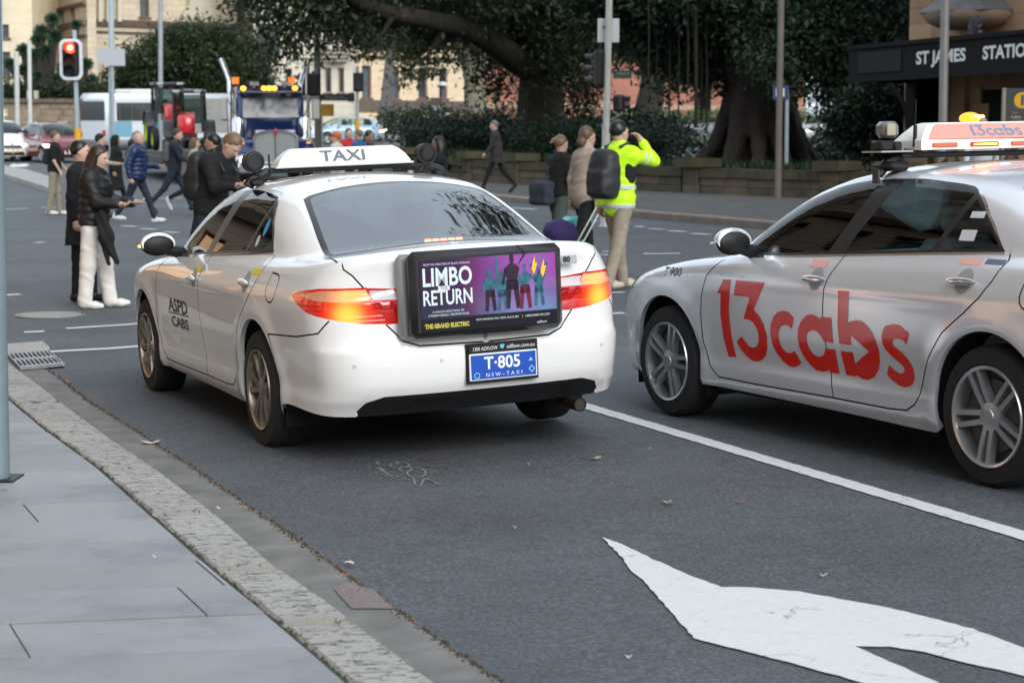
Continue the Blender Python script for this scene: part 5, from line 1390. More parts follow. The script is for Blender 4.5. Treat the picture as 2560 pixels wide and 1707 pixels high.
# white turn arrow far up the street at the left
for pts in ([(28,415),(70,413)],):
    P = [gnd(u, v) for u, v in ((22,415),(38,409),(38,412),(66,410),(74,414),(64,418),(38,418),(38,421))]
    o = mesh_obj('turn_arrow', [(p.x, p.y, ground(p.x, p.y)+.012) for p in P], [tuple(range(8))], ROADPAINT); o['kind'] = 'structure'
    if o.data.polygons[0].normal.z < 0: o.data.flip_normals()
# ------------------------------------------------------------------ background: buildings, trees, wall, poles
def hit(u, v, P0, P1):
    """where the sight line of a pixel meets the vertical plane through P0,P1: (distance along, z)"""
    d = ray(u, v); e = Vector((P1[0]-P0[0], P1[1]-P0[1])); L = e.length; e = e/L
    den = d.x*e.y-d.y*e.x; s = (P0[1]*d.x-P0[0]*d.y)/den*1.0
    # solve t*d = P0+s*e
    s = (d.y*P0[0]-d.x*P0[1])/(d.x*e.y-d.y*e.x)*1.0
    x = P0[0]+s*e.x; t = x/d.x if abs(d.x) > 1e-6 else (P0[1]+s*e.y)/d.y
    return s, CAM_H+d.z*t
def stone_mat(name, c1, c2, mortar, bw=1.1, bh=.42, rough=.85, dirt=.3):
    def f(t, b, tc, N, L):
        o = tc.outputs['UV']; br = N('ShaderNodeTexBrick', Scale=1.0, Mortar_Size=.014, Brick_Width=bw, Row_Height=bh, Bias=0.0); L(o, br.inputs['Vector'])
        br.inputs['Color1'].default_value = (*c1, 1); br.inputs['Color2'].default_value = (*c2, 1); br.inputs['Mortar'].default_value = (*mortar, 1)
        n = N('ShaderNodeTexNoise', Scale=.35, Detail=7.0, Roughness=.65); L(tc.outputs['Object'], n.inputs['Vector'])
        n2 = N('ShaderNodeTexNoise', Scale=6.0, Detail=6.0, Roughness=.7); L(tc.outputs['Object'], n2.inputs['Vector'])
        c = mixc(t, 1.0, br.outputs[0], ramp(t, [(.3, g3(1-dirt)), (.6, g3(1.03))], n.outputs[0], L), L, 'MULTIPLY')
        c = mixc(t, .6, c, ramp(t, [(.3, g3(.8)), (.7, g3(1.1))], n2.outputs[0], L), L, 'MULTIPLY')
        L(c, b.inputs['Base Color']); b.inputs['Roughness'].default_value = rough
        bp = N('ShaderNodeBump', Strength=.6, Distance=.02); bp.invert = True; L(br.outputs[1], bp.inputs['Height']); L(bp.outputs[0], b.inputs['Normal'])
    return node_mat(name, f)
SAND = stone_mat('sandstone_far', (.62,.52,.39), (.56,.46,.34), (.42,.35,.25), 1.0, .40)
CREAM = stone_mat('cream_render', (.74,.62,.44), (.73,.61,.43), (.66,.55,.40), 3.0, .9, dirt=.15)
PALE = stone_mat('pale_stone', (.68,.62,.50), (.64,.58,.47), (.55,.50,.40), 1.4, .5, dirt=.2)
ORNG = stone_mat('warm_stone', (.72,.57,.39), (.69,.54,.37), (.58,.46,.31), 1.4, .5, dirt=.15)
BRICK = stone_mat('red_brick', (.42,.17,.11), (.37,.145,.09), (.30,.17,.12), .35, .12, dirt=.3)
WINM = mat('window_pane_dark', (.03,.035,.04), .08, spec=.8); WINB = mat('window_pane_blue', (.10,.13,.15), .08, spec=.8)
TRIM = mat('stone_trim_dark', (.16,.12,.09), .85, noise=(4,.4)); FRAMEP = mat('purple_frame', (.12,.07,.11), .6); FRAMEB = mat('brown_frame', (.09,.06,.045), .6)
def add_uv(me, e, P0):
    uv = me.uv_layers.new(name='uv')
    for lp in me.loops:
        v = me.vertices[lp.vertex_index].co; uv.data[lp.index].uv = ((v.x-P0[0])*e[0]+(v.y-P0[1])*e[1], v.z)
def facade(label, P0, P1, z0, z1, wins, mt, frame=FRAMEB, pane=WINM, depth=.35, name='building', thick=8, courses=(), coursemat=TRIM, cat='building', mull=True, out=(0,-1)):
    root = thing(name, label, cat, (0,0,0)); e = Vector((P1[0]-P0[0], P1[1]-P0[1], 0)); L = e.length; e.normalize(); n = Vector((e.y, -e.x, 0))
    if n.x*out[0]+n.y*out[1] < 0: n = -n
    O = Vector((P0[0], P0[1], 0)); W = lambda s, z, d=0: O+e*s+Vector((0,0,z))+n*d
    xs = sorted(set([0, L]+[min(max(w[0],0),L) for w in wins]+[min(max(w[2],0),L) for w in wins])); zs = sorted(set([z0, z1]+[w[1] for w in wins]+[w[3] for w in wins]))
    zs = [z for z in zs if z0 <= z <= z1]; m = MB(); vs = {}; 
    def vi(s, z):
        k = (round(s, 4), round(z, 4))
        if k not in vs: vs[k] = len(m.v); m.v.append(tuple(W(s, z)))
        return vs[k]
    for a, b in zip(xs[:-1], xs[1:]):
        for c, d in zip(zs[:-1], zs[1:]):
            if any(w[0]-1e-4 <= a and b <= w[2]+1e-4 and w[1]-1e-4 <= c and d <= w[3]+1e-4 for w in wins): continue
            m.f.append((vi(a,c), vi(b,c), vi(b,d), vi(a,d))); m.m.append(0)
    for w in wins:
        q = [W(w[0],w[1]), W(w[2],w[1]), W(w[2],w[3]), W(w[0],w[3])]; r = [W(w[0],w[1],-depth), W(w[2],w[1],-depth), W(w[2],w[3],-depth), W(w[0],w[3],-depth)]
        m.add(q+r, [(0,1,5,4),(1,2,6,5),(2,3,7,6),(3,0,4,7)])
    q = [W(0,z1), W(L,z1), W(L,z1,-thick), W(0,z1,-thick), W(0,z0,-thick), W(L,z0,-thick), W(0,z0), W(L,z0)]
    m.add(q, [(0,1,2,3),(3,2,5,4),(0,3,4,6),(1,7,5,2)])
    o = m.build('wall', mt, root, fix=False); add_uv(o.data, e, P0)
    for w in wins:
        f = MB(); t_ = .09; a, c, b, d = w[:4]
        def bar(s0, s1, za, zb, d0=-depth+.10, d1=-depth+.01):
            P = [W(s0,za,d0),W(s1,za,d0),W(s1,zb,d0),W(s0,zb,d0),W(s0,za,d1),W(s1,za,d1),W(s1,zb,d1),W(s0,zb,d1)]; f.add(P, [(0,1,2,3),(0,4,5,1),(1,5,6,2),(2,6,7,3),(3,7,4,0)])
        bar(a, a+t_, c, d); bar(b-t_, b, c, d); bar(a+t_, b-t_, c, c+t_); bar(a+t_, b-t_, d-t_, d)
        if mull: bar(a+t_, b-t_, (c+d)/2-.04, (c+d)/2+.04)
        fo = f.build('window', frame, root, fix=False)
        g = MB(); g.add([W(a,c,-depth+.02),W(b,c,-depth+.02),W(b,d,-depth+.02),W(a,d,-depth+.02)], [(0,1,2,3)]); g.build('pane', w[4] if len(w) > 4 else pane, fo, fix=False)
        s_ = MB(); P = [W(a-.12,c-.16,.10),W(b+.12,c-.16,.10),W(b+.12,c-.0,.10),W(a-.12,c-.0,.10),W(a-.12,c-.16,-.02),W(b+.12,c-.16,-.02),W(b+.12,c-.0,-.02),W(a-.12,c-.0,-.02)]
        s_.add(P, [(0,1,2,3),(0,4,5,1),(1,5,6,2),(2,6,7,3),(3,7,4,0)]); s_.build('sill', coursemat, fo, fix=False)
    for (za, zb, pr) in courses:
        m = MB(); P = [W(0,za,pr*.6),W(L,za,pr*.6),W(L,zb,pr),W(0,zb,pr),W(0,za,-.02),W(L,za,-.02),W(L,zb,-.02),W(0,zb,-.02)]; m.add(P, [(0,1,2,3),(0,4,5,1),(1,5,6,2),(2,6,7,3),(3,7,4,0)]); m.build('string_course', coursemat, root, fix=False)
    return root, W
def fac_px(label, a, b, vtop, wins, mt, courses=(), **k):
    """a,b = (u, distance) of the two ends; windows in picture coordinates"""
    P0 = (wx(a[0], a[1]), a[1]); P1 = (wx(b[0], b[1]), b[1]); gz = ground((P0[0]+P1[0])/2, (P0[1]+P1[1])/2)-.5
    W_ = []
    for w in wins:
        s0, za = hit(w[0], w[3], P0, P1); s1, zb = hit(w[2], w[1], P0, P1); W_.append((s0, za, s1, zb)+tuple(w[4:]))
    um = (a[0]+b[0])/2
    cs = [(hit(um, vb, P0, P1)[1], hit(um, va, P0, P1)[1], pr) for va, vb, pr in courses]
    z1 = hit(um, vtop, P0, P1)[1]
    return facade(label, P0, P1, gz, z1, W_, mt, courses=cs, **k)
# left to right along the far side of the square
fac_px('plain cream rendered building at the far left with small dark windows', (-260,121), (92,121), -330, [(-60,62,22,95),(-60,130,25,192),(-60,-60,22,-25)], CREAM, courses=[(-300,-280,.3)])
bl, W1 = fac_px('carved sandstone building behind the traffic light with bays and narrow windows', (226,124), (646,130), -330,
    [(350,-30,372,43),(592,-30,612,55),(420,-120,440,-60),(480,-120,500,-60),(300,-200,320,-110),(592,-200,612,-110)], SAND, courses=[(56,72,.35),(84,90,.15),(-60,-45,.3)])
bay, _ = fac_px('projecting angled bay of the sandstone building left of the pole', (108,133), (228,122), -330, [(176,18,186,62),(150,26,158,70)], SAND, courses=[(62,74,.4),(96,104,.2),(18,26,.3)], mull=False, thick=.6)
# buttressed stone gable on the sandstone wall
P0 = (wx(226,124),124); P1 = (wx(646,130),130)
def onw(W, u, v, pr, A=None, B=None):
    s, z = hit(u, v, A or P0, B or P1); return W(s, z, pr)
m = MB(); poly = [(448,62),(530,62),(530,40),(515,14),(512,-70),(468,-70),(466,14),(448,40)]
F_ = [onw(W1, u, v, .7) for u, v in poly]; Bk = [onw(W1, u, v, -.1) for u, v in poly]; n_ = len(poly)
m.add(F_+Bk, [tuple(range(n_))]+[(i, (i+1) % n_, n_+(i+1) % n_, n_+i) for i in range(n_)]); m.build('stone_buttress', PALE, bl)
m = MB(); poly = [(440,68),(538,68),(538,58),(440,58)]; F_ = [onw(W1, u, v, 1.0) for u, v in poly]; Bk = [onw(W1, u, v, -.1) for u, v in poly]; m.add(F_+Bk, [(0,1,2,3)]+[(i, (i+1) % 4, 4+(i+1) % 4, 4+i) for i in range(4)]); m.build('buttress_ledge', TRIM, bl)
for u in (242,262,290):
    m = MB(); poly = [(u,56),(u+9,56),(u+9,-300),(u,-300)]; F_ = [onw(W1, a, b, .45) for a, b in poly]; Bk = [onw(W1, a, b, -.1) for a, b in poly]; m.add(F_+Bk, [(0,1,2,3)]+[(i, (i+1) % 4, 4+(i+1) % 4, 4+i) for i in range(4)]); m.build('pilaster', PALE, bl)
pl, W2 = fac_px('pale stone building with an oriel ledge behind the truck exhaust', (640,121), (884,121), -330, [(812,170,828,233),(845,170,860,233),(640,60,700,140),(712,172,730,232),(812,30,828,100),(845,30,860,100)], PALE, courses=[(236,250,.2)], frame=mat('pale_frame', (.32,.29,.23), .7), mull=False)
A_, B_ = (wx(640,121),121), (wx(884,121),121)
for k, (u0, u1, v0, v1, pr) in enumerate([(800,886,116,128,1.5),(806,880,128,138,1.25),(812,874,138,147,1.0),(818,868,147,156,.7)]):
    m = MB(); poly = [(u0,v1),(u1,v1),(u1,v0),(u0,v0)]; F_ = [onw(W2, u, v, pr, A_, B_) for u, v in poly]; Bk = [onw(W2, u, v, -.1, A_, B_) for u, v in poly]; m.add(F_+Bk, [(0,1,2,3)]+[(i, (i+1) % 4, 4+(i+1) % 4, 4+i) for i in range(4)]); m.build('oriel_moulding', PALE, pl)
fac_px('warm cream building with tall purple framed windows behind the pale tree', (884,124), (1168,128), -330,
    [(905,165,928,245,WINB),(978,166,998,248,WINB),(1046,170,1068,246),(1098,172,1118,246),(905,30,928,120),(978,30,998,120),(1046,40,1068,120),(1098,40,1118,120)], ORNG, courses=[(143,149,.25),(110,118,.3),(252,282,.12)], frame=FRAMEP)
br, W3 = fac_px('red brick building behind the fig trees in the park', (1168,150), (2010,165), -60, [(1235,225,1250,285),(1560,240,1575,290),(1640,245,1660,290),(1740,240,1756,290),(1820,240,1836,290),(1500,150,1516,200),(1600,150,1616,200),(1700,150,1716,200)], BRICK, courses=[(262,276,.2),(120,128,.3)], coursemat=mat('tan_course', (.42,.30,.2), .8))
# hedge-topped terrace wall at the far left with cream piers and a dark railing
def block(name, mt, P, Q, z0, z1, d, parent=None):
    """box wall between two plan points"""
    e = Vector((Q[0]-P[0], Q[1]-P[1], 0)).normalized(); n = Vector((-e.y, e.x, 0)); P = Vector((P[0], P[1], 0)); Q = Vector((Q[0], Q[1], 0)); m = MB()
    c = [P-n*d/2, Q-n*d/2, Q+n*d/2, P+n*d/2]; m.add([a+Vector((0,0,z0)) for a in c]+[a+Vector((0,0,z1)) for a in c], [(3,2,1,0),(4,5,6,7),(0,1,5,4),(1,2,6,5),(2,3,7,6),(3,0,4,7)])
    return m.build(name, mt, parent)
tw = thing('terrace_wall', 'mossy sandstone terrace wall with two cream piers behind the red car', 'wall')
Y = 97; rr = random.Random(5); zb, zt = wz(338, Y), wz(258, Y); u = 20
while u < 262:
    wd = rr.choice((22,27,33)); 
    for k in range(5):
        z0 = zb-1.0 if k == 0 else zb+(zt-zb)*k/5; 
        block('stone', mat('wall_stone_%d' % rr.randint(0,2), ((.22,.19,.12),(.27,.22,.14),(.30,.23,.16))[rr.randint(0,2)], .9, noise=(2,.4)), (wx(u+(k % 2)*9+.4, Y), Y+rr.uniform(-.02,.02)), (wx(u+wd+(k % 2)*9-.4, Y), Y), z0+.015, zb+(zt-zb)*(k+1)/5-.01, .6, tw)
    u += wd
block('coping', TRIM, (wx(18,Y), Y), (wx(275,Y), Y), zt, zt+.22, .9, tw)
for u in (76, 93): block('pier', mat('pier_cream', (.50,.44,.33), .8, noise=(3,.2)), (wx(u,Y-.3), Y-.3), (wx(u+9,Y-.3), Y-.3), zt+.2, wz(228,Y), .3, tw)
# ---- leaves
def leafmat(name, c1, c2, c3, sc=.35):
    m = bpy.data.materials.new(name); m.use_nodes = True; t = m.node_tree; b = t.nodes['Principled BSDF']; L = t.links.new
    tc = t.nodes.new('ShaderNodeTexCoord'); n = t.nodes.new('ShaderNodeTexNoise'); n.inputs['Scale'].default_value = sc; n.inputs['Detail'].default_value = 3; L(tc.outputs['Object'], n.inputs['Vector'])
    n2 = t.nodes.new('ShaderNodeTexNoise'); n2.inputs['Scale'].default_value = 9; n2.inputs['Detail'].default_value = 2; L(tc.outputs['Object'], n2.inputs['Vector'])
    ad = t.nodes.new('ShaderNodeMath'); ad.operation = 'MULTIPLY_ADD'; ad.inputs[1].default_value = .55; L(n2.outputs[0], ad.inputs[0]); sc_ = t.nodes.new('ShaderNodeMath'); sc_.operation = 'MULTIPLY'; sc_.inputs[1].default_value = .45; L(n.outputs[0], sc_.inputs[0]); L(sc_.outputs[0], ad.inputs[2])
    c = ramp(t, [(.35, c1), (.5, c2), (.66, c3)], ad.outputs[0], L); L(c, b.inputs['Base Color']); b.inputs['Roughness'].default_value = .5; b.inputs['Specular IOR Level'].default_value = .3
    tr = t.nodes.new('ShaderNodeBsdfTranslucent'); L(c, tr.inputs[0]); mx = t.nodes.new('ShaderNodeMixShader'); mx.inputs[0].default_value = .22; o = t.nodes['Material Output']
    L(b.outputs[0], mx.inputs[1]); L(tr.outputs[0], mx.inputs[2]); L(mx.outputs[0], o.inputs[0]); MAT[name] = m; return m
LFIG = leafmat('fig_leaf', (.010,.018,.007), (.022,.036,.013), (.065,.085,.032))
LFIG2 = leafmat('moreton_fig_leaf', (.011,.024,.013), (.021,.042,.024), (.055,.088,.045))
LBUSH = leafmat('bush_leaf', (.014,.025,.009), (.028,.045,.016), (.07,.095,.036))
LBROWN = leafmat('brown_green_leaf', (.035,.038,.018), (.06,.065,.032), (.12,.115,.065))
LPALM = leafmat('yucca_leaf', (.02,.045,.03), (.045,.09,.05), (.10,.16,.10))
LSTRAP = leafmat('strap_leaf', (.009,.022,.009), (.017,.038,.016), (.045,.085,.03), .8)
def leaves(name, blobs, n, size, mt, parent=None, seed=1, droop=.25, shell=.55, aspect=.42):
    """blobs: (centre, (rx,ry,rz)) ; n leaves spread by volume, clumped in sprays"""
    r = np.random.default_rng(seed); vol = np.array([b[1][0]*b[1][1]*b[1][2] for b in blobs])**.8; vol = vol/vol.sum()
    ns = max(1, n//9); bi = r.choice(len(blobs), ns, p=vol); C = np.array([b[0] for b in blobs])[bi]; Rr = np.array([b[1] for b in blobs])[bi]
    d = r.normal(size=(ns,3)); d /= np.linalg.norm(d, axis=1, keepdims=True); rad = shell+(1-shell)*r.random((ns,1))**.7; rad = np.where(r.random((ns,1)) < .22, r.random((ns,1))**.5, rad)
    sc = C+d*Rr*rad+r.normal(size=(ns,3))*.12*Rr.mean(1, keepdims=True)
    P = np.repeat(sc, 9, 0)+r.normal(size=(ns*9,3))*size*1.5; m = len(P)
    ax = np.repeat(d, 9, 0)*.5+r.normal(size=(m,3))*.8; ax[:,2] -= droop; ax /= np.linalg.norm(ax, axis=1, keepdims=True)
    up = r.normal(size=(m,3))*.7; up[:,2] += .8; sd_ = np.cross(ax, up); sd_ /= np.maximum(np.linalg.norm(sd_, axis=1, keepdims=True), 1e-6)
    L = size*(.45+1.25*r.random((m,1))**2+.35*np.repeat(r.random((ns,1)), 9, 0)); W_ = L*aspect; nn_ = np.cross(sd_, ax)
    V = np.empty((m,4,3)); V[:,0] = P; V[:,1] = P+ax*L*.5+sd_*W_*.5+nn_*L*.05; V[:,2] = P+ax*L; V[:,3] = P+ax*L*.5-sd_*W_*.5+nn_*L*.05
    return big_mesh(name, V.reshape(-1,3), np.arange(m*4).reshape(-1,4), mt, parent)
BARKD = mat('dark_bark', (.035,.028,.022), .95, noise=(4,.5), bump=(12,.8,.05)); BARKP = mat('pale_mottled_bark', (.22,.20,.14), .85, noise=(1.6,.55,(.10,.10,.06)), bump=(8,.4,.03)); BARKG = mat('grey_bark', (.20,.19,.185), .9, noise=(3,.35), bump=(10,.5,.03)); BARKF = mat('fig_bark', (.062,.045,.037), .95, noise=(2.5,.8,(.022,.017,.015)), bump=(6,1.0,.15))
def tubes(name, mt, lst, parent, n=10):
    m = MB(); m.s = True
    for pts, rad in lst: m.tube(pts, rad, n)
    return m.build(name, mt, parent, smooth=60)
def tree(label, trunk, limbs, blobs, n, size, lm, bm_, seed=1, name='tree', **k):
    root = thing(name, label, 'tree', (0,0,0)); t = tubes('trunk', bm_, [trunk], root, 14)
    for l in limbs: tubes('limb', bm_, [l], t, 8)
    leaves('crown', blobs, n, size, lm, root, seed, **k); return root
def B_px(lst, Y, ry=None):
    out = []
    for u, v, ru, rv, *dy in lst:
        yy = Y+(dy[0] if dy else 0); c = at(u, v, yy); out.append((tuple(c), (ru/FPX*yy, (ry or ru/FPX*yy*.9), rv/FPX*yy)))
    return out
def T_px(pts, Y, dy=None):
    return [tuple(at(u, v, Y+(dy[i] if dy else 0))) for i, (u, v) in enumerate(pts)]
# great fig whose limb reaches across the top; trunk behind the wall
Yt = 66; k_ = Yt/FPX
tree('huge dark fig tree whose long limb arches left across the top of the street',
    (T_px([(1362,372),(1358,330),(1350,270),(1352,200),(1345,120),(1340,20),(1330,-160)], Yt), [1.25,.95,.85,.80,.8,.65,.4]),
    [(T_px([(1345,185),(1290,150),(1225,105),(1150,68),(1060,48),(980,36),(900,10),(830,-40)], Yt-2, [2,1,0,-2,-4,-5,-6,-7]), [.55,.5,.42,.36,.30,.26,.22,.14]),
     (T_px([(1050,46),(980,10),(900,-20),(830,-30),(760,60),(700,110)], Yt-6), [.20,.16,.14,.12,.09,.04]),
     (T_px([(1350,140),(1420,60),(1500,0),(1600,-60)], Yt), [.5,.4,.3,.2]), (T_px([(1340,100),(1280,20),(1220,-60)], Yt), [.45,.35,.2]),
     (T_px([(985,36),(960,80),(930,110)], Yt-8), [.10,.07,.03]), (T_px([(1120,60),(1090,110),(1060,150)], Yt-5), [.12,.08,.03])],
    B_px([(650,20,60,40,-9),(710,75,50,45,-9),(760,110,50,45,-9),(730,0,90,60,-9),(800,50,70,60,-8),(860,90,55,50,-8),(620,-20,60,60,-8),(670,130,38,30,-9),
          (900,20,100,60,-7),(960,90,60,50,-6),(1000,10,110,45,-5),(1080,70,60,40,-4),(1060,140,50,35,-4),(1130,120,45,50,-3),(1150,10,130,70,-3),(1250,60,110,90,0),(1230,150,60,60,1),(1270,215,45,50,2),
          (1330,40,140,110,0),(1440,90,90,90,0),(1460,170,60,70,1),(1420,230,50,45,1),(1400,140,80,90,-2),(1500,30,120,70,2),(1560,90,60,50,2),(1210,230,35,30,1),(1470,250,40,40,1),(1100,-60,300,70,-4),(1450,-60,260,80,0),(800,-70,200,60,-8)], Yt),
    60000, .18, LFIG, BARKD, 3, name='fig_tree')
# Moreton bay fig with buttress roots (roots modelled as flowing fins)
Yf = 56; root = thing('fig_tree', 'massive buttress rooted fig tree in the park behind the white signal pole and wall', 'tree')
c0 = at(1895, 372, Yf); gz = ground(c0.x, Yf)
def figtrunk(X, Y_, Z):
    x = X-c0.x; y = Y_-Yf; z = Z-gz; D = np.sqrt((x/1.0)**2+(y/1.0)**2)-(.85+.9*np.exp(-np.maximum(z,0)/1.1)*.0+.15*np.exp(-((z-5)/2)**2))
    fins = [(-2.75,.18,.0),(-1.9,.9,-1.6),(-1.1,.2,-2.2),(-.3,-.1,-2.4),(.5,.1,-2.4),(1.2,-.1,-2.0),(1.9,0,-1.3),(2.5,0,-.5),(-2.0,0,1.2),(1.9,0,1.2)]
    for i, (fx, _, fy) in enumerate(fins):
        a = math.atan2(fy, fx); L = math.hypot(fx, fy)
        pts = [(.55,3.6,.42),(.95,2.0,.34),(1.35,1.1,.27),(L*.72,.5,.22),(L,.15,.16),(L*1.25,-.1,.10)]; w = .25*math.sin(i*2.1)
        for (r0,h0,t0),(r1,h1,t1) in zip(pts[:-1], pts[1:]):
            a0 = a+w*(1-h0/3.6); a1 = a+w*(1-h1/3.6)
            D = smin(D, cap_sdf(X, Y_, Z, (c0.x+r0*math.cos(a0), Yf+r0*math.sin(a0), gz+h0), (c0.x+r1*math.cos(a1), Yf+r1*math.sin(a1), gz+h1), t0*.8, t1*.8), .13)
    for ang, tx in ((-.6,-2.2),(.25,1.6),(0,.2)): D = smin(D, cap_sdf(X, Y_, Z, (c0.x, Yf, gz+3.5), (c0.x+tx, Yf, gz+8), .85, .5), .5)
    return D
V, Q = sdf_mesh(figtrunk, (c0.x-3.9, Yf-3.4, gz-.3), (c0.x+3.9, Yf+1.8, gz+7.2), .11); tr_ = big_mesh('trunk', V, Q, BARKF, root, True)
for pts, rad in ((T_px([(1840,60),(1760,0),(1650,-60)], Yf), [.6,.45,.3]), (T_px([(1960,60),(2060,0),(2180,-50)], Yf), [.55,.4,.2])): tubes('limb', BARKF, [(pts, rad)], tr_)
for i, (u, v0, v1, w) in enumerate([(1672,-40,300,5),(1695,-20,290,4),(1738,20,320,9),(1752,60,300,6),(1765,40,335,5),(1718,0,240,4),(2070,30,330,8),(2040,60,300,4),(2058,90,320,4),(1640,60,220,4),(2222,40,200,4),(1620,-20,200,3)]):
    tubes('aerial_root', BARKD, [(T_px([(u,v0),(u+3,(v0+v1)/2),(u+1,v1)], Yf-1-(i % 3)), [w*.5*k_*.9]*3)], tr_, 6)
leaves('crown', B_px([(1560,20,70,60),(1640,50,80,70),(1700,110,70,60),(1760,60,90,80),(1850,80,100,70),(1640,130,45,45),(1600,100,40,50),(1720,180,45,50),(1790,160,50,45),(1940,90,100,80,-3),(2020,130,70,60,-3),(2090,90,90,80,-3),(2170,60,80,70,-3),
    (2150,150,60,60,-3),(2060,200,50,50,-3),(2110,240,50,45,-2),(2190,210,50,60,-2),(2230,120,50,60,-2),(1980,190,45,40,-3),(2000,20,140,60,-2),(1800,-30,260,70,-1),(2150,-10,110,60,-2),(2240,30,55,60,-3),(2170,290,60,50,-1),(2230,260,40,60,-1),(1930,160,50,40,-4),(1580,-40,150,50,0),(2260,330,30,40,0),(1660,220,30,30,2),(1500,-20,100,50,0)], Yf), 80000, .17, LFIG2, root, 5)
# other trunks and park trees
tree('plane tree with mottled pale bark forking beside the fig trunk', (T_px([(1192,285),(1190,240),(1186,200),(1180,180)], 84), [.62,.50,.46,.48]),
    [(T_px([(1182,190),(1165,140),(1135,90),(1100,55),(1060,10)], 84), [.42,.32,.28,.24,.15]), (T_px([(1188,200),(1215,150),(1225,90),(1228,20),(1235,-60)], 84), [.38,.34,.30,.26,.2]), (T_px([(1195,160),(1205,130),(1240,112)], 84), [.14,.10,.07])],
    B_px([(1120,40,70,50),(1210,20,80,50),(1060,70,50,40),(1160,110,40,30),(1020,110,40,28),(1045,165,50,18),(1000,190,25,12)], 84), 9000, .20, LBROWN, BARKP, 7, name='plane_tree')
tree('slim grey trunked tree standing before the warm cream building', (T_px([(962,312),(966,240),(974,160),(978,90),(980,0)], 92), [.38,.27,.24,.2,.16]),
    [(T_px([(972,130),(1010,128),(1040,115)], 92), [.08,.06,.03]), (T_px([(976,100),(950,60),(930,20)], 92), [.1,.08,.05])],
    B_px([(960,60,70,50),(1000,20,80,50),(900,40,60,50),(930,110,36,28),(1010,100,40,30)], 92), 9000, .20, LBROWN, BARKG, 8)
tree('dark slanting trunk between the white pole and the big fig', (T_px([(1618,300),(1628,230),(1640,160),(1650,80)], 82), [.7,.55,.5,.42]), [], B_px([(1640,60,90,60),(1560,110,40,40),(1600,150,30,30),(1700,80,80,60),(1480,120,30,36)], 82), 12000, .2, LFIG, BARKD, 9)
tree('broad dark green tree crown behind the bus', (T_px([(470,330),(470,260),(465,200)], 106), [.5,.4,.35]), [],
    B_px([(480,150,120,70),(400,170,110,60),(560,160,110,70),(330,190,60,36),(620,190,60,50),(500,110,90,40),(420,120,60,36),(570,120,70,40),(640,220,40,40),(290,205,40,22),(660,250,26,36),(540,230,110,60),(420,220,110,50)], 106), 60000, .22, LBUSH, BARKD, 10)
tree('leafy dark tree at the park edge just left of the station building', (T_px([(2240,400),(2238,330),(2235,250)], 49), [.22,.18,.14]), [],
    B_px([(2240,330,30,50),(2200,340,50,50),(2150,330,40,40),(2235,270,26,50),(2180,270,50,46),(2120,300,36,30),(2235,390,26,30),(2210,220,40,30)], 49), 16000, .15, LFIG2, BARKD, 12)
# backdrop of park trees far behind the lawn
for i, (u, Y_, l) in enumerate([(1960,112,'dark tree mass behind the lawn right of the buttress fig'), (2120,104,'tall dark tree behind the white sign in the park'), (2280,110,'dark tree behind the station corner'), (1760,118,'dark tree behind the hanging aerial roots'), (1880,108,'dense park tree above the parked white car')]):
    tree(l, (T_px([(u,300),(u+2,230),(u,150)], Y_), [.45,.4,.3]), [], B_px([(u,40,90,100),(u-50,110,60,60),(u+50,100,60,70),(u,170,70,50),(u+20,-40,110,70),(u-30,220,30,25) if i != 3 else (u,160,40,30)], Y_), 15000, .28, LFIG, BARKD, 20+i, name='park_tree')
# the street tree whose crown hangs over the road just above the frame (it mirrors in the rear screen)
gt = ground(15.5, 22)+.1
tree('large street tree outside the frame at the right, its branches over the road', ([(15.5,22,gt),(15.2,22,gt+3),(14.4,21.8,gt+6.5)], [.6,.45,.38]),
    [([(14.6,21.9,gt+5.5),(11,21,gt+7.0),(7,20,gt+7.9),(2.5,19.8,gt+7.8)], [.32,.24,.16,.07]), ([(14.4,21.8,gt+6.3),(12,24,gt+10),(9,26,gt+12)], [.3,.2,.1]),([(11,21,gt+7.0),(8,18.5,gt+7.6),(5.5,17.5,gt+7.6)], [.2,.15,.1,.05])],
    [((6,20,gt+8.0),(3.2,2.6,1.4)),((3.0,20,gt+7.6),(2.6,2.2,1.0)),((5.5,17.5,gt+7.4),(2.6,2.2,1.1)),((8.5,18,gt+8),(3,2.6,1.6)),((4,24,gt+9.4),(3,2.4,1.4)),((3,19,gt+10.2),(2.4,2.2,1.2)),((10,21,gt+10),(3.5,3,2.2)),((13,23,gt+11),(4,3.5,2.8)),((9,25,gt+12.5),(4,3,2.2)),((4.6,22,gt+11.5),(2.6,2,1.3))], 26000, .20, LFIG, BARKD, 77, name='street_tree')
# yucca-like plants at the left behind the terrace wall
def yucca(label, heads, Y_, seed):
    root = thing('yucca_tree', label, 'tree'); r = np.random.default_rng(seed)
    for (u, v, rad, ub, vb) in heads:
        tubes('stem', BARKD, [(T_px([(ub,vb),((u+ub)/2+3,(v+vb)/2),(u,v)], Y_), [.22,.2,.16])], root, 7)
        c = np.array(at(u, v, Y_)); n = 420; d = r.normal(size=(n,3)); d[:,2] = d[:,2]*.8+.25; d /= np.linalg.norm(d, axis=1, keepdims=True); Rd = rad/FPX*Y_
        L = Rd*(.75+.35*r.random((n,1))); sd_ = np.cross(d, r.normal(size=(n,3))); sd_ /= np.linalg.norm(sd_, axis=1, keepdims=True); w_ = .035*L/1.0+.02
        Vv = np.empty((n,4,3)); tip = c+d*L; tip[:,2] -= .12*L[:,0]; Vv[:,0] = c; Vv[:,1] = c+d*L*.5+sd_*w_; Vv[:,2] = tip; Vv[:,3] = c+d*L*.5-sd_*w_
        big_mesh('crown', Vv.reshape(-1,3), np.arange(n*4).reshape(-1,4), LPALM, root)
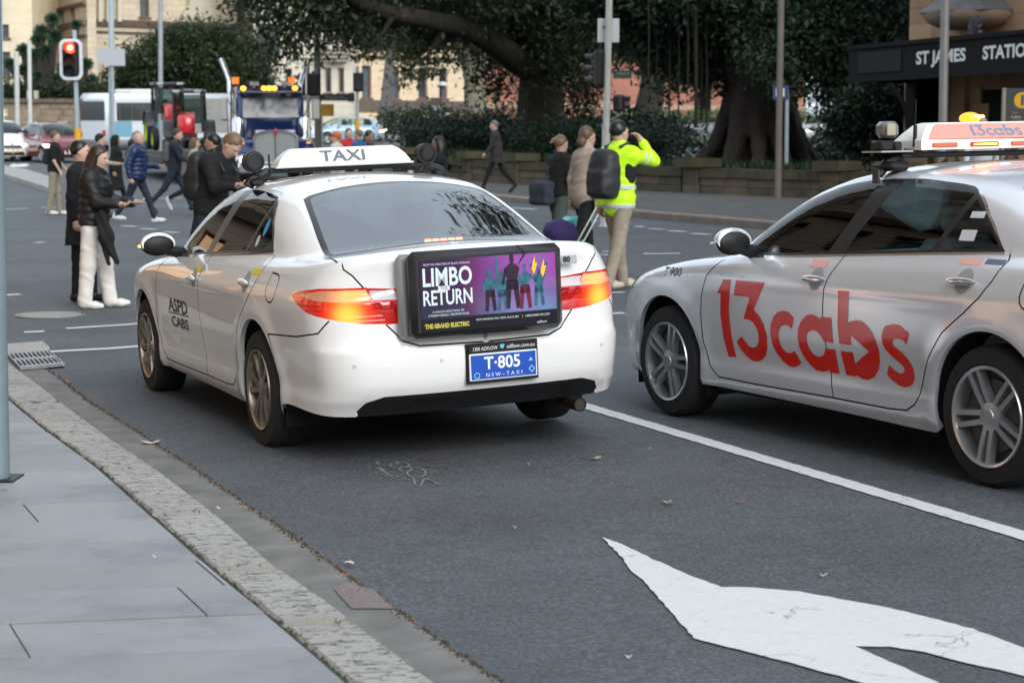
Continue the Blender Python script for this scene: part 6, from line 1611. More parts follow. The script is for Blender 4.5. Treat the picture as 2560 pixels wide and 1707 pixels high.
yucca('cluster of yuccas with round spiky heads behind the traffic light', [(130,48,22,120,230),(103,78,24,100,235),(136,92,26,120,230),(95,100,22,95,235),(58,125,22,70,235),(80,140,26,85,240),(115,130,26,112,235),(190,62,15,185,230)], 104, 4)
yucca('lower dusky yucca clump at the far left above the terrace wall', [(25,160,20,60,250),(60,175,22,75,245),(95,190,18,95,245),(160,170,24,150,240),(215,160,22,200,240),(230,200,20,215,245),(140,200,22,140,245)], 103, 5)
def hedge_mass(name, label, blobs, n, size, lm, seed, cat='hedge'):
    o = leaves(name, blobs, n, size, lm, None, seed); tag(o, label, cat); return o
hedge_mass('hedge', 'clipped dark hedge on top of the terrace wall', B_px([(u, 236, 22, 20) for u in range(0, 280, 26)], 99, 1.2), 14000, .16, LFIG, 31)
# park wall: piers, coping and stones, each its own piece
pw = thing('park_wall', 'low mossy sandstone park wall with square capped piers behind the people', 'wall')
WS = [mat('park_stone_a', (.115,.092,.060), .92, noise=(2.2,.5), bump=(14,.6,.02)), mat('park_stone_b', (.150,.110,.075), .92, noise=(2.2,.4), bump=(14,.6,.02)), mat('park_stone_c', (.092,.082,.050), .92, noise=(2.2,.5), bump=(14,.6,.02))]
CP = mat('mossy_coping', (.085,.075,.038), .95, noise=(3,.5), bump=(16,.6,.02))
wl = [gnd(1010,447), gnd(1185,464), gnd(1300,473), gnd(1530,486), gnd(1745,498), gnd(2090,514), gnd(2240,520)]
wl = [Vector((p.x, p.y)) for p in wl]
def wtop(p, v): return None
def park_run(a, b, h, seed):
    rr = random.Random(seed); e = (b-a); L = e.length; e.normalize(); s = .26; x = s
    while x < L-s-.2:
        w_ = min(rr.uniform(.8,1.3), L-s-x)
        for k in range(2):
            o_ = (.35 if k else 0); x0 = x+.008; x1 = x+w_-.008; p = a+e*x0; q = a+e*x1; g_ = min(ground(p.x, p.y), ground(q.x, q.y))+.14
            block('stone', WS[rr.randint(0,2)], (p.x, p.y), (q.x, q.y), g_+(-.2 if k == 0 else (h-.22)*.5+.006), g_+((h-.22)*.5 if k == 0 else h-.22)-.006, .40+rr.uniform(-.012,.012), pw)
        x += w_
    x = s
    while x < L-s-.2:
        w_ = min(rr.uniform(1.3,1.8), L-s-x); p = a+e*(x+.006); q = a+e*(x+w_-.006); g_ = ground((p.x+q.x)/2, (p.y+q.y)/2)+.14
        block('coping', CP, (p.x, p.y), (q.x, q.y), g_+h-.22, g_+h, .50, pw); x += w_
for i, (a, b) in enumerate(zip(wl[:-1], wl[1:])):
    park_run(a, b, .64, i)
for i, p in enumerate(wl):
    if i == 3: continue
    g_ = ground(p.x, p.y)+.14; e = (wl[min(i+1, len(wl)-1)]-wl[max(i-1, 0)]).normalized()
    for k in range(3): block('pier_stone', WS[(i+k) % 3], tuple(p-e*.27), tuple(p+e*.27), g_+(-.2 if k == 0 else .22*k+.006), g_+.22*(k+1)-.004, .56, pw)
    block('pier_cap', CP, tuple(p-e*.40), tuple(p+e*.40), g_+.66, g_+.88, .82, pw)
# strappy plants behind the wall
def straps(name, label, path, n, L, seed, spread=2.5, h0=.75):
    r = np.random.default_rng(seed); pts = resamp(path, 300); k = r.integers(0, 299, n); P = np.array([[pts[i].x, pts[i].y] for i in k]); P[:,1] += .95+r.random(n)*spread; P[:,0] += r.normal(size=n)*.3
    z = np.array([ground(x, y) for x, y in P])+h0*.7; a = r.random(n)*2*PI; tilt = .15+r.random(n)*.8; Ls = L*(.5+r.random(n)*.7)
    V = np.empty((n,5,3)); d = np.stack([np.cos(a)*np.sin(tilt), np.sin(a)*np.sin(tilt), np.cos(tilt)], 1); s = np.stack([-np.sin(a), np.cos(a), 0*a], 1)*(.022*1.6)
    b0 = np.column_stack([P, z]); mid = b0+d*(Ls*.6)[:,None]; tip = b0+d*Ls[:,None]; tip[:,2] -= Ls*.28*np.sin(tilt); tip += d*[1,1,0]*(Ls*.15)[:,None]
    V = np.stack([b0-s*.5, b0+s*.5, mid+s, tip, mid-s], 1); F = np.arange(n*5).reshape(-1,5)
    o = big_mesh(name, V.reshape(-1,3), F, LSTRAP); tag(o, label, 'plants', kind='stuff'); return o
straps('strap_plants', 'dark strappy ground plants filling the park bed behind the wall', wl, 26000, .62, 41, 6.0, .45)
fr_ = [gnd(930,372), gnd(1010,400), gnd(1150,425), gnd(1300,440)]
bedm = mat('park_soil', (.03,.026,.018), .95, noise=(2,.4))
A = resamp([p for p in wl], 40); Bq = [Vector((p.x+22, p.y+50)) for p in A]
strip('garden_bed', A, [Vector((p.x-1, p.y+22)) for p in A], bedm, .50, kind='structure')
strip('garden_bed', A, [Vector((p.x, p.y-.05)) for p in A], bedm, .25, kind='structure')
hedge_mass('shrub_bed', 'dark leafy shrubs mounding up around the foot of the fig trunks', B_px([(1000,305,50,24,12),(1060,310,60,26,10),(1110,315,50,26,8),(1180,318,60,24,5),(1260,320,60,26,4),(1330,325,60,26,2),(1420,320,60,28,1),(1480,330,50,26,0),(1590,320,60,24,0),(1660,322,60,22,0),(1700,330,50,22,0),(1450,360,200,28,-3),(1150,350,150,26,4),(2120,350,60,40,-3),(2060,345,30,22,-5),(2200,370,60,34,-6),(1650,370,80,26,-5),(1860,392,120,18,-9),(2040,395,80,20,-8)], 66), 42000, .16, LFIG2, 42, 'shrubs')
# the lawn with a low clipped hedge and the road beyond
lw = [Vector((10, 86)), Vector((40, 90))]
o = strip('lawn', resamp(lw, 10), resamp([Vector((10,108)), Vector((46,112))], 10), mat('lawn_grass', (.06,.10,.025), .9, noise=(3,.4)), .25, kind='structure')
hedge_mass('low_hedge', 'low bright clipped hedge in front of the distant parked cars', B_px([(u, 292, 26, 5) for u in range(1560, 2160, 24)], 100, .6), 9000, .12, leafmat('hedge_leaf', (.03,.06,.015), (.07,.12,.03), (.12,.20,.05)), 43)
# ------------------------------------------------------------------ station building at the right
ST = [mat('station_stone_a', (.40,.245,.135), .85, noise=(1.6,.22), bump=(20,.3,.01)), mat('station_stone_b', (.45,.285,.165), .85, noise=(1.6,.2), bump=(20,.3,.01)), mat('station_stone_c', (.36,.22,.125), .85, noise=(1.6,.25), bump=(20,.3,.01))]
DKM = mat('awning_black', (.008,.008,.009), .75, spec=.2); DKM2 = mat('awning_panel', (.022,.022,.024), .75, spec=.2)
A0 = Vector((wx(2130,46), 46)); A1 = Vector((wx(2560,40), 40)); AE = (A1-A0).normalized(); AN = Vector((-AE.y, AE.x))   # towards the building
if AN.x < 0: AN = -AN
stn = thing('station_building', 'sandstone station building with black awning at the upper right', 'building')
def sw(s, d, z): p = A0+AE*s+AN*d; return Vector((p.x, p.y, z))
def sbox(name, mt, s0, s1, d0, d1, z0, z1, parent, bev=0):
    m = MB(); P = [sw(s0,d0,z0),sw(s1,d0,z0),sw(s1,d1,z0),sw(s0,d1,z0),sw(s0,d0,z1),sw(s1,d0,z1),sw(s1,d1,z1),sw(s0,d1,z1)]
    m.add(P, [(3,2,1,0),(4,5,6,7),(0,1,5,4),(1,2,6,5),(2,3,7,6),(3,0,4,7)]); return m.build(name, mt, parent)
wp = Vector((wx(2268, 46.2), 46.2)); wd = (wp-A0).dot(AN); ws = (wp-A0).dot(AE)     # wall face passes through the corner seen at u=2268
wd = 2.6; 
def s_at(u, d):    # position along the awning line of a sight line at depth d behind it
    P0 = A0+AN*d; r = ray(u, 300); s = (r.y*P0.x-r.x*P0.y)/(r.x*AE.y-r.y*AE.x); return s
sc_ = s_at(2268, wd); gz0 = .35; zc = CAM_H+(381-123)/FPX*46
zt_ = zc+.02
sbox('wall_core', mat('station_core', (.30,.19,.11), .9), sc_+.06, sc_+26, wd+.06, wd+9, gz0-.5, 16, stn)
rr = random.Random(2); z = gz0-.1; row = 0
while z < 8.6:
    h = .42; s = sc_+(0 if row % 2 else -.0); first = True
    while s < sc_+15:
        w_ = (.55 if row % 2 else .95) if first else rr.uniform(.85,1.15); first = False
        door = (sc_+3.1 < s+w_/2 < sc_+4.7 or sc_+6.2 < s+w_/2 < sc_+8.6) and z < 3.0
        if not door: sbox('stone', ST[rr.randint(0,2)], s+.004, s+w_-.004, wd-.0+rr.uniform(0,.008), wd+.25, z+.004, z+h-.004, stn)
        s += w_
    z += h; row += 1
z = gz0-.1
while z < 8.6:      # return wall of the corner
    s0 = 0
    for k in range(5):
        m = MB(); d0 = wd+.26+k*1.1; sbox('stone', ST[(k+int(z*3)) % 3], sc_+rr.uniform(0,.01), sc_+.3, d0+.004, d0+1.09, z+.004, z+.416, stn)
    z += .42
for a, b in ((3.1,4.7),(6.2,8.6)): sbox('doorway', DARKV, sc_+a-.4, sc_+b+.3, wd+.055, wd+.30, gz0-.2, 3.1, stn)
# pilasters under the awning and recess
for a, b, pr in ((0.1,1.15,.18),(2.05,2.55,.14),(4.9,5.5,.14),(9,9.7,.14)):
    z = gz0-.1; k = 0
    while z < 3.2: sbox('pilaster_stone', ST[k % 3], sc_+a, sc_+b, wd-pr, wd-.004, z+.004, z+.416, stn); z += .42; k += 1
# awning
aw = sbox('awning', DKM, -.0, 22, 0, wd-.02, zc-.16, zc-.02, stn)
zf0, zf1 = zc-.86, zc
sbox('fascia', DKM, -.02, 22, -.10, .04, zf0, zf1, aw); sbox('fascia_return', DKM, -.10, -.022, -.10, wd-.04, zf0, zf1, aw)
sbox('fascia_panel', DKM2, .35, 2.1, -.135, -.102, zf0+.20, zf1-.16, aw); sbox('fascia_moulding', DKM, -.14, 22, -.16, -.102, zf1-.06, zf1+.04, aw); sbox('fascia_moulding', DKM, -.14, 22, -.15, -.102, zf0-.02, zf0+.06, aw)
sbox('soffit', DKM, .0, 22, .05, wd-.05, zf0+.30, zf0+.34, aw)
FMx = lambda s, z: Matrix.Translation(sw(s, -.112, z)) @ Matrix(((AE.x,0,-AN.x,0),(AE.y,0,-AN.y,0),(0,1,0,0),(0,0,0,1)))
lw_ = mat('station_letter_white', (.78,.80,.76), .5)
sa, sb = s_at(2287,-.11), s_at(2410,-.11); text_obj('ST JAMES', .40, lw_, FMx((sa+sb)/2, (zf0+zf1)/2+.02), aw, bold=.012, width=(sb-sa))
sa, sb = s_at(2453,-.11), s_at(2585,-.11); text_obj('STATION', .40, lw_, FMx((sa+sb)/2, (zf0+zf1)/2+.02), aw, bold=.012, width=(sb-sa))
for s in (s_at(2310, 1.2), s_at(2530, 1.2)):
    p = sw(s, 1.2, zf0+.30); m = MB(); m.ell(tuple(p), (.26,.26,.13), 16, 8); m.build('canopy_light', mat('opal_light', (.5,.5,.55), .4), aw, smooth=60)
# iron bracket curving from the wall to the awning
sbk = s_at(2318, wd-.3)
m = MB()
for rad in (1.45,1.62):
    pts = [sw(.35+(sbk-.35)*0+(sbk+.1-.35)*(1-math.cos(a))*0+ (.35 if 0 else 0), 0, 0) for a in (0,)]
    c = [(sbk-.0-1.9+1.9*math.sin(a)*1.0, zf0+.28-rad*.95*(1-math.cos(a))) for a in np.linspace(0, PI/2, 14)]
    m.tube([sw(s, wd-.9, z_) for s, z_ in c], .045, 6)
m.build('iron_bracket', DKM, aw, smooth=40)
sbox('bracket_post', DKM, sbk-.06, sbk+.36, wd-.95, wd-.2, zf0-1.1, zf0+.3, aw); sbox('bracket_rail', DKM, sbk-2.0, sbk+.1, wd-.93, wd-.87, zf0+.14, zf0+.24, aw)
# shell ornament above the awning, corner turret with curved base
so_ = s_at(2434, 0); m = MB(); m.s = True
for k in range(9):
    a = PI*(k+.5)/9; m.tube([sw(so_, -.02, zc+.02), sw(so_+.20*math.cos(a), -.05, zc+.02+.36*math.sin(a)), sw(so_+.24*math.cos(a), .0, zc+.02+.46*math.sin(a))], [.02,.055,.035], 6)
m.build('shell_ornament', mat('lead_dark', (.05,.045,.055), .5, metal=.3), aw, smooth=50)
su0, su1 = s_at(2262, 1.2), s_at(2405, 1.2); cx_ = (su0+su1)/2; zz = lambda v: CAM_H+(381-v)/FPX*43.2
m = MB(); m.s = True; cc = sw(cx_, wd-.35, 0); hw_ = (su1-su0)/2*1.0
q = Matrix.Translation((cc.x, cc.y, 0)); m.lathe([(hw_*.60,zz(62)),(hw_*.72,zz(56)),(hw_*.90,zz(46)),(hw_*1.0,zz(32)),(hw_*1.03,zz(22))], 28, q); m.build('turret_base', mat('turret_stone', (.40,.30,.22), .8, noise=(2,.2)), stn, smooth=50)
m = MB(); m.lathe([(hw_*1.10,zz(22)+.003),(hw_*1.06,zz(16)),(hw_*.80,zz(-4)),(hw_*.62,zz(-30)),(hw_*.60,zz(-90))], 8, q); m.build('turret_roof', mat('slate_roof', (.10,.10,.11), .6, noise=(6,.4), bump=(14,.5,.03)), stn)
m = MB(); m.box(tuple(sw(cx_-.1, wd-.12, zz(74))), (.7,.5,.36), bev=.05); m.build('corbel_stone', ST[1], stn)
# information sign
pI = at(2545, 300, 33); yaw = math.atan2(-AE.x, AE.y)
isg = thing('info_sign', 'dark grey information sign with yellow circle and letter i by the station entrance', 'sign', (0,0,0)); gI = ground(pI.x, 33)+.14
QI = XF((wx(2550,33), 33, 0), R(-4)); h0, h1 = gI, wz(222,33)
m = MB(); m.box((0,0,(h0+h1)/2), (.62,.10,h1-h0), QI, bev=.01); m.build('sign_panel', mat('sign_charcoal', (.045,.05,.055), .4), isg)
m = MB(); m.box((-.335,0,(h0+h1)/2), (.05,.13,h1-h0+.02), QI); m.build('sign_edge', mat('sign_side_tan', (.32,.28,.22), .5, metal=.3), isg)
FI = QI @ Matrix.Translation((-.02,-.055,h1-.21)) @ Matrix.Rotation(PI/2, 4, 'X')
m = MB(); m.lathe([(0,.002),(.145,.002),(.145,-.003)], 32, FI, cap=False); m.build('sign_disc', mat('info_yellow', (.80,.42,.02), .4), isg)
text_obj('i', .27, MAT['sign_charcoal'], FI @ Matrix.Translation((0,.0,.006)), isg, bold=.012)
text_obj('Train', .05, mat('sign_orange_text', (.6,.3,.05), .5), FI @ Matrix.Translation((-.12,-.22,.002)), isg); text_obj('St James', .05, PLW, FI @ Matrix.Translation((-.10,-.29,.002)), isg); text_obj('Museum', .045, PLW, FI @ Matrix.Translation((-.11,-.40,.002)), isg)

# ------------------------------------------------------------------ warm sandstone street front across the side street (seen in the car reflections)
def side_building():
    P0, P1 = (-11.8, 28), (-8.5, -14); L = math.hypot(P1[0]-P0[0], P1[1]-P0[1]); wins = []
    s = 1.2; lit = mat('lit_shop_window', (.3,.2,.1), .3, emit=(1,.58,.30), es=.9); lit2 = mat('lit_shop_window_dim', (.2,.15,.1), .3, emit=(1,.52,.22), es=.5)
    k = 0
    while s+3.2 < L:
        wins.append((s, .9, s+3.0, 3.5, lit if k % 3 != 1 else lit2))
        for z in (6.2, 10.2, 14.2, 18.2, 22.2): wins.append((s+.2, z, s+1.2, z+2.2)); wins.append((s+1.8, z, s+2.8, z+2.2))
        s += 4.0; k += 1
    stn2 = stone_mat('brown_sandstone', (.42,.32,.23), (.37,.28,.20), (.28,.21,.15), 1.1, .42)
    r, W = facade('long brown sandstone shop building outside the frame to the left', P0, P1 , -.8, 28, wins, stn2, courses=[(4.3,4.8,.35),(8.9,9.2,.3),(16.9,17.2,.3)], out=(1,0))
    return r
sb_ = side_building()
def sky_block_building(label, P0, P1, h, out, mt, step=4.2):  # added out of view behind the camera; blocks low sky to deepen shade
    L = math.hypot(P1[0]-P0[0], P1[1]-P0[1]); wins = []; s = 1.5
    while s+2 < L:
        for z in np.arange(1.2, h-3, 4.0): wins.append((s, float(z), s+1.6, float(z)+2.4))
        s += step
    facade(label, P0, P1, -.8, h, wins, mt, courses=[(4.4,4.9,.3)], out=out)
sky_block_building('unseen pale stone block added behind the camera to shut off low sky', (-40,-46), (46,-40), 12, (0,1), MAT['pale_stone'])
m = [c for c in sb_.children if c.name.startswith('wall')][0]; m.data.flip_normals()

# ------------------------------------------------------------------ poles, signals, signs
GALV = mat('galvanised_steel', (.36,.39,.41), .5, metal=.35, noise=(3,.2)); PBLUE = mat('pale_blue_paint', (.36,.44,.47), .5, noise=(2,.15)); BRN = mat('brown_grey_pole', (.17,.145,.135), .6, noise=(2,.2)); CRM = mat('cream_white_pole', (.55,.56,.52), .5, noise=(2,.12)); YEL = mat('yellow_sleeve', (.72,.36,.02), .5)
SIGB = mat('signal_black', (.015,.015,.017), .5); SIGW = mat('signal_white_edge', (.66,.68,.72), .5)
def pole(label, u0, v0, u1, v1, Y, rad, mt, root=None, n=14, foot=None, cat='pole', taper=1.0):
    if root is None: root = thing('street_pole', label, cat)
    a, b = at(u0, v0, Y), at(u1, v1, Y); g_ = ground(b.x, Y)+(foot if foot is not None else 0)
    d = (b-a)/(b.z-a.z); b2 = a+d*(g_-a.z); m = MB(); m.s = True
    m.tube([a, b2], [rad*taper, rad], n); m.tube([b2+Vector((0,0,.0)), b2+Vector((0,0,.02))], rad*1.9, 12); m.build('post', mt, root, smooth=50); return root, a, b2
pn = gnd(-8, 1198, .15)
r0 = thing('street_pole', 'thick pale blue steel pole cropped at the left edge on the footpath', 'pole'); m = MB(); m.s = True
tp = at(-31, 0, pn.y); m.tube([Vector((pn.x, pn.y, pn.z)), Vector((tp.x, pn.y, tp.z)), Vector((tp.x+(tp.x-pn.x)*1.2, pn.y, tp.z+(tp.z-pn.z)*1.2))], .058, 24); m.build('post', mat('pole_blue_grey', (.20,.27,.30), .45, metal=.3, noise=(9,.3,(.14,.18,.20))), r0, smooth=50)
m = MB(); m.box((pn.x, pn.y, pn.z+.004), (.20,.20,.012), bev=.003); m.build('base_plate', BLACK, r0)
def signal(root, u, v0, v1, Y, w, face, lit=None, vis=True, yaw=0, ped=False):
    """traffic light head between picture heights v0..v1; face=-1 looks at the camera"""
    z1, z0 = wz(v0, Y), wz(v1, Y); x = wx(u, Y); H = z1-z0; Q = XF((x, Y-.12*(1 if face < 0 else 1), (z0+z1)/2), yaw); h = MB()
    n = 2 if ped else 3
    h.box((0,.06,0), (w*.78,.20,H*.94), Q, bev=.04); hd = h.build('signal_head', SIGB, root)
    if not ped:
        b = MB(); b.box((0,.02,0), (w,.03,H), Q, bev=.01); bp = b.build('backing_board', SIGB, root)
        if lit is not None:
            rr_ = .11; o = MB(); cs = []
            def rrect(a, b_, r): return [(sx*(a-r)+r*math.cos(t), sz*(b_-r)+r*math.sin(t)) for sx, sz, t0 in ((1,1,0),(-1,1,PI/2),(-1,-1,PI),(1,-1,3*PI/2)) for t in np.linspace(t0, t0+PI/2, 6)]
            O_ = rrect(w/2+.035, H/2+.035, .17); I_ = rrect(w/2-.04, H/2-.04, .12); nn_ = len(O_); vs = [Q @ Vector((a,-.02,b_)) for a, b_ in O_]+[Q @ Vector((a,-.02,b_)) for a, b_ in I_]+[Q @ Vector((a,.04,b_)) for a, b_ in O_]
            o.add(vs, [(i, (i+1) % nn_, nn_+(i+1) % nn_, nn_+i) for i in range(nn_)]+[(i, (i+1) % nn_, 2*nn_+(i+1) % nn_, 2*nn_+i) for i in range(nn_)]); o.build('white_border', SIGW, bp)
    for k in range(n):
        cz = H*(.30-.30*k) if n == 3 else H*(.22-.44*k); rad = min(w*.30, H*.135 if n == 3 else H*.19)
        L_ = MB(); QQ = Q @ Matrix.Translation((0, -.05 if face < 0 else .17, cz)) @ Matrix.Rotation(PI/2 if face < 0 else -PI/2, 4, 'X')
        L_.lathe([(0,.02),(rad*.9,.015),(rad,.0)], 20, QQ, cap=False)
        col = (mat('signal_red_off', (.10,.01,.01), .3), mat('signal_amber_off', (.09,.02,.01), .3), mat('signal_green_off', (.006,.03,.02), .3))[k if n == 3 else (0,2)[k]]
        if lit == k: col = glow('signal_red_lit', (1,.03,.01), 7)
        L_.build('signal_lens', col, hd)
        if lit == k: c_ = MB(); c_.lathe([(0,.024),(rad*.42,.021)], 20, QQ, cap=False); c_.build('signal_core', glow('signal_core_lit', (1,.5,.3), 10), hd)
        Vz = MB(); a = np.linspace(-.15*PI, 1.15*PI, 14); vs = []
        for r_, d_ in ((rad*1.06,0),(rad*1.1,.24)):
            for t in a: vs.append(QQ @ Vector((r_*math.cos(t), (r_*math.sin(t))*(1 if face < 0 else -1)*1.0, d_*(1-.25*(1-math.sin(max(0,min(PI,t))))))))
        m_ = len(a); Vz.add(vs, [(i, i+1, m_+i+1, m_+i) for i in range(m_-1)]); Vz.build('visor', SIGB, hd, fix=False)
Y = 46; ts = thing('traffic_signal', 'traffic signal showing red on a grey pole with yellow sleeve at the left', 'traffic light')
pole(None, 186, 76, 196, 420, Y, .055, PBLUE, ts)
m = MB(); a, b = at(194.5, 322, Y), at(196.5, 410, Y); m.tube([a, b], .085, 14); m.build('sleeve', YEL, ts, smooth=50)
signal(ts, 189, 102, 198, Y, .50, -1, lit=0)
# sign board and lamp poles in the left background
lp, a, b = pole('pale lamp pole ending behind the grey road sign back', 277, -200, 279, 300, 84, .13, PBLUE)
sg = thing('road_sign', 'back of a pale grey road sign panel left of the dark tree', 'sign'); m = MB(); p = at(278, 144, 83.6); m.box(tuple(p), (1.25,.05,.76)); m.build('sign_panel', mat('sign_back_grey', (.36,.39,.41), .5), sg)
for dz in (-.2,.2): m = MB(); m.box((p.x, p.y+.06, p.z+dz), (1.2,.05,.06)); m.build('sign_rail', GALV, sg)
m = MB(); m.box((p.x-.42, p.y-.03, p.z-.28), (.3,.01,.12)); m.build('sign_sticker', mat('pale_red_sign', (.55,.28,.26), .5), sg)
m = MB(); m.tube([(p.x, p.y+.12, p.z+.3),(p.x, p.y+.12, ground(p.x, p.y))], .06, 10); m.build('post', GALV, sg)
pole('plain grey light pole standing in front of the broad dark tree', 401, -150, 402, 400, 72, .09, GALV); pole('slim white post before the yuccas', 73, 102, 76, 330, 92, .10, CRM); pole('thin cream post left of the yuccas', 41, 130, 44, 330, 94, .12, CRM)
pole('slim pale pole at the left margin behind the white car', 0, -100, 3, 320, 88, .10, PBLUE)
pb_ = gnd(797, 437); pole('brown grey pole rising behind the TAXI sign beside the truck', 790, -150, 796, 436, pb_.y, .118, BRN)
# signals by the truck
Y = 62; t2 = thing('traffic_signal', 'pair of black traffic signal heads seen from behind on one pole beside the truck', 'traffic light'); pole(None, 770, 168, 771, 400, Y, .06, PBLUE, t2)
signal(t2, 761, 184, 242, Y, .30, 1, yaw=.9); signal(t2, 789, 184, 240, Y, .42, 1)
m = MB(); m.tube([at(771, 315, Y-.02), at(771, 347, Y-.02)], .09, 12); m.build('sleeve', YEL, t2)
t3 = thing('traffic_signal', 'slim pole with signal head and walk signal in front of the pale blue hatchback', 'traffic light'); pole(None, 894, 166, 893, 400, 60, .05, PBLUE, t3)
signal(t3, 899, 183, 230, 60, .34, 1); signal(t3, 884, 232, 256, 60, .24, 1, ped=True, yaw=.8); m = MB(); m.tube([at(893, 300, 59.96), at(893, 326, 59.96)], .075, 12); m.build('sleeve', YEL, t3)
s1 = thing('street_sign', 'dark green street name sign reading St James Rd beside the brown pole', 'sign'); Y = 61; m = MB(); p = at(836, 243.5, Y); m.box(tuple(p), (.95,.04,.20)); m.build('sign_panel', mat('street_sign_green', (.010,.022,.016), .4), s1)
text_obj('St James Rd', .13, mat('sign_text_pale', (.35,.38,.36), .5), Matrix.Translation((p.x, Y-.025, p.z)) @ Matrix.Rotation(PI/2, 4, 'X'), s1)
m = MB(); m.tube([(p.x-.5, Y+.02, p.z),(p.x-.62, Y+.02, p.z)], .03, 6); m.build('bracket', GALV, s1)
s2 = thing('warning_sign', 'square ochre yellow sign back below the street name sign', 'sign'); m = MB(); p = at(818, 276, Y); m.box(tuple(p), (.44,.03,.40)); m.build('sign_panel', mat('ochre_sign', (.42,.22,.02), .5, noise=(5,.2)), s2); m = MB(); m.tube([(p.x-.18, Y+.05, p.z+.1),(p.x-.18, Y+.05, ground(p.x, Y))], .025, 8); m.build('post', GALV, s2)
# white pole with sign back by the hi-vis man
Y = 34; wpole, a, b = pole('tall cream white pole behind the man in the yellow jacket', 1527, -160, 1512, 470, Y, .063, CRM)
m = MB(); m.s = True; q = at(1516, 318, Y); m.tube([q, Vector((b.x, b.y, b.z))], .078, 16); m.tube([q+Vector((0,0,.03)), q], .088, 16); m.build('pole_base', CRM, wpole, smooth=50)
m = MB(); Q = XF(tuple(at(1521, 77, Y+.11)), 0); m.box((0,0,0), (.40,.012,.435), Q, bev=.004); sg = m.build('sign_back', mat('sign_back_white', (.60,.63,.65), .5), wpole)
m = MB(); m.box((-.06,-.02,.06), (.08,.02,.03), Q); m.build('sign_clamp', BLACK, sg)
t4 = thing('traffic_signal', 'dark traffic signal mounted on the cream white pole above the walk signal', 'traffic light')
signal(t4, 1500, 125, 220, Y+.12, .22, 1, yaw=.7); signal(t4, 1541, 236, 282, Y+.1, .25, 1, ped=True, yaw=-.6)
m = MB(); z_ = wz(178,Y); m.tube([(wx(1500,Y),Y+.1,wz(150,Y)),(wx(1521,Y),Y+.02,wz(150,Y))], .02, 6); m.tube([(wx(1541,Y),Y+.1,wz(250,Y)),(wx(1520,Y),Y+.02,wz(250,Y))], .02, 6); m.build('bracket', SIGB, t4)
s3 = thing('street_sign', 'green street name sign on the right of the cream white pole', 'sign'); p = at(1556, 187, Y+.05); m = MB(); m.box(tuple(p), (.34,.02,.145), bev=.004); m.build('sign_panel', mat('street_sign_green2', (.012,.06,.04), .4), s3)
text_obj('Elizabeth St', .045, MAT['sign_text_pale'], Matrix.Translation((p.x+.01, p.y-.013, p.z+.02)) @ Matrix.Rotation(PI/2, 4, 'X'), s3)
pr = gnd(1945, 500, .14); pole('tall grey pole in front of the buttressed fig and wall', 1955, -120, 1945, 500, pr.y, .075, BRN, foot=.14)
bs = thing('blue_sign', 'pale post in the park bed with a small blue and white sign', 'sign'); Y = 47; a, b = at(1968, 225, Y), at(1966, 420, Y); m = MB(); m.tube([a, b], .05, 10); m.build('post', PBLUE, bs, smooth=50)
m = MB(); p = at(1952, 232, Y-.05); m.box(tuple(p), (.40,.03,.36)); m.build('sign_panel', mat('sign_navy', (.02,.04,.14), .5), bs); m = MB(); m.box((p.x-.02, p.y-.02, p.z), (.22,.01,.2)); m.build('sign_pictogram', PLW, bs)
pole('grey pole in front of the station awning lettering', 2364, -60, 2357, 330, 36.5, .085, mat('warm_grey_pole', (.30,.29,.29), .5, metal=.3, noise=(2,.2)), foot=.14)
ws_ = thing('white_sign', 'small white sign on a thin post far back in the park', 'sign'); m = MB(); p = at(2053, 205, 90); m.box(tuple(p), (.28,.04,.42)); m.build('sign_panel', PLW, ws_); m = MB(); m.tube([(p.x,90,p.z),(p.x,90,wz(285,90))], .05, 8); m.build('post', PBLUE, ws_)
gl = thing('street_lamp', 'slim grey lamp post with a pale hood before the warm cream building', 'lamp'); m = MB(); p = at(1107, 215, 95); m.tube([(p.x,95,p.z),(p.x,95,wz(330,95))], .06, 8); m.build('post', BRN, gl); m = MB(); m.lathe([(.34,0),(.30,.08),(.1,.2),(0,.22)], 14, XF(tuple(p))); m.build('lamp_hood', CRM, gl)
sp = thing('stone_bollard_pier', 'short dark capped cream gate pier beside the lamp post', 'pier'); m = MB(); p = at(1091, 285, 96); m.box((p.x, 96, p.z-.6), (.42,.42,2.2)); m.build('shaft', CRM, sp); m = MB(); m.box((p.x, 96, wz(254,96)), (.62,.62,.36)); m.build('cap', TRIM, sp)
rs = thing('red_sign', 'small red and white sign before the plane tree', 'sign'); m = MB(); p = at(1172, 238, 90); m.box(tuple(p), (.18,.04,.36)); m.build('sign_panel', mat('sign_red', (.5,.03,.03), .5), rs); m = MB(); m.box((wx(1164,90),90,p.z-.3), (.12,.12,2.6)); m.build('post', mat('dark_grey_post', (.05,.055,.06), .5), rs)

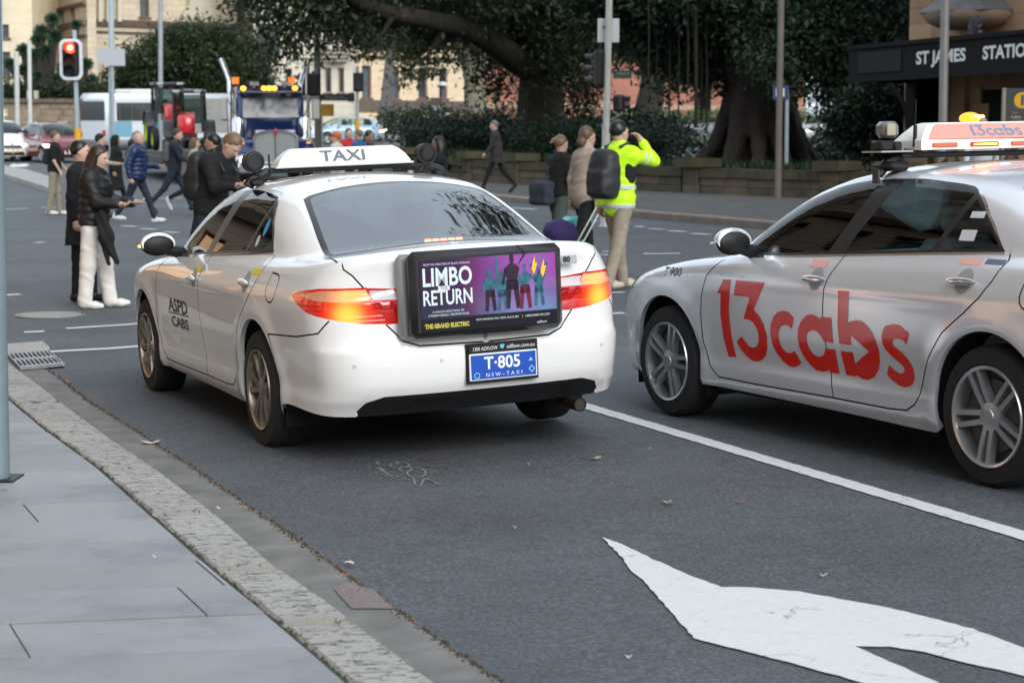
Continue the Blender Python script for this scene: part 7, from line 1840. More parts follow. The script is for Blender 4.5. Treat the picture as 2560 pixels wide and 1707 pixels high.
# ------------------------------------------------------------------ distant traffic (coarser bodies)
def far_car(label, P_over, paint, loc, yaw, lit=False, spec_=None, n=.09, cat='car', scale=1.0, plate=None, rack=False, group='cars in the far traffic'):
    key = ('far', P_over['name'])
    if key not in _farcache:
        sh = CarShape(P_over); sp_ = spec_; _farcache[key] = (sh, body_panels(sh, sp_, n))
    sh, pan = _farcache[key]; root = thing('car', label, cat, group=group)
    M = dict(body=paint, glassF=GLASS, glassR=GLASS, glassQ=GLASS, pillar=SATIN, chrome=CHROME, lamp=LAMPO, head=(glow('headlight_lit', (1,.93,.7), 7) if lit else HEADM), grille=BLACK, gap=DARKV, wind=GLASS, back=GLASS, doorF=paint, doorR=paint, bumper=paint, lower=BLACK)
    nm = dict(body='body_shell', glassF='window', glassR='window', glassQ='window', pillar='window_pillar', chrome='trim', lamp='tail_lamp', head='headlight', grille='grille', gap='panel_gap', wind='windscreen', back='rear_window', doorF='front_door', doorR='rear_door', bumper='bumper', lower='lower_grille')
    for k, (V, F, N) in pan.items():
        for sd_ in (('left','right') if k in ('head','lamp','glassF','glassR','doorF','doorR') else ('both',)):
            me = panel_mesh(nm[k], V, F, N, sd_); me.materials.append(M[k]); o = bpy.data.objects.new(nm[k], me); link(o, root)
    wb = P_over['wb']; add_wheels(root, wb, 1.56, .33, .20, ALLOY, 'five', 20)
    m = MB(); m.box((wb/2, 0, .36), (wb+1.5, 1.15, .30)); m.box((wb/2-.2, 0, .75), (wb-.3, 1.35, .25)); m.build('underbody', DARKV, root)
    for y in (.36,-.36): m = MB(); m.box((wb*.45, y, 1.0), (.16,.4,.55), bev=.04); m.build('seat', SEATM, root)
    for y in (1,-1): m = MB(); m.ell((wb*.72, y*.98, P_over['zbelt']+.06), (.08,.12,.08), 10, 6); m.build('door_mirror', paint, root, smooth=60)
    if plate: m = MB(); m.box((wb+P_over['nose']-.02, 0, .42), (.03,.40,.12)); m.build('number_plate', plate, root)
    if rack:
        for y in (.62,-.62): m = MB(); m.tube([(wb*.1,y,P_over['top']+.0),(wb*.6,y,P_over['top']+.02)], .025, 6); m.build('roof_rail', CHROME, root)
    place_car(root, loc[0], loc[1], yaw); root.scale = (scale,)*3; return root
_farcache = {}
def hatch_params(name, wb=2.5, tail=.75, nose=.75, h=1.5, belt=.95, hood=.95, suv=0):
    P = dict(name=name, wb=wb, nose=nose, top=h-.04, zbelt=belt, sr=-tail+.62, sf=wb+nose-.70, mid=wb*.4,
        W=[(-tail-.3,.70),(-tail,.80),(-.3,.865),(.3,.88),(wb-.2,.88),(wb+.3,.85),(wb+nose-.2,.76),(wb+nose+.2,.68)],
        sec=[(.1,.08),(.2,.04),(.3,.015),(.45,.01),(.62,0),(.8,.004),(.9,.025),(belt+.05,.07),(belt+.2,.14)],
        deck=[(-tail-.3,belt+.02),(-tail,belt+.04),(.3,belt+.03),(wb-.45,belt+.01),(wb,hood-.05),(wb+nose-.35,hood-.16),(wb+nose-.1,.66),(wb+nose+.3,.4)],
        roof=[(-tail-.4,.5),(-tail-.05,belt-.02),(-tail+.12,belt+.28),(-tail+.35,h-.12),(-tail+.8,h-.03),(wb*.4,h),(wb*.62,h-.03),(wb*.75,h-.12),(wb*.95,belt+.22),(wb+.12,belt),(wb+.5,.5)],
        gw=[(-tail-.1,.66),(-.2,.75),(.5,.79),(wb-.6,.79),(wb,.74)],
        xrear=[(.1,-tail+.08),(.3,-tail-.0),(.55,-tail-.04),(.75,-tail),(1.0,-tail+.04),(1.3,-tail+.2)], xfront=[(.1,wb+nose-.1),(.3,wb+nose-.01),(.5,wb+nose),(.65,wb+nose-.06),(.8,wb+nose-.22),(1.0,wb+nose-.5)], kr=.08, rb=.3)
    sh = CarShape(P); rs_ = lambda x, y: sh.sA(x, y); t0 = h-.10; fx = wb+nose
    win = [(wb-.22,belt+.03),(wb*.86,belt+.20),(wb*.70,t0-.06),(wb*.55,t0),(.1,t0),(-tail+.55,t0-.04),(-tail+.40,belt+.22),(-tail+.42,belt+.09)]
    gF = [(wb-.32,belt+.05),(wb*.84,belt+.18),(wb*.69,t0-.08),(wb*.45,t0-.02),(wb*.43,belt+.06)]; gR = [(wb*.38,belt+.07),(wb*.38,t0-.02),(.1,t0-.02),(-tail+.60,t0-.07),(-tail+.52,belt+.12)]
    doorF = [(wb-.40,belt),(wb-.36,.7),(wb-.40,.42),(wb-.55,.28),(wb*.42,.28),(wb*.41,belt+.02)]; doorR = [(wb*.42,.28),(wb*.41,belt+.02),(.05,belt+.02),(.20,.74),(.42,.55),(.48,.32),(.55,.28)]
    head = [(rs_(fx-.62,.80),.74),(rs_(fx-.35,.70),.72),(rs_(fx-.08,.42),.66),(rs_(fx-.08,.42),.585),(rs_(fx-.25,.62),.575),(rs_(fx-.5,.76),.62)]
    q = sh.sf+sh.rc*PI/2+sh.yc+.02; grille = [(rs_(fx,.33),.62),(q,.62),(q,.50),(rs_(fx,.36),.50)]; low = [(rs_(fx,.42),.38),(q,.38),(q,.24),(rs_(fx,.50),.24)]
    lamp = [(rs_(-tail+.15,.78),.95),(rs_(-tail+.03,.60),.95),(rs_(-tail+.03,.55),.72),(rs_(-tail+.12,.76),.72)]
    wind = [(wb+.08,-.05),(wb+.05,.35),(wb-.10,.64),(wb*.74,.60),(wb*.68,.50),(wb*.70,-.05)]
    back = [(-tail+.32,-.05),(-tail+.32,.48),(-tail+.05,.58),(-tail-.0,-.05)]
    spec = dict(grooves=[doorF, doorR[::-1]], regions=[('glassF',gF),('glassR',gR),('pillar',win),('head',head),('grille',grille),('lower',low),('lamp',lamp),('doorF',doorF),('doorR',doorR)],
        bottom=[(-3,.26),(.5,.22),(wb-.4,.22),(wb+2.5,.2)], arch=.365, archz=.34, top_grooves=[[(wb+.1,0),(wb+.02,.5),(wb-.08,.66),(wb+.3,.66),(fx-.35,.55),(fx-.2,.3),(fx-.15,0)]], top_regions=[('wind',wind),('back',back)], gw=.006)
    return P, spec
SMALL = hatch_params('small'); SUV = hatch_params('suv', wb=2.62, tail=.85, nose=.85, h=1.58, belt=1.02, hood=1.02)
def fp(u, Y): x = wx(u, Y); return (x, Y)
PLY = mat('plate_yellow', (.65,.42,.03), .5)
far_car('dark red sport utility car with headlights on behind the yellow sleeve', SUV[0], mat('dark_red_paint', (.16,.010,.018), .2, coat=1), fp(108,80), R(-58), True, SUV[1], plate=PLW, rack=True, scale=1.07)
far_car('white four wheel drive cropped by the left edge with headlights on', SUV[0], WHITEP, fp(-14,82), R(-62), True, SUV[1], plate=PLY, scale=1.12)
far_car('pale blue small hatchback in the cross traffic with yellow plate', SMALL[0], mat('pale_blue_paint_car', (.28,.42,.52), .2, metal=.3, coat=1), fp(913,111), R(-158), False, SMALL[1], plate=PLY, scale=1.05)
far_car('silver hatchback with daytime lights half hidden by the garden plants', SMALL[0], mat('silver_blue_paint', (.42,.48,.54), .2, metal=.4, coat=1), fp(1050,117), R(-150), True, SMALL[1], plate=PLW, scale=1.02)
far_car('white car partly hidden behind the truck exhaust and signal pole', SUV[0], WHITEP, fp(745,93), R(-110), False, SUV[1])
far_car('silver parked car in the park street behind the white pole', SUV[0], MAT['silver_blue_paint'], fp(1580,128), R(-170), False, SUV[1], group='cars parked beyond the lawn')
far_car('pale parked car above the low bright hedge', SMALL[0], mat('pale_silver_paint', (.5,.54,.57), .2, metal=.3, coat=1), fp(1690,124), R(-175), False, SMALL[1], group='cars parked beyond the lawn')
far_car('white parked car just left of the buttressed fig roots', SMALL[0], WHITEP, fp(1800,118), R(-160), False, SMALL[1], group='cars parked beyond the lawn')
far_car('blue grey parked car seen low between fig roots and station', SMALL[0], mat('blue_grey_paint', (.12,.17,.22), .2, coat=1), fp(2035,116), R(-175), False, SMALL[1], group='cars parked beyond the lawn')
far_car('white parked car with bright headlights right of the buttressed fig', SUV[0], WHITEP, fp(2105,112), R(-150), True, SUV[1], group='cars parked beyond the lawn')

# ------------------------------------------------------------------ bus
def bus(label, L, W_, H, paint, loc, yaw, grey=True):
    root = thing('bus', label, 'bus'); B1 = paint; gl = mat('bus_window', (.045,.05,.05), .08, spec=.8)
    m = MB(); m.box((L/2, 0, 1.62), (L, W_, 2.70), bev=.30); m.build('body_shell', B1, root, smooth=40)
    m = MB(); m.box((L/2, 0, 3.05), (L*.55, W_*.6, .28), bev=.1); m.build('roof_unit', mat('roof_unit_cream', (.62,.62,.55), .5), root)
    for sd_ in (1,-1):
        y = sd_*(W_/2+.004)
        m = MB(); m.box((L*.26, y, 2.0), (L*.40, .012, .95)); wb_ = m.build('window_band', gl, root)
        for k in range(5): m = MB(); m.box((L*.08+k*L*.085, y+sd_*.008, 2.0), (.05,.01,.95)); m.build('window_bar', mat('bar_brown', (.10,.085,.08), .5), wb_)
        m = MB(); m.box((L*.72, y, 1.75), (L*.52, .014, 1.9)); wr = m.build('advert_wrap', mat('grey_wrap', (.30,.30,.27), .5, noise=(1.5,.15)), root)
        for zz_ in (1.15,1.5,1.85,2.2): m = MB(); m.box((L*.66, y+sd_*.010, zz_), (L*.20,.008,.10)); m.build('wrap_text_bar', mat('wrap_text', (.22,.22,.20), .5), wr)
        m = MB(); m.box((L*.37, y+sd_*.006, 1.75), (L*.12, .014, 1.8)); tb_ = m.build('teal_advert', mat('teal_panel', (.05,.16,.17), .4), root)
        for zz_ in (2.3,1.95,1.6): m = MB(); m.box((L*.365, y+sd_*.016, zz_), (L*.08,.008,.12)); m.build('advert_text_bar', mat('advert_pale', (.25,.35,.38), .5), tb_)
        m = MB(); m.box((L*.09, y+sd_*.002, 1.1), (L*.15, .012, .8)); m.build('blue_panel', mat('bus_blue', (.16,.36,.46), .4), root)
        for cx in (L*.20, L*.74):
            m = MB(); m.lathe([(0,-.12),(.5,-.12),(.52,-.06),(.52,.06),(.5,.1),(.28,.1),(.25,.04),(0,.04)], 24, XF((cx, sd_*(W_/2-.1), .50), 0, R(-90*sd_))); m.build('wheel', TYRE, root, smooth=40)
    for x_, nm in ((-.004,'rear_window'),(L+.004,'windscreen')): m = MB(); m.box((x_, 0, 2.05 if x_ < 0 else 1.85), (.012, W_*.8, 1.0 if x_ < 0 else 1.6), bev=.005); m.build(nm, gl, root)
    for y in (.9,-.9):
        m = MB(); m.box((L+.01, y, .85), (.03,.3,.2)); m.build('headlight', HEADM, root); m = MB(); m.box((-.01, y, .9), (.03,.2,.3)); m.build('tail_lamp', LAMPO, root)
        m = MB(); m.box((L+.01, y, 2.75), (.03,.12,.08)); m.build('marker_lamp', glow('marker_lit', (1,.5,.05), 3), root)
    place_car(root, loc[0], loc[1], yaw); return root
Pa, Pb = Vector((wx(172,95), 95)), Vector((wx(512,103), 103)); e_ = (Pb-Pa); yw = math.atan2(e_.y, e_.x)
bus('long white and blue city bus with grey and teal adverts crossing behind the people', e_.length*1.0, 2.5, 3.1, mat('bus_white', (.62,.66,.68), .35, coat=.3), (Pa.x-math.sin(yw)*-1.25, Pa.y+1.25), yw)
bus('white and dark coach cropped by the left edge behind the four wheel drive', 9, 2.5, 3.3, mat('coach_white', (.70,.73,.75), .3), (wx(-40,102), 100), R(115))

# ------------------------------------------------------------------ blue truck
def truck():
    root = thing('truck', 'blue bonneted semi truck with chrome grille, twin exhausts and amber roof lights', 'truck')
    BL = mat('truck_blue', (.008,.020,.095), .18, coat=1); CH_ = CHROME
    # x forward (towards camera), y left, z up ; front bumper at x=0
    def shape(pts, y0, y1, nm, mt, parent=root, taper=0):
        """side profile extruded across the width, rounded"""
        m = MB(); n = len(pts); w = (y1-y0)/2; c = (y0+y1)/2; ys = [-w,-w*.93,w*.93,w]; vs = []; ce = (sum(p[0] for p in pts)/n, sum(p[1] for p in pts)/n)
        for i, y in enumerate(ys):
            k = .94 if i in (0,3) else 1
            for p in pts: vs.append((ce[0]+(p[0]-ce[0])*k, c+y, ce[1]+(p[1]-ce[1])*k))
        fs = [tuple(range(n))[::-1], tuple(range(3*n,4*n))]+[(i*n+j, i*n+(j+1) % n, (i+1)*n+(j+1) % n, (i+1)*n+j) for i in range(3) for j in range(n)]
        m.add(vs, fs); return m.build(nm, mt, parent, smooth=35)
    hood = shape([(-.12,.80),(-.05,1.45),(-.12,1.60),(-.5,1.68),(-1.7,1.92),(-1.75,.80)], -.62, .62, 'bonnet', BL)
    cab = shape([(-1.7,.75),(-1.7,1.85),(-1.95,2.72),(-2.15,2.92),(-3.4,2.95),(-3.6,2.85),(-3.6,.75)], -1.02, 1.02, 'cab', BL)
    m = MB()
    m.add([(-1.63,-.86,1.96),(-1.63,.86,1.96),(-1.90,.82,2.62),(-1.90,-.82,2.62)], [(0,1,2,3)]); m.v = [(v[0]+.03, v[1], v[2]) for v in m.v]
    m.build('windscreen', glassmat('truck_glass', (.20,.27,.30), 1.6, .14), cab, fix=False)
    m = MB(); m.box((-1.84,0,2.73), (.42,1.95,.07), XF((0,0,0)), bev=.02); m.build('sun_visor', CH_, cab)
    for y in (1.035,-1.035): m = MB(); m.box((-2.3,y,2.25), (.85,.02,.62), bev=.01); m.build('side_window', MAT['truck_glass'], cab); m = MB(); m.box((-2.35,y*.995,1.6), (1.1,.02,1.6)); m.build('cab_door', BL, cab)
    # grille surround
    m = MB(); pts = [(-.68,.60),(-.68,1.42),(-.56,1.54),(-.2,1.61),(.2,1.61),(.56,1.54),(.68,1.42),(.68,.60)]; inn = [(a*.90, .62+(b-.62)*.94) for a, b in pts]; n = len(pts)
    vs = [(.02,a,b) for a, b in pts]+[(.02,a,b) for a, b in inn]+[(-.14,a,b) for a, b in pts]; m.add(vs, [(i, i+1, n+i+1, n+i) for i in range(n-1)]+[(i, i+1, 2*n+i+1, 2*n+i) for i in range(n-1)]); gs = m.build('grille_surround', CH_, root, smooth=40)
    m = MB(); m.add([(-.02,a,b) for a, b in inn], [tuple(range(n))]); m.build('grille', mat('grille_mesh', (.24,.27,.27), .45, metal=.5, bump=(90,.8,.02)), gs, fix=False)
    m = MB(); m.box((.02,0,1.06), (.03,.04,1.0)); m.build('grille_bar', CH_, gs); m = MB(); m.ell((.05,0,1.54), (.03,.05,.12), 10, 8); m.build('emblem', mat('emblem_red', (.35,.02,.04), .3), gs)
    for s_ in (1,-1):
        # guards, headlights, exhausts, mirrors, air cleaners, wheels
        m = MB(); m.s = True; pr = [(-.05,.80),(.02,.95),(-.15,1.15),(-.45,1.32),(-.9,1.38),(-1.35,1.25),(-1.6,.95)]; n = len(pr); vs = []
        for y in (.60,.75,1.0,1.16,1.2):
            k = {.60:.02,.75:.03,1.0:0,1.16:-.06,1.2:-.16}[y]
            for a, b in pr: vs.append((a, s_*y, b+k))
        m.add(vs, [(i*n+j, i*n+j+1, (i+1)*n+j+1, (i+1)*n+j) for i in range(4) for j in range(n-1)]); m.build('front_guard', BL, root, smooth=60, fix=False)
        for dy, lit in ((.98,1),(.76,0)):
            m = MB(); m.lathe([(0,.05),(.09,.04),(.10,0),(.10,-.2)], 16, XF((.02, s_*dy, .72), 0, 0, R(90))); o = m.build('headlight', glow('truck_headlight', (1,.97,.75), 6) if (lit and s_ < 0) else HEADM, root)
        m = MB(); m.s = True; zt = 3.35 if s_ < 0 else 3.15; m.tube([(-3.75,s_*1.12,.9),(-3.75,s_*1.12,zt-.25),(-3.85,s_*1.20,zt),(-3.95,s_*1.36,zt+.42)], [.085,.085,.08,.085], 14); m.build('exhaust_stack', CH_, root, smooth=40)
        m = MB(); m.lathe([(0,0),(.19,0),(.19,.75),(.15,.82),(0,.84)], 18, XF((-1.55, s_*1.02, 1.15))); m.build('air_cleaner', CH_, root, smooth=40)
        m = MB(); m.box((-1.9, s_*1.42, 2.2), (.10,.24,.62), bev=.03); mr_ = m.build('door_mirror', mat('mirror_shell', (.42,.42,.40), .3, metal=.6), root); m = MB(); m.tube([(-1.95,s_*1.05,2.62),(-1.92,s_*1.45,2.58)], .02, 6); m.tube([(-1.95,s_*1.05,1.9),(-1.92,s_*1.45,1.88)], .02, 6); m.tube([(-1.95,s_*1.05,1.95),(-1.92,s_*1.30,2.55)], .018, 6); m.build('mirror_arm', CH_, mr_)
        for cx in (-.85,-4.9,-6.1):
            m = MB(); m.lathe([(0,-.14),(.48,-.14),(.51,-.08),(.51,.08),(.48,.14),(.30,.13),(.26,.05),(0,.09)], 24, XF((cx, s_*1.02, .51), 0, R(-90*s_))); m.build('wheel', TYRE, root, smooth=40)
        m = MB(); m.box((-.1,s_*1.0,1.22), (.06,.12,.05)); m.build('indicator', glow('indicator_orange', (1,.35,.03), 1.2), root)
    m = MB(); m.box((.12,0,.52), (.10,2.3,.34), bev=.05); m.build('bumper', CH_, root, smooth=40); m = MB(); m.box((.18,-.42,.50), (.02,.36,.12)); m.build('number_plate', MAT['plate_white'] if 'plate_white' in MAT else PLW, root)
    for k, y in enumerate((-.80,-.08,.08,.24,.80)):
        m = MB(); m.ell((-1.98, y-.08 if abs(y) < .5 else y, 2.84), (.10,.085,.07), 12, 6); m.build('roof_lamp', glow('roof_amber', (1,.36,.02), 4), root, smooth=60)
    for y in (-.45,.5): m = MB(); m.box((-2.05, y, 2.98), (.2,.26,.14), bev=.03); m.box((-2.05,y-.02,2.90), (.1,.05,.1)); m.build('spot_lamp', mat('spot_chrome', (.5,.5,.5), .25, metal=.7), root)
    for y in (-1.0,.75): m = MB(); m.box((-2.5, y*1.0, 3.08), (.14,.20,.20)); m.build('beacon', glow('beacon_orange', (1,.18,.01), 1.2), root)
    m = MB(); m.box((-4.9,0,.75), (3.6,1.0,.3)); m.build('chassis', DARKV, root); m = MB(); m.box((-2.6,0,.65), (1.8,1.7,.3)); m.build('cab_floor', DARKV, root)
    return root
tk = truck(); place_car(tk, wx(692,56.5), 56.5, R(-78)); tk.scale = (1.02,1.02,1.04)
# low loader ramp and two tractors carried left of the truck
def tractor(label, loc, yaw, s, group='tractors carried on the low loader'):
    root = thing('tractor', label, 'tractor', group=group); RD = mat('tractor_red', (.55,.015,.02), .25, coat=.6); BK = mat('tractor_frame', (.02,.025,.03), .5); gl = glassmat('tractor_glass', (.35,.42,.40), 1.6)
    m = MB(); m.s = True; m.box((.85,0,1.30), (1.1,.56,.74), bev=.07); m.v = [(v[0], v[1]*(1-.12*max(0,v[0]-.6)), v[2]-.18*max(0,v[0]-.6)) for v in m.v]; m.build('bonnet', RD, root, smooth=50)
    m = MB(); m.box((.9,0,.88), (1.0,.40,.25)); m.build('engine', BK, root)
    for x, y in ((.32,.46),(.32,-.46),(-.75,.50),(-.75,-.50)): m = MB(); m.tube([(x,y*1.05,1.0),(x*.8,y,2.28)], .045, 6); m.build('cab_pillar', BK, root)
    m = MB(); m.box((-.22,0,2.33), (1.25,1.15,.12), bev=.05); m.build('cab_roof', mat('tractor_roof', (.05,.06,.08), .4), root); m = MB()
    for y in (.35,-.35): m.box((.42,y,2.34), (.05,.22,.08))
    m.build('roof_marker', mat('roof_pale', (.5,.5,.45), .5), root)
    m = MB(); m.box((.30,0,1.75), (.01,.86,.95)); m.build('windscreen', gl, root)
    for y in (.5,-.5): m = MB(); m.box((-.22,y,1.72), (.95,.01,.95)); m.build('side_window', gl, root)
    m = MB(); m.box((-.35,0,1.1), (.45,.45,.12), bev=.04); m.box((-.58,0,1.4), (.1,.42,.6), bev=.04); m.build('seat', SEATM, root)
    YW = mat('rim_lime', (.55,.75,.02), .5)
    for s_ in (1,-1):
        for cx, r, w in ((-.45,.66,.28),(1.15,.40,.22)):
            m = MB(); m.lathe([(r*.55,-w/2),(r*.9,-w/2),(r,-w*.3),(r,w*.3),(r*.9,w/2),(r*.55,w/2)], 22, XF((cx, s_*.66, r), 0, R(-90*s_)), cap=False); wl_ = m.build('wheel', TYRE, root, smooth=30); m = MB(); m.lathe([(0,w*.1),(r*.3,w*.12),(r*.56,w*.4),(r*.6,w*.52)], 20, XF((cx, s_*.66, r), 0, R(-90*s_)), cap=False); m.build('wheel_rim', YW, wl_)
        m = MB(); pts = [(-.45+.74*math.cos(a), .66+.74*math.sin(a)) for a in np.linspace(.25, PI*.9, 10)]; vs = []
        for a, b in pts: vs += [(a, s_*.5, b), (a, s_*.82, b)]
        m.add(vs, [(2*i, 2*i+1, 2*i+3, 2*i+2) for i in range(9)]); m.build('mudguard', BK, root, fix=False)
    place_car(root, loc[0], loc[1], yaw); root.location.z += s; return root
tractor('tractor with red bonnet and black cab, the left one beside the lime wheel rim', (wx(428,66), 66), R(-72), .85); tractor('tractor with red bonnet and black cab nearer the truck exhaust', (wx(476,61), 61), R(-84), .55)
ll = thing('low_loader', 'black low loader trailer with lowered ramps under the two tractors', 'trailer'); m = MB(); m.box((0,0,.68), (9,2.5,.16)); m.box((0,1.2,.62), (9,.08,.26)); m.box((0,-1.2,.62), (9,.08,.26)); m.build('deck', mat('deck_dark', (.05,.048,.045), .7, noise=(2,.3)), ll)
m = MB(); m.add([(4.5,-1.2,.76),(4.5,1.2,.76),(7.2,1.2,.06),(7.2,-1.2,.06),(4.5,-1.2,.60),(4.5,1.2,.60),(7.2,1.2,.0),(7.2,-1.2,.0)], [(0,1,2,3),(4,7,6,5),(0,4,5,1),(1,5,6,2),(2,6,7,3),(3,7,4,0)]); m.build('ramp', mat('ramp_grey', (.06,.056,.052), .6, noise=(3,.3)), ll)
for x in (-3,-2,-1): m = MB(); m.lathe([(0,-.12),(.42,-.12),(.44,0),(.42,.12),(0,.12)], 18, XF((x,1.05,.44), 0, R(-90))); m.build('wheel', TYRE, ll)
place_car(ll, wx(452,63.5), 63.5, R(-70))
# ------------------------------------------------------------------ people
SKIN = mat('skin_light', (.52,.33,.25), .55); SKINM = mat('skin_tan', (.36,.21,.14), .55); SKIND = mat('skin_brown', (.20,.11,.07), .5)
def cloth(name, col, rough=.9, nz=.3, sheen=.0): return mat(name, col, rough, noise=(7,nz), sheen=sheen, bump=(18,.35,.01))
def mrg(lst):
    V = []; F = []; b = 0
    for v, f in lst: V.append(v); F.append(np.asarray(f)+b); b += len(v)
    return np.vstack(V), np.vstack(F)
def person(label, x, y, h, yaw, top, bottom, shoe, skin=SKIN, hair=None, style='short', legs=((20,8),(-22,25)), arms=((-20,20,.10),(20,30,.10)), puffy=0, hem=.86, wide=0, near=False,
           lean=3, head=(0,0), coat=0, collar=None, female=False, armdirs=None, group='people crossing the street', z=None, cap=None, topm=None, extras=None, barearms=False, slim=1.0, gz=0):
    """x forward is the facing direction; legs=((thigh,knee) left,right) in degrees, arms=((swing,bend,out) left,right)"""
    s = h/1.75; root = thing('person', label, 'person', group=group); rs = .014 if near else .022
    sw_ = (.175 if female else .195)*slim; hipw = .085
    P = {}
    pel = np.array([0,0,.95]); ln = R(lean); chest = pel+np.array([math.sin(ln)*.36,0,math.cos(ln)*.36]); neck = pel+np.array([math.sin(ln)*.56,0,math.cos(ln)*.56]); hp, ht = R(head[0]), R(head[1])
    hd = neck+np.array([math.sin(ln+hp)*.135,0,math.cos(ln+hp)*.135])
    feet = []
    for sd_, (a, k) in zip((1,-1), legs):
        hip = pel+np.array([0,sd_*hipw,-.04]); ar = R(a); kn = hip+np.array([math.sin(ar)*.43,0,-math.cos(ar)*.43]); a2 = ar-R(k); an = kn+np.array([math.sin(a2)*.41,0,-math.cos(a2)*.41])
        pitch = min(0, max(-R(60), a2*1.0)) if k > 15 else max(0, min(R(18), a2*.5)); fd = np.array([math.cos(pitch),0,math.sin(pitch)]); heel = an+np.array([-.04,0,-.055]); toe = heel+fd*.235+np.array([0,sd_*.015,0]); ball = heel+fd*.16
        feet.append((sd_, hip, kn, an, heel, ball, toe))
    low = min(min(f[4][2], f[6][2])-.035 for f in feet)
    armj = []
    for i, (sd_, (a, k, o)) in enumerate(zip((1,-1), arms)):
        sh = chest+np.array([0,sd_*sw_,.115]); ar = R(a)
        if armdirs and armdirs[i]:
            d1, d2 = [np.array(v, float)/np.linalg.norm(v) for v in armdirs[i]]; el = sh+d1*.285; wr = el+d2*.25
        else:
            d1 = np.array([math.sin(ar), sd_*o*1.6, -math.cos(ar)]); d1 /= np.linalg.norm(d1); el = sh+d1*.285; a2 = ar+R(k); d2 = np.array([math.sin(a2), sd_*o*.3, -math.cos(a2)]); d2 /= np.linalg.norm(d2); wr = el+d2*.25
        armj.append((sd_, sh, el, wr, d2))
    cs = cap_sdf
    fy = .86 if female else 1.0
    def torso(X, Y, Z, g=0.0, bulge=0):
        D = ell_sdf(X, Y, Z, chest+[0,0,.02], (.118+g, (.165+g)*slim, .20+g)); D = smin(D, ell_sdf(X, Y, Z, pel+[0,0,.02], (.115+g, .155+g, .15+g)), .10)
        D = smin(D, ell_sdf(X, Y, Z, (pel+chest)/2+[.005,0,0], (.098+g, (.128+g)*slim, .18+g)), .10); D = smin(D, cs(X, Y, Z, chest+[0,sw_-.03,.115], chest+[0,-sw_+.03,.115], .062+g, .062+g), .07)
        if female: D = smin(D, ell_sdf(X, Y, Z, chest+[.09,.06,.02], (.055+g,.06+g,.06+g)), .05); D = smin(D, ell_sdf(X, Y, Z, chest+[.09,-.06,.02], (.055+g,.06+g,.06+g)), .05)
        return D
    def body(X, Y, Z):
        D = torso(X, Y, Z, -.006)
        for sd_, hip, kn, an, heel, ball, toe in feet: D = smin(D, cs(X, Y, Z, hip, kn, .082, .052), .05); D = smin(D, cs(X, Y, Z, kn, an, .050, .036), .03); D = smin(D, cs(X, Y, Z, heel+[0.02,0,.02], ball, .032, .030), .03)
        for sd_, sh, el, wr, d2 in armj: D = smin(D, cs(X, Y, Z, sh, el, .048, .038), .04); D = smin(D, cs(X, Y, Z, el, wr, .037, .026), .02)
        D = smin(D, cs(X, Y, Z, neck-[0,0,.05], hd-[0.012,0,.05], .056, .050), .04)
        return D
    u = np.array([math.sin(ln+hp),0,math.cos(ln+hp)]); fw = np.array([math.cos(ln+hp),0,-math.sin(ln+hp)])
    c_, s_ = math.cos(ht), math.sin(ht); fwd = np.array([fw[0]*c_, s_, fw[2]*c_]); side = np.cross(u, fwd)
    Mh = np.column_stack([fwd, side, u]).tolist()
    def head_f(X, Y, Z):
        hc = hd+u*.02
        D = ell_sdf(X, Y, Z, hc+u*.012-fwd*.008, (.098,.076,.105), Mh); D = smin(D, ell_sdf(X, Y, Z, hc-u*.045+fwd*.022, (.072,.060,.078), Mh), .04)
        D = smin(D, cs(X, Y, Z, hc+fwd*.088+u*.002, hc+fwd*.108-u*.032, .010, .015), .018)     # nose
        D = smin(D, ell_sdf(X, Y, Z, hc+fwd*.078-u*.062, (.016,.026,.010), Mh), .012)             # lips
        D = smin(D, ell_sdf(X, Y, Z, hc+fwd*.066-u*.098, (.022,.026,.02), Mh), .025)             # chin
        for q in (1,-1):
            D = smin(D, ell_sdf(X, Y, Z, hc+side*q*.078-fwd*.008-u*.012, (.020,.010,.032), Mh), .008)
            D = smax(D, -ell_sdf(X, Y, Z, hc+side*q*.032+fwd*.100+u*.004, (.016,.018,.012), Mh), .015)
            D = smin(D, ell_sdf(X, Y, Z, hc+side*q*.031+fwd*.080+u*.022, (.012,.022,.007), Mh), .012)
        D = smin(D, cs(X, Y, Z, neck-[0,0,.03], hd-[0.012,0,.04], .054, .052), .03); return D
    hands = []
    def hand_f(wr, d2, sd_, curl=.6):
        up = np.array([0,0,1.0]); n1 = np.cross(d2, up); n1 = n1/max(np.linalg.norm(n1), 1e-3)
        if abs(d2[2]) > .9: n1 = np.array([1.0,0,0])      # width of the palm
        pn_ = np.cross(n1, d2); pn_ *= (-1 if pn_[1]*sd_ > 0 else 1) if abs(d2[2]) > .6 else 1
        pal = wr+d2*.075
        def f(X, Y, Z):
            D = cs(X, Y, Z, wr-d2*.02, wr+d2*.02, .026, .026); D = smin(D, smin(cs(X, Y, Z, wr+d2*.02+n1*.012, pal+n1*.028, .018, .016), cs(X, Y, Z, wr+d2*.02-n1*.012, pal-n1*.028, .018, .015), .03), .03)
            D = smin(D, cs(X, Y, Z, wr+d2*.02, pal, .02, .018), .02)
            for k, (o, L_) in enumerate(((.030,.066),(.010,.074),(-.010,.069),(-.029,.054))):
                a = pal+n1*o; d3 = d2*math.cos(curl*.7)+pn_*math.sin(curl*.7); b = a+d3*L_*.5; d4 = d2*math.cos(curl*1.8)+pn_*math.sin(curl*1.8); c = b+d4*L_*.5
                D = np.minimum(D, smin(cs(X, Y, Z, a, b, .0095, .0085), cs(X, Y, Z, b, c, .0085, .007), .004))
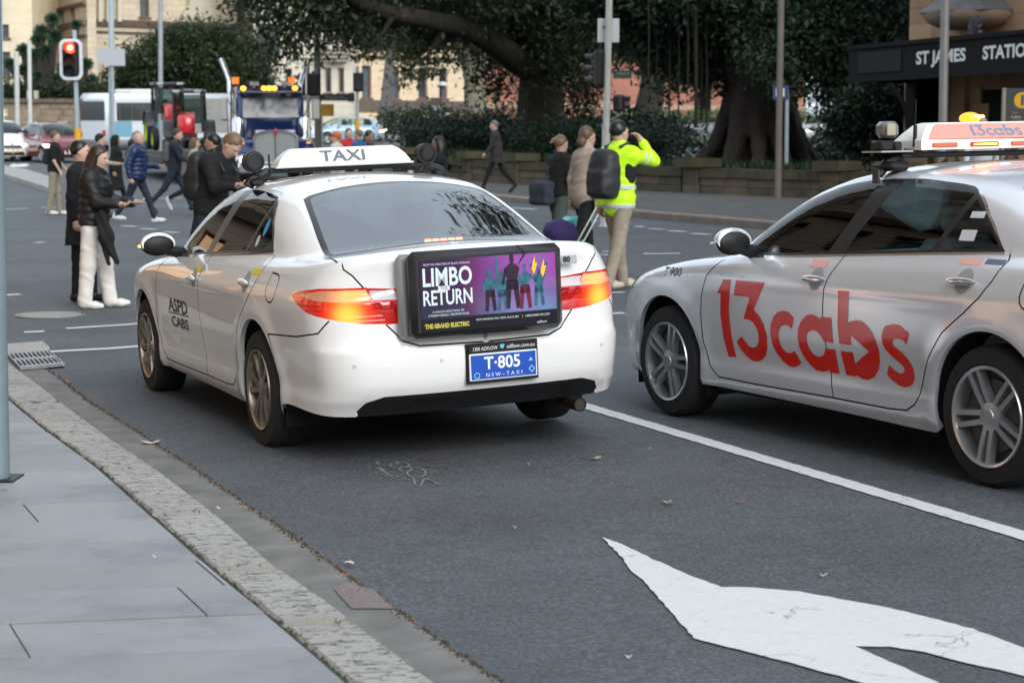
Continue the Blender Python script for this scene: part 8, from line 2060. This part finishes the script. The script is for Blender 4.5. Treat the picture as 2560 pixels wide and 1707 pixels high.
            t0 = wr+d2*.03+n1*.024; t1 = t0+d2*.032+n1*.028+pn_*.012; D = smin(D, smin(cs(X, Y, Z, t0, t1, .012, .0105), cs(X, Y, Z, t1, t1+d2*.03+pn_*.012, .0105, .008), .005), .008)
            return D
        return f
    parts = []
    V, Q = sdf_mesh(body, (-.75,-.55,-.25), (.80,.55,1.62), rs*1.15); parts.append((V, Q))
    hc = hd; parts.append(sdf_mesh(head_f, hc-[.16,.13,.24], hc+[.17,.13,.17], .0065 if near else .010))
    for sd_, sh, el, wr, d2 in armj:
        c = wr+d2*.08; parts.append(sdf_mesh(hand_f(wr, d2, sd_), c-.13, c+.13, .0055 if near else .0085))
    T = np.array([x, y, (ground(x, y) if z is None else z)+gz]); cy, sy = math.cos(yaw), math.sin(yaw)
    def put(name, VQ, m_, parent=root, smooth_=True):
        V, Q = VQ; V = np.array(V, float).copy(); V[:,2] -= low; V *= s
        return big_mesh(name, V, Q, m_, parent, smooth_)
    root.location = T.tolist(); root.rotation_euler = (0,0,yaw)
    put('body', mrg(parts), skin)
    # eyes
    for q in (1,-1):
        m = MB(); p = (hd+u*.024+side*q*.031+fwd*.077); p = (p-[0,0,low])*s; m.ell(tuple(p), (.012*s,.012*s,.009*s), 8, 6); m.build('eye', mat('eye_dark', (.03,.025,.02), .2), root, smooth=60)
    wr_ = lambda X, Y, Z, a=.004: a*(np.sin(31*X+17*Z+3*np.sin(23*Z+11*Y))+np.sin(27*Z+13*Y*2.1+2*np.sin(19*X))*.8)
    ph = puffy
    def legs_f(X, Y, Z):
        D = ell_sdf(X, Y, Z, pel+[-.008,0,-.005], (.130,.168,.125))
        for sd_, hip, kn, an, heel, ball, toe in feet: D = smin(D, smin(cs(X, Y, Z, hip, kn, .096+wide*.3, .066+wide*.8), cs(X, Y, Z, kn, an+[0,0,.0 if not wide else -.02], .064+wide*.8, .050+wide), .04), .035)
        D = D+wr_(X, Y, Z, .0025+wide*.02); D = smax(D, Z-(pel[2]+.10), .01); an_ = feet
        return D
    if bottom is not None: put('trousers', sdf_mesh(legs_f, (-.75,-.35,-.25), (.75,.35,1.12), rs), bottom)
    hz = hem
    def top_f(X, Y, Z):
        D = torso(X, Y, Z, .018+ph*.5)
        if ph: D = D-ph*.5*np.abs(np.sin((Z-pel[2])*PI/.085))
        if coat:
            kz = np.clip((pel[2]+.05-Z)/.5, 0, 1); D = smin(D, np.sqrt((X/(.15+.06*kz))**2+(Y/(.19+.06*kz))**2)*.17-.17+np.maximum(0, Z-(pel[2]+.25))*.8, .06); D = smax(D, hz-Z, .01)
        else: D = smin(D, ell_sdf(X, Y, Z, pel+[0,0,-.02], (.135+ph*.4,.175+ph*.4,.16)), .05); D = smax(D, hz-Z, .01)
        for sd_, sh, el, wr, d2 in armj:
            A_ = cs(X, Y, Z, sh, el, .064+ph*.5, .052+ph*.5); e2 = el+(wr-el)*(.93 if not barearms else .0)
            if not barearms: A_ = smin(A_, cs(X, Y, Z, el, e2, .052+ph*.5, .040+ph*.3), .025)
            else: A_ = cs(X, Y, Z, sh, sh+(el-sh)*.75, .064, .060)
            if ph: t = (X-sh[0])*(el-sh)[0]+(Y-sh[1])*(el-sh)[1]+(Z-sh[2])*(el-sh)[2]; A_ = A_-ph*.3*np.abs(np.sin(t/.285*PI/.075))
            D = smin(D, A_, .03)
        D = smin(D, cs(X, Y, Z, neck-[0,0,.06], neck-[0,0,.005 if not collar else -.03], .074, .066+(.006 if collar else 0)), .03)
        return D+wr_(X, Y, Z, .0035)
    topo = put('jacket' if puffy or coat or collar else 'shirt', sdf_mesh(top_f, (-.70,-.62,.30 if coat else .68), (.80,.62,1.66), rs), top)
    for sd_, hip, kn, an, heel, ball, toe in feet:
        f = lambda X, Y, Z: smax(smin(smin(cs(X, Y, Z, heel+[.01,0,.012], ball+[0,0,.004], .043, .042), cs(X, Y, Z, ball, toe+[0,0,-.002], .042, .030), .03), cs(X, Y, Z, an+[-.005,0,-.01], an+[0,0,.02], .048, .046), .03), -(Z-(min(heel[2], toe[2])-.036)), .008) if abs(heel[2]-toe[2]) < .05 else smin(smin(cs(X, Y, Z, heel+[.01,0,.012], ball, .043, .042), cs(X, Y, Z, ball, toe, .042, .030), .03), cs(X, Y, Z, an, an+[0,0,.02], .048, .046), .03)
        c = (heel+toe)/2; put('shoe', sdf_mesh(f, c-.24, c+.24, rs*.8), shoe)
    if style != 'bald' and hair is not None:
        hc = hd+u*.02
        def hair_f(X, Y, Z):
            D = ell_sdf(X, Y, Z, hc+u*.026-fwd*.018, (.104,.087,.106), Mh); px = (X-hc[0])*fwd[0]+(Y-hc[1])*fwd[1]+(Z-hc[2])*fwd[2]; pz = (X-hc[0])*u[0]+(Y-hc[1])*u[1]+(Z-hc[2])*u[2]
            D = smax(D, (px*.9-pz*.9-(-.002 if style != 'cap' else .02)), .015)
            if style == 'short': D = smax(D, -(pz+.05), .02)
            if style == 'long':
                D = smin(D, ell_sdf(X, Y, Z, hc-fwd*.055-u*.09, (.062,.094,.16), Mh), .04); D = smin(D, cs(X, Y, Z, hc-fwd*.06-u*.06, hc-fwd*.085-u*.34, .075, .05), .05)
                for q in (1,-1): D = smin(D, cs(X, Y, Z, hc+side*q*.072-fwd*.01+u*.02, hc+side*q*.085-fwd*.03-u*.28, .026, .03), .04)
            if style in ('bun',): D = smin(D, ell_sdf(X, Y, Z, hc-fwd*.125+u*.045, (.042,.040,.038)), .02)
            if style == 'pony': D = smin(D, ell_sdf(X, Y, Z, hc-fwd*.13+u*.05, (.05,.035,.032), Mh), .025); D = smin(D, cs(X, Y, Z, hc-fwd*.14+u*.05, hc-fwd*.20+u*.0, .028, .014), .02)
            if style == 'low': D = smin(D, ell_sdf(X, Y, Z, hc-fwd*.09-u*.07, (.055,.06,.06), Mh), .03)
            if style == 'hood': D = smin(D, ell_sdf(X, Y, Z, hc-fwd*.03-u*.02, (.118,.106,.15), Mh), .04); D = smax(D, (px-.065), .01); D = smin(D, cs(X, Y, Z, hc-fwd*.05-u*.12, neck-[.04,0,.08], .085, .10), .05)
            if style == 'beanie': D = smin(D, ell_sdf(X, Y, Z, hc+u*.055-fwd*.01, (.112,.096,.085), Mh), .02)
            return D+.0025*np.sin(90*Y+14*X)*np.cos(30*Z)
        put('hair' if style not in ('hood','beanie','cap') else {'hood':'hood','beanie':'beanie','cap':'cap'}[style], sdf_mesh(hair_f, hc-[.34,.20,.46], hc+[.16,.20,.19], .009 if near else .013), hair)
    info = dict(root=root, chest=(chest-[0,0,low])*s, pel=(pel-[0,0,low])*s, neck=(neck-[0,0,low])*s, arms=[((a[3]+a[4]*.08)-[0,0,low])*s for a in armj], s=s, low=low, hd=(hd-[0,0,low])*s, armj=armj, put=put, feet=feet, raw=dict(chest=chest, pel=pel, neck=neck, hd=hd))
    return info
def carried(name, label, cat, info, fn, lo, hi, res, m_, group=None):
    """a bag or tool carried by a person: its own top-level object in the same place"""
    V, Q = sdf_mesh(fn, lo, hi, res); V = V.copy(); V[:,2] -= info['low']; V *= info['s']; o = big_mesh(name, V, Q, m_, None, True)
    o.location = info['root'].location; o.rotation_euler = info['root'].rotation_euler; tag(o, label, cat, group); return o
def box_sdf(X, Y, Z, c, h, r): 
    qx, qy, qz = np.abs(X-c[0])-h[0]+r, np.abs(Y-c[1])-h[1]+r, np.abs(Z-c[2])-h[2]+r
    return np.sqrt(np.maximum(qx,0)**2+np.maximum(qy,0)**2+np.maximum(qz,0)**2)+np.minimum(np.maximum(qx,np.maximum(qy,qz)),0)-r
def backpack(label, info, m_, size=(.10,.16,.25), off=(-.20,0,-.02), near=False):
    c = info['raw']['chest']+np.array(off); ch = info['raw']['chest']
    f = lambda X, Y, Z: smin(smin(smax(box_sdf(X, Y, Z, c, size, .075), ell_sdf(X, Y, Z, c+[.02,0,-.03], (size[0]*1.25,size[1]*1.30,size[2]*1.22)), .05), box_sdf(X, Y, Z, c+np.array([-size[0]*.7,0,-size[2]*.35]), (size[0]*.5,size[1]*.75,size[2]*.5), .04), .04), smin(*[smin(cap_sdf(X, Y, Z, ch+[-.10,q*.10,.20], ch+[.02,q*.11,.235], .022, .02), cap_sdf(X, Y, Z, ch+[.02,q*.11,.235], ch+[.155,q*.12,.02], .02, .018), .02) for q in (1,-1)], .01), .02)+.003*np.sin(40*Z+20*Y)
    return carried('backpack', label, 'backpack', info, f, c-[.30,.26,.36], c+[.42,.26,.36], .014 if near else .02, m_)
BLK = cloth('cloth_black', (.006,.006,.007)); BLK2 = mat('puffer_black', (.007,.007,.008), .6, noise=(6,.3), bump=(14,.4,.01)); NAVY = cloth('cloth_navy', (.012,.016,.032)); JEAN = cloth('denim_dark', (.016,.026,.050)); WHT = cloth('cloth_white', (.68,.65,.60), .85, .08)
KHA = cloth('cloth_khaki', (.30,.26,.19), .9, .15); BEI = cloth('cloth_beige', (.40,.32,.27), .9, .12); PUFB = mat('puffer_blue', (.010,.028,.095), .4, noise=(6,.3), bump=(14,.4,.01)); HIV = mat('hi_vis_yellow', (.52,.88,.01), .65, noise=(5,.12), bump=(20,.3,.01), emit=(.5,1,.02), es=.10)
GRN = cloth('cloth_green_grey', (.055,.085,.07)); WORK = cloth('work_trousers', (.30,.255,.195), .9, .22); SHW = mat('shoe_white', (.72,.72,.70), .5); SHB = mat('shoe_black', (.012,.012,.013), .5); SHC = mat('shoe_cream', (.48,.43,.33), .6)
HBR = mat('hair_dark_brown', (.035,.018,.011), .45, noise=(22,.5)); HBK = mat('hair_black', (.008,.007,.007), .4); HMB = mat('hair_mid_brown', (.13,.075,.04), .5, noise=(30,.4)); HLB = mat('hair_light_brown', (.20,.12,.065), .5, noise=(30,.4)); HGR = mat('hair_grey', (.13,.12,.11), .6); HOR = mat('hair_orange', (.55,.10,.02), .6)
def at_foot(u, v, Y): return wx(u, Y), Y
def pos(u, Y): return wx(u, Y), Y
# -- the woman in white trousers and her companion
x, y = pos(232, 19.2)
p1 = person('woman with long dark hair, black puffer jacket and white trousers holding a phone', x, y, 1.66, R(-8), BLK2, WHT, SHW, hair=HBR, style='long', legs=((12,4),(-5,2)), arms=((25,62,.05),(20,66,.05)), puffy=.022, hem=.90, wide=.028, near=True, lean=4, head=(14,0), female=True, collar=1)
m = MB(); q = p1['arms'][1]; m.box((q[0]+.05, 0.02, q[2]+.02), (.16,.08,.012), bev=.004)
o = m.build('phone', mat('phone_case', (.30,.26,.24), .4), None); o.location = p1['root'].location; o.rotation_euler = p1['root'].rotation_euler; tag(o, 'phone held out by the woman in white trousers', 'phone')
c = p1['raw']['pel']; f = lambda X, Y, Z: smin(smin(cap_sdf(X, Y, Z, (.16,-.20,1.02), (.22,-.22,.80), .055, .075), cap_sdf(X, Y, Z, (.22,-.22,.80), (.34,-.22,.52), .075, .030), .05), cap_sdf(X, Y, Z, (.20,-.22,.78), (.26,-.24,.50), .05, .02), .04)+.010*np.sin(60*X+30*Z)
carried('folded_coat', 'dark garment hanging from the arm of the woman in white trousers', 'coat', p1, f, (-.05,-.40,.40), (.50,-.05,1.15), .012, BLK)
x, y = pos(205, 20.0)
p2 = person('companion in a long black coat standing just behind the woman in white trousers', x, y, 1.70, R(-15), BLK, BLK, SHB, hair=HBK, style='short', legs=((6,3),(-3,2)), arms=((5,20,.08),(-4,15,.08)), hem=.62, coat=1, near=True, lean=0, head=(0,20), female=True, puffy=.008)
# -- crossing people at the left
x, y = pos(138, 40); p3 = person('man in black t-shirt and pale khaki trousers with a small backpack at far left', x, y, 1.76, R(2), BLK, KHA, SHW, hair=HMB, legs=((6,3),(-6,6)), arms=((8,30,.08),(5,25,.08)), barearms=True, hem=.88, wide=.014)
backpack('small dark backpack on the man in the black t-shirt', p3, NAVY, (.07,.13,.20), (-.17,0,-.05))
x, y = pos(290, 41.5); p4 = person('woman in black hooded coat and long dark skirt walking behind the bald man', x, y, 1.62, R(5), BLK, BLK, SHB, skin=SKINM, hair=BLK, style='hood', legs=((20,6),(-18,20)), arms=((25,40,.1),(-15,25,.1)), hem=.45, coat=1, female=True)
x, y = pos(345, 36.2); p5 = person('bald man in blue puffer jacket and dark jeans walking right in white sneakers', x, y, 1.79, R(-10), PUFB, JEAN, SHW, style='bald', legs=((24,6),(-24,14)), arms=((15,70,.12),(-20,30,.14)), puffy=.035, hem=.86, head=(6,10), collar=1, lean=2)
x, y = pos(250, 38.5); person('person in dark cap and cream jacket partly hidden behind the long haired woman', x, y, 1.72, R(10), cloth('cloth_cream2', (.42,.36,.28)), NAVY, SHB, hair=NAVY, style='cap', legs=((14,5),(-16,14)), arms=((25,60,.1),(-10,20,.1)), collar=1)
x, y = pos(437, 40); p6 = person('bearded man in dark jacket and jeans with a grey backpack walking right', x, y, 1.80, R(0), NAVY, JEAN, SHB, hair=mat('hair_cropped', (.04,.03,.025), .6), legs=((26,4),(-28,16)), arms=((-25,25,.1),(28,35,.1)), hem=.85, lean=7, collar=1)
backpack('grey backpack on the bearded man by the trailer', p6, mat('pack_grey', (.07,.075,.075), .7), (.09,.14,.23))
x, y = pos(484, 41); p7 = person('woman with brown hair and cream top walking beside the bearded man', x, y, 1.64, R(8), cloth('cloth_cream', (.45,.38,.28)), NAVY, SHW, hair=HMB, style='long', legs=((22,4),(-32,30)), arms=((22,60,.08),(10,60,.08)), female=True, lean=5)
x, y = pos(522, 19.4); p8 = person('man with brown hair in black coat looking down at a phone by the taxi', x, y, 1.80, R(-22), BLK, NAVY, SHB, hair=HLB, legs=((18,5),(-20,16)), arms=((22,72,.06),(22,74,.06)), hem=.82, near=True, head=(34,0), lean=17, collar=1, puffy=.012)
backpack('large black square backpack on the man looking at his phone', p8, mat('pack_black', (.014,.015,.017), .6, bump=(20,.3,.01)), (.11,.165,.27), (-.22,0,-.03), True)
m = MB(); q = p8['arms'][0]; m.box((q[0]+.02, .0, q[2]+.03), (.075,.15,.010), XF((0,0,0)), bev=.003); o = m.build('phone', BLACK, None); o.location = p8['root'].location; o.rotation_euler = p8['root'].rotation_euler; tag(o, 'black phone in the hands of the man with the square backpack', 'phone')
x, y = pos(540, 25); p9 = person('person with black hair and pale blue shirt behind the man with the square backpack', x, y, 1.76, R(170), cloth('cloth_pale_blue', (.42,.50,.62)), NAVY, SHB, skin=SKINM, hair=HBK, legs=((16,5),(-16,14)))
# -- people glimpsed behind the TAXI sign
x, y = pos(845, 40); pa = person('person with bright orange beanie and cream fleece behind the TAXI sign', x, y, 1.72, R(175), cloth('fleece_cream', (.58,.53,.46)), NAVY, SHB, hair=HOR, style='beanie', puffy=.03, legs=((14,5),(-14,12)))
x, y = pos(872, 44); pb = person('woman with brown hair and red scarf between the other heads above the TAXI sign', x, y, 1.76, R(-60), cloth('cloth_red', (.45,.02,.02)), NAVY, SHB, hair=HMB, style='low', female=True)
x, y = pos(900, 42); pc = person('fair haired man in blue jacket seen above and below the TAXI sign', x, y, 1.74, R(150), cloth('cloth_mid_blue', (.02,.10,.26)), NAVY, SHB, hair=HLB)
x, y = pos(921, 45); pd_ = person('dark haired person in brown coat at the right of the heads above the sign', x, y, 1.72, R(20), cloth('cloth_brown', (.08,.05,.035)), BLK, SHB, hair=HBK, skin=SKINM)
x, y = pos(1101, 27.5); pe = person('young woman with black hair and black top carrying a white coffee cup', x, y, 1.62, R(178), BLK, cloth('cloth_mid_grey', (.12,.12,.125)), SHB, skin=SKIND, hair=HBK, style='long', arms=((18,70,.06),(-10,30,.08)), legs=((16,4),(-18,16)), female=True, slim=.9)
m = MB(); q = pe['arms'][0]; m.lathe([(0,-.05),(.030,-.05),(.040,.05),(.041,.06),(0,.06)], 14, XF((q[0]+.03, q[1], q[2]+.03))); o = m.build('coffee_cup', mat('cup_white', (.7,.7,.68), .5), None, smooth=50); o.location = pe['root'].location; o.rotation_euler = pe['root'].rotation_euler; tag(o, 'white takeaway coffee cup in the hand of the woman in black', 'cup')
x, y = pos(1240, 47); pf_ = person('grey haired man in long dark coat striding left past the park wall', x, y, 1.78, R(176), cloth('cloth_charcoal', (.028,.025,.024)), BLK, SHB, hair=HGR, legs=((24,4),(-26,16)), arms=((15,25,.1),(-15,20,.1)), hem=.72, coat=1, head=(4,0), z=ground(x, y)+.14)
# -- the group with suitcases and the man in hi-vis
x, y = pos(1398, 25); pg = person('woman with hair tied up, black top and green trousers beside the turquoise suitcase', x, y, 1.68, R(40), BLK, GRN, SHB, hair=HLB, style='pony', legs=((12,4),(-14,12)), arms=((10,30,.1),(-5,20,.1)), hem=.90, wide=.03, female=True, near=True)
c = pg['raw']['pel']; f = lambda X, Y, Z: smin(box_sdf(X, Y, Z, c+np.array([-.16,.16,.02]), (.13,.20,.17), .06), smin(cap_sdf(X, Y, Z, c+[-.14,.16,.18], c+[-.06,.05,.56], .018, .016), cap_sdf(X, Y, Z, c+[-.06,.05,.56], c+[.10,-.08,.40], .016, .016), .02), .02)+.004*np.sin(35*Z+20*X)
carried('shoulder_bag', 'slate blue duffel bag hanging on the back of the woman with tied up hair', 'bag', pg, f, c-[.42,.30,.30], c+[.30,.50,.75], .014, cloth('bag_slate', (.035,.045,.07)))
x, y = pos(1462, 22.2); ph_ = person('person in beige blazer and black trousers pulling a suitcase handle', x, y, 1.74, R(35), BEI, BLK, SHB, hair=HMB, style='low', legs=((14,3),(-18,26)), arms=((-12,14,.10),(-8,12,.14)), hem=.74, collar=1, near=True, lean=3, female=True)
def suitcase(label, x, y, w, d, h, yaw, tilt, mt, handle=False):
    root = thing('suitcase', label, 'suitcase', (x, y, ground(x, y)+.05), yaw); M = Matrix.Rotation(tilt, 4, 'Y'); m = MB(); m.box((0,0,h/2), (d,w,h), M, bev=.05); bd = m.build('shell', mt, root, smooth=40)
    for k in range(5): m = MB(); m.box((-d/2-.003, -w*.36+k*w*.18, h/2), (.012,.02,h*.8), M, bev=.004); m.build('shell_rib', mt, bd)
    for a, b in ((1,1),(1,-1),(-1,1),(-1,-1)): m = MB(); m.lathe([(0,-.012),(.028,-.012),(.028,.012),(0,.012)], 12, M @ XF((a*d*.35, b*w*.38, -.02), 0, R(90))); m.build('castor', BLACK, root)
    if handle:
        for y_ in (.07,-.07): m = MB(); m.tube([M @ Vector((-d*.35, y_, h)), M @ Vector((-d*.35, y_, h+.50))], .010, 8); m.build('handle_tube', mat('handle_white', (.7,.72,.72), .35, metal=.4), root, smooth=40)
        m = MB(); m.box((-d*.35,0,h+.51), (.03,.18,.03), M, bev=.01); m.build('handle_grip', BLACK, root)
    return root
TQ = mat('turquoise_shell', (.03,.42,.42), .35, coat=.4); x, y = pos(1432, 22.6)
suitcase('turquoise hard suitcase standing behind the purple bag', wx(1442,22.9), 22.9, .42, .26, .66, R(30), R(0), TQ)
suitcase('second turquoise suitcase with long white pull handles behind the person in beige', wx(1418,21.3), 21.3, .40, .24, .44, R(25), R(32), TQ, True)
m = MB(); m.box((0,0,.20), (.36,.40,.30), XF((0,0,0),0), bev=.10); o = m.build('travel_bag', cloth('bag_purple', (.05,.03,.14)), None, smooth=60); tag(o, 'dark purple travel bag resting on the pulled suitcase near the taxi boot', 'bag'); o.location = (wx(1386,21.0), 21.0, ground(wx(1386,21), 21)+.42); o.rotation_euler = (0,.4,R(20))
x, y = pos(1545, 20.4)
pm_ = person('man in yellow hi-vis jacket and khaki work trousers holding a phone to his ear', x, y, 1.84, R(48), HIV, WORK, SHC, hair=HBK, legs=((15,3),(-14,10)), arms=((0,0,.1),(0,0,.1)), armdirs=(None, ((.85,-.20,-.20),(-.50,.42,1.0))), puffy=.012, hem=.76, wide=.012, near=True, head=(-2,-10), lean=2, collar=1)
R_ = pm_['raw']; ch = R_['chest']
# silver bands, black side panel and cuffs on the jacket
refl = mat('reflective_band', (.50,.52,.55), .4); 
def band(z0, z1, g, m_, nm, cut=None):
    def f(X, Y, Z):
        D = ell_sdf(X, Y, Z, ch+[0,0,.02], (.150+g,.200+g,.24+g)); D = smin(D, ell_sdf(X, Y, Z, R_['pel']+[0,0,-.02], (.150+g,.190+g,.19+g)), .08); D = smin(D, ell_sdf(X, Y, Z, (R_['pel']+ch)/2, (.134+g,.165+g,.22+g)), .10)
        D = smax(smax(D, Z-z1, .003), z0-Z, .003)
        if cut is not None: D = np.maximum(D, cut(X, Y, Z))
        return D
    V, Q = sdf_mesh(f, (-.3,-.35,z0-.03), (.3,.35,z1+.03), .011); return pm_['put'](nm, (V, Q), m_)
band(1.06, 1.11, .012, refl, 'reflective_band'); band(.86, .91, .012, refl, 'reflective_band'); band(1.13, 1.42, .008, BLK, 'black_panel', cut=lambda X, Y, Z: (np.sqrt(((Y+.19)/.09)**2+(X/.085)**2+((Z-1.27)/.15)**2)-1)*.08)
for sd_, sh, el, wr, d2 in pm_['armj'][1:]:
    for t in (.45,.65):
        a = sh+(el-sh)*t; dd = (el-sh)/np.linalg.norm(el-sh); f = lambda X, Y, Z: np.maximum(cap_sdf(X, Y, Z, sh, el, .078, .066), np.abs((X-a[0])*dd[0]+(Y-a[1])*dd[1]+(Z-a[2])*dd[2])-.012); pm_['put']('sleeve_band', sdf_mesh(f, a-.13, a+.13, .008), refl)
for a, b in ((.70,.78),(.56,.63)):
    sd_, hip, kn, an, heel, ball, toe = pm_['feet'][1]; z_ = a; f = lambda X, Y, Z: smax(smax(cap_sdf(X, Y, Z, hip, kn, .108, .080), -(Z-a), .004), Z-b, .004); f0 = f; f = lambda X, Y, Z: np.maximum(f0(X, Y, Z), .03-(X-hip[0]-.3*(hip[2]-Z))-(hip[1]-Y)*.8); pm_['put']('knee_patch', sdf_mesh(f, (-.2,-.3,a-.03), (.35,.1,b+.03), .012), BLK)
backpack('big black rucksack on the man in the yellow hi-vis jacket', pm_, mat('rucksack_black', (.016,.019,.024), .6, bump=(16,.4,.012)), (.13,.17,.27), (-.22,.03,-.08), True)
m = MB(); 
# -- people near the station entrance, seen over the silver taxi
x, y = pos(2388, 33); person('dark haired person glimpsed between the roof and sign of the silver taxi', x, y, 1.66, R(170), cloth('cloth_tan', (.30,.2,.13)), BLK, SHB, skin=SKINM, hair=HBK, group='people by the station entrance', z=ground(x, y)+.14)
x, y = pos(2450, 31); person('man in white shirt standing by the station seen over the silver taxi', x, y, 1.80, R(-100), cloth('shirt_white', (.68,.70,.74)), NAVY, SHB, hair=HBK, group='people by the station entrance', z=ground(x, y)+.14)
x, y = pos(2540, 32); person('person in tan jacket at the right edge by the station', x, y, 1.74, R(160), cloth('cloth_rust', (.33,.19,.12)), BLK, SHB, hair=HMB, group='people by the station entrance', z=ground(x, y)+.14)
wt = white_taxi(); place_car(wt, -.582+.036, 10.313, 1.986, -.018)
st = silver_taxi(); place_car(st, 2.937+.036, 8.633, 2.0368)
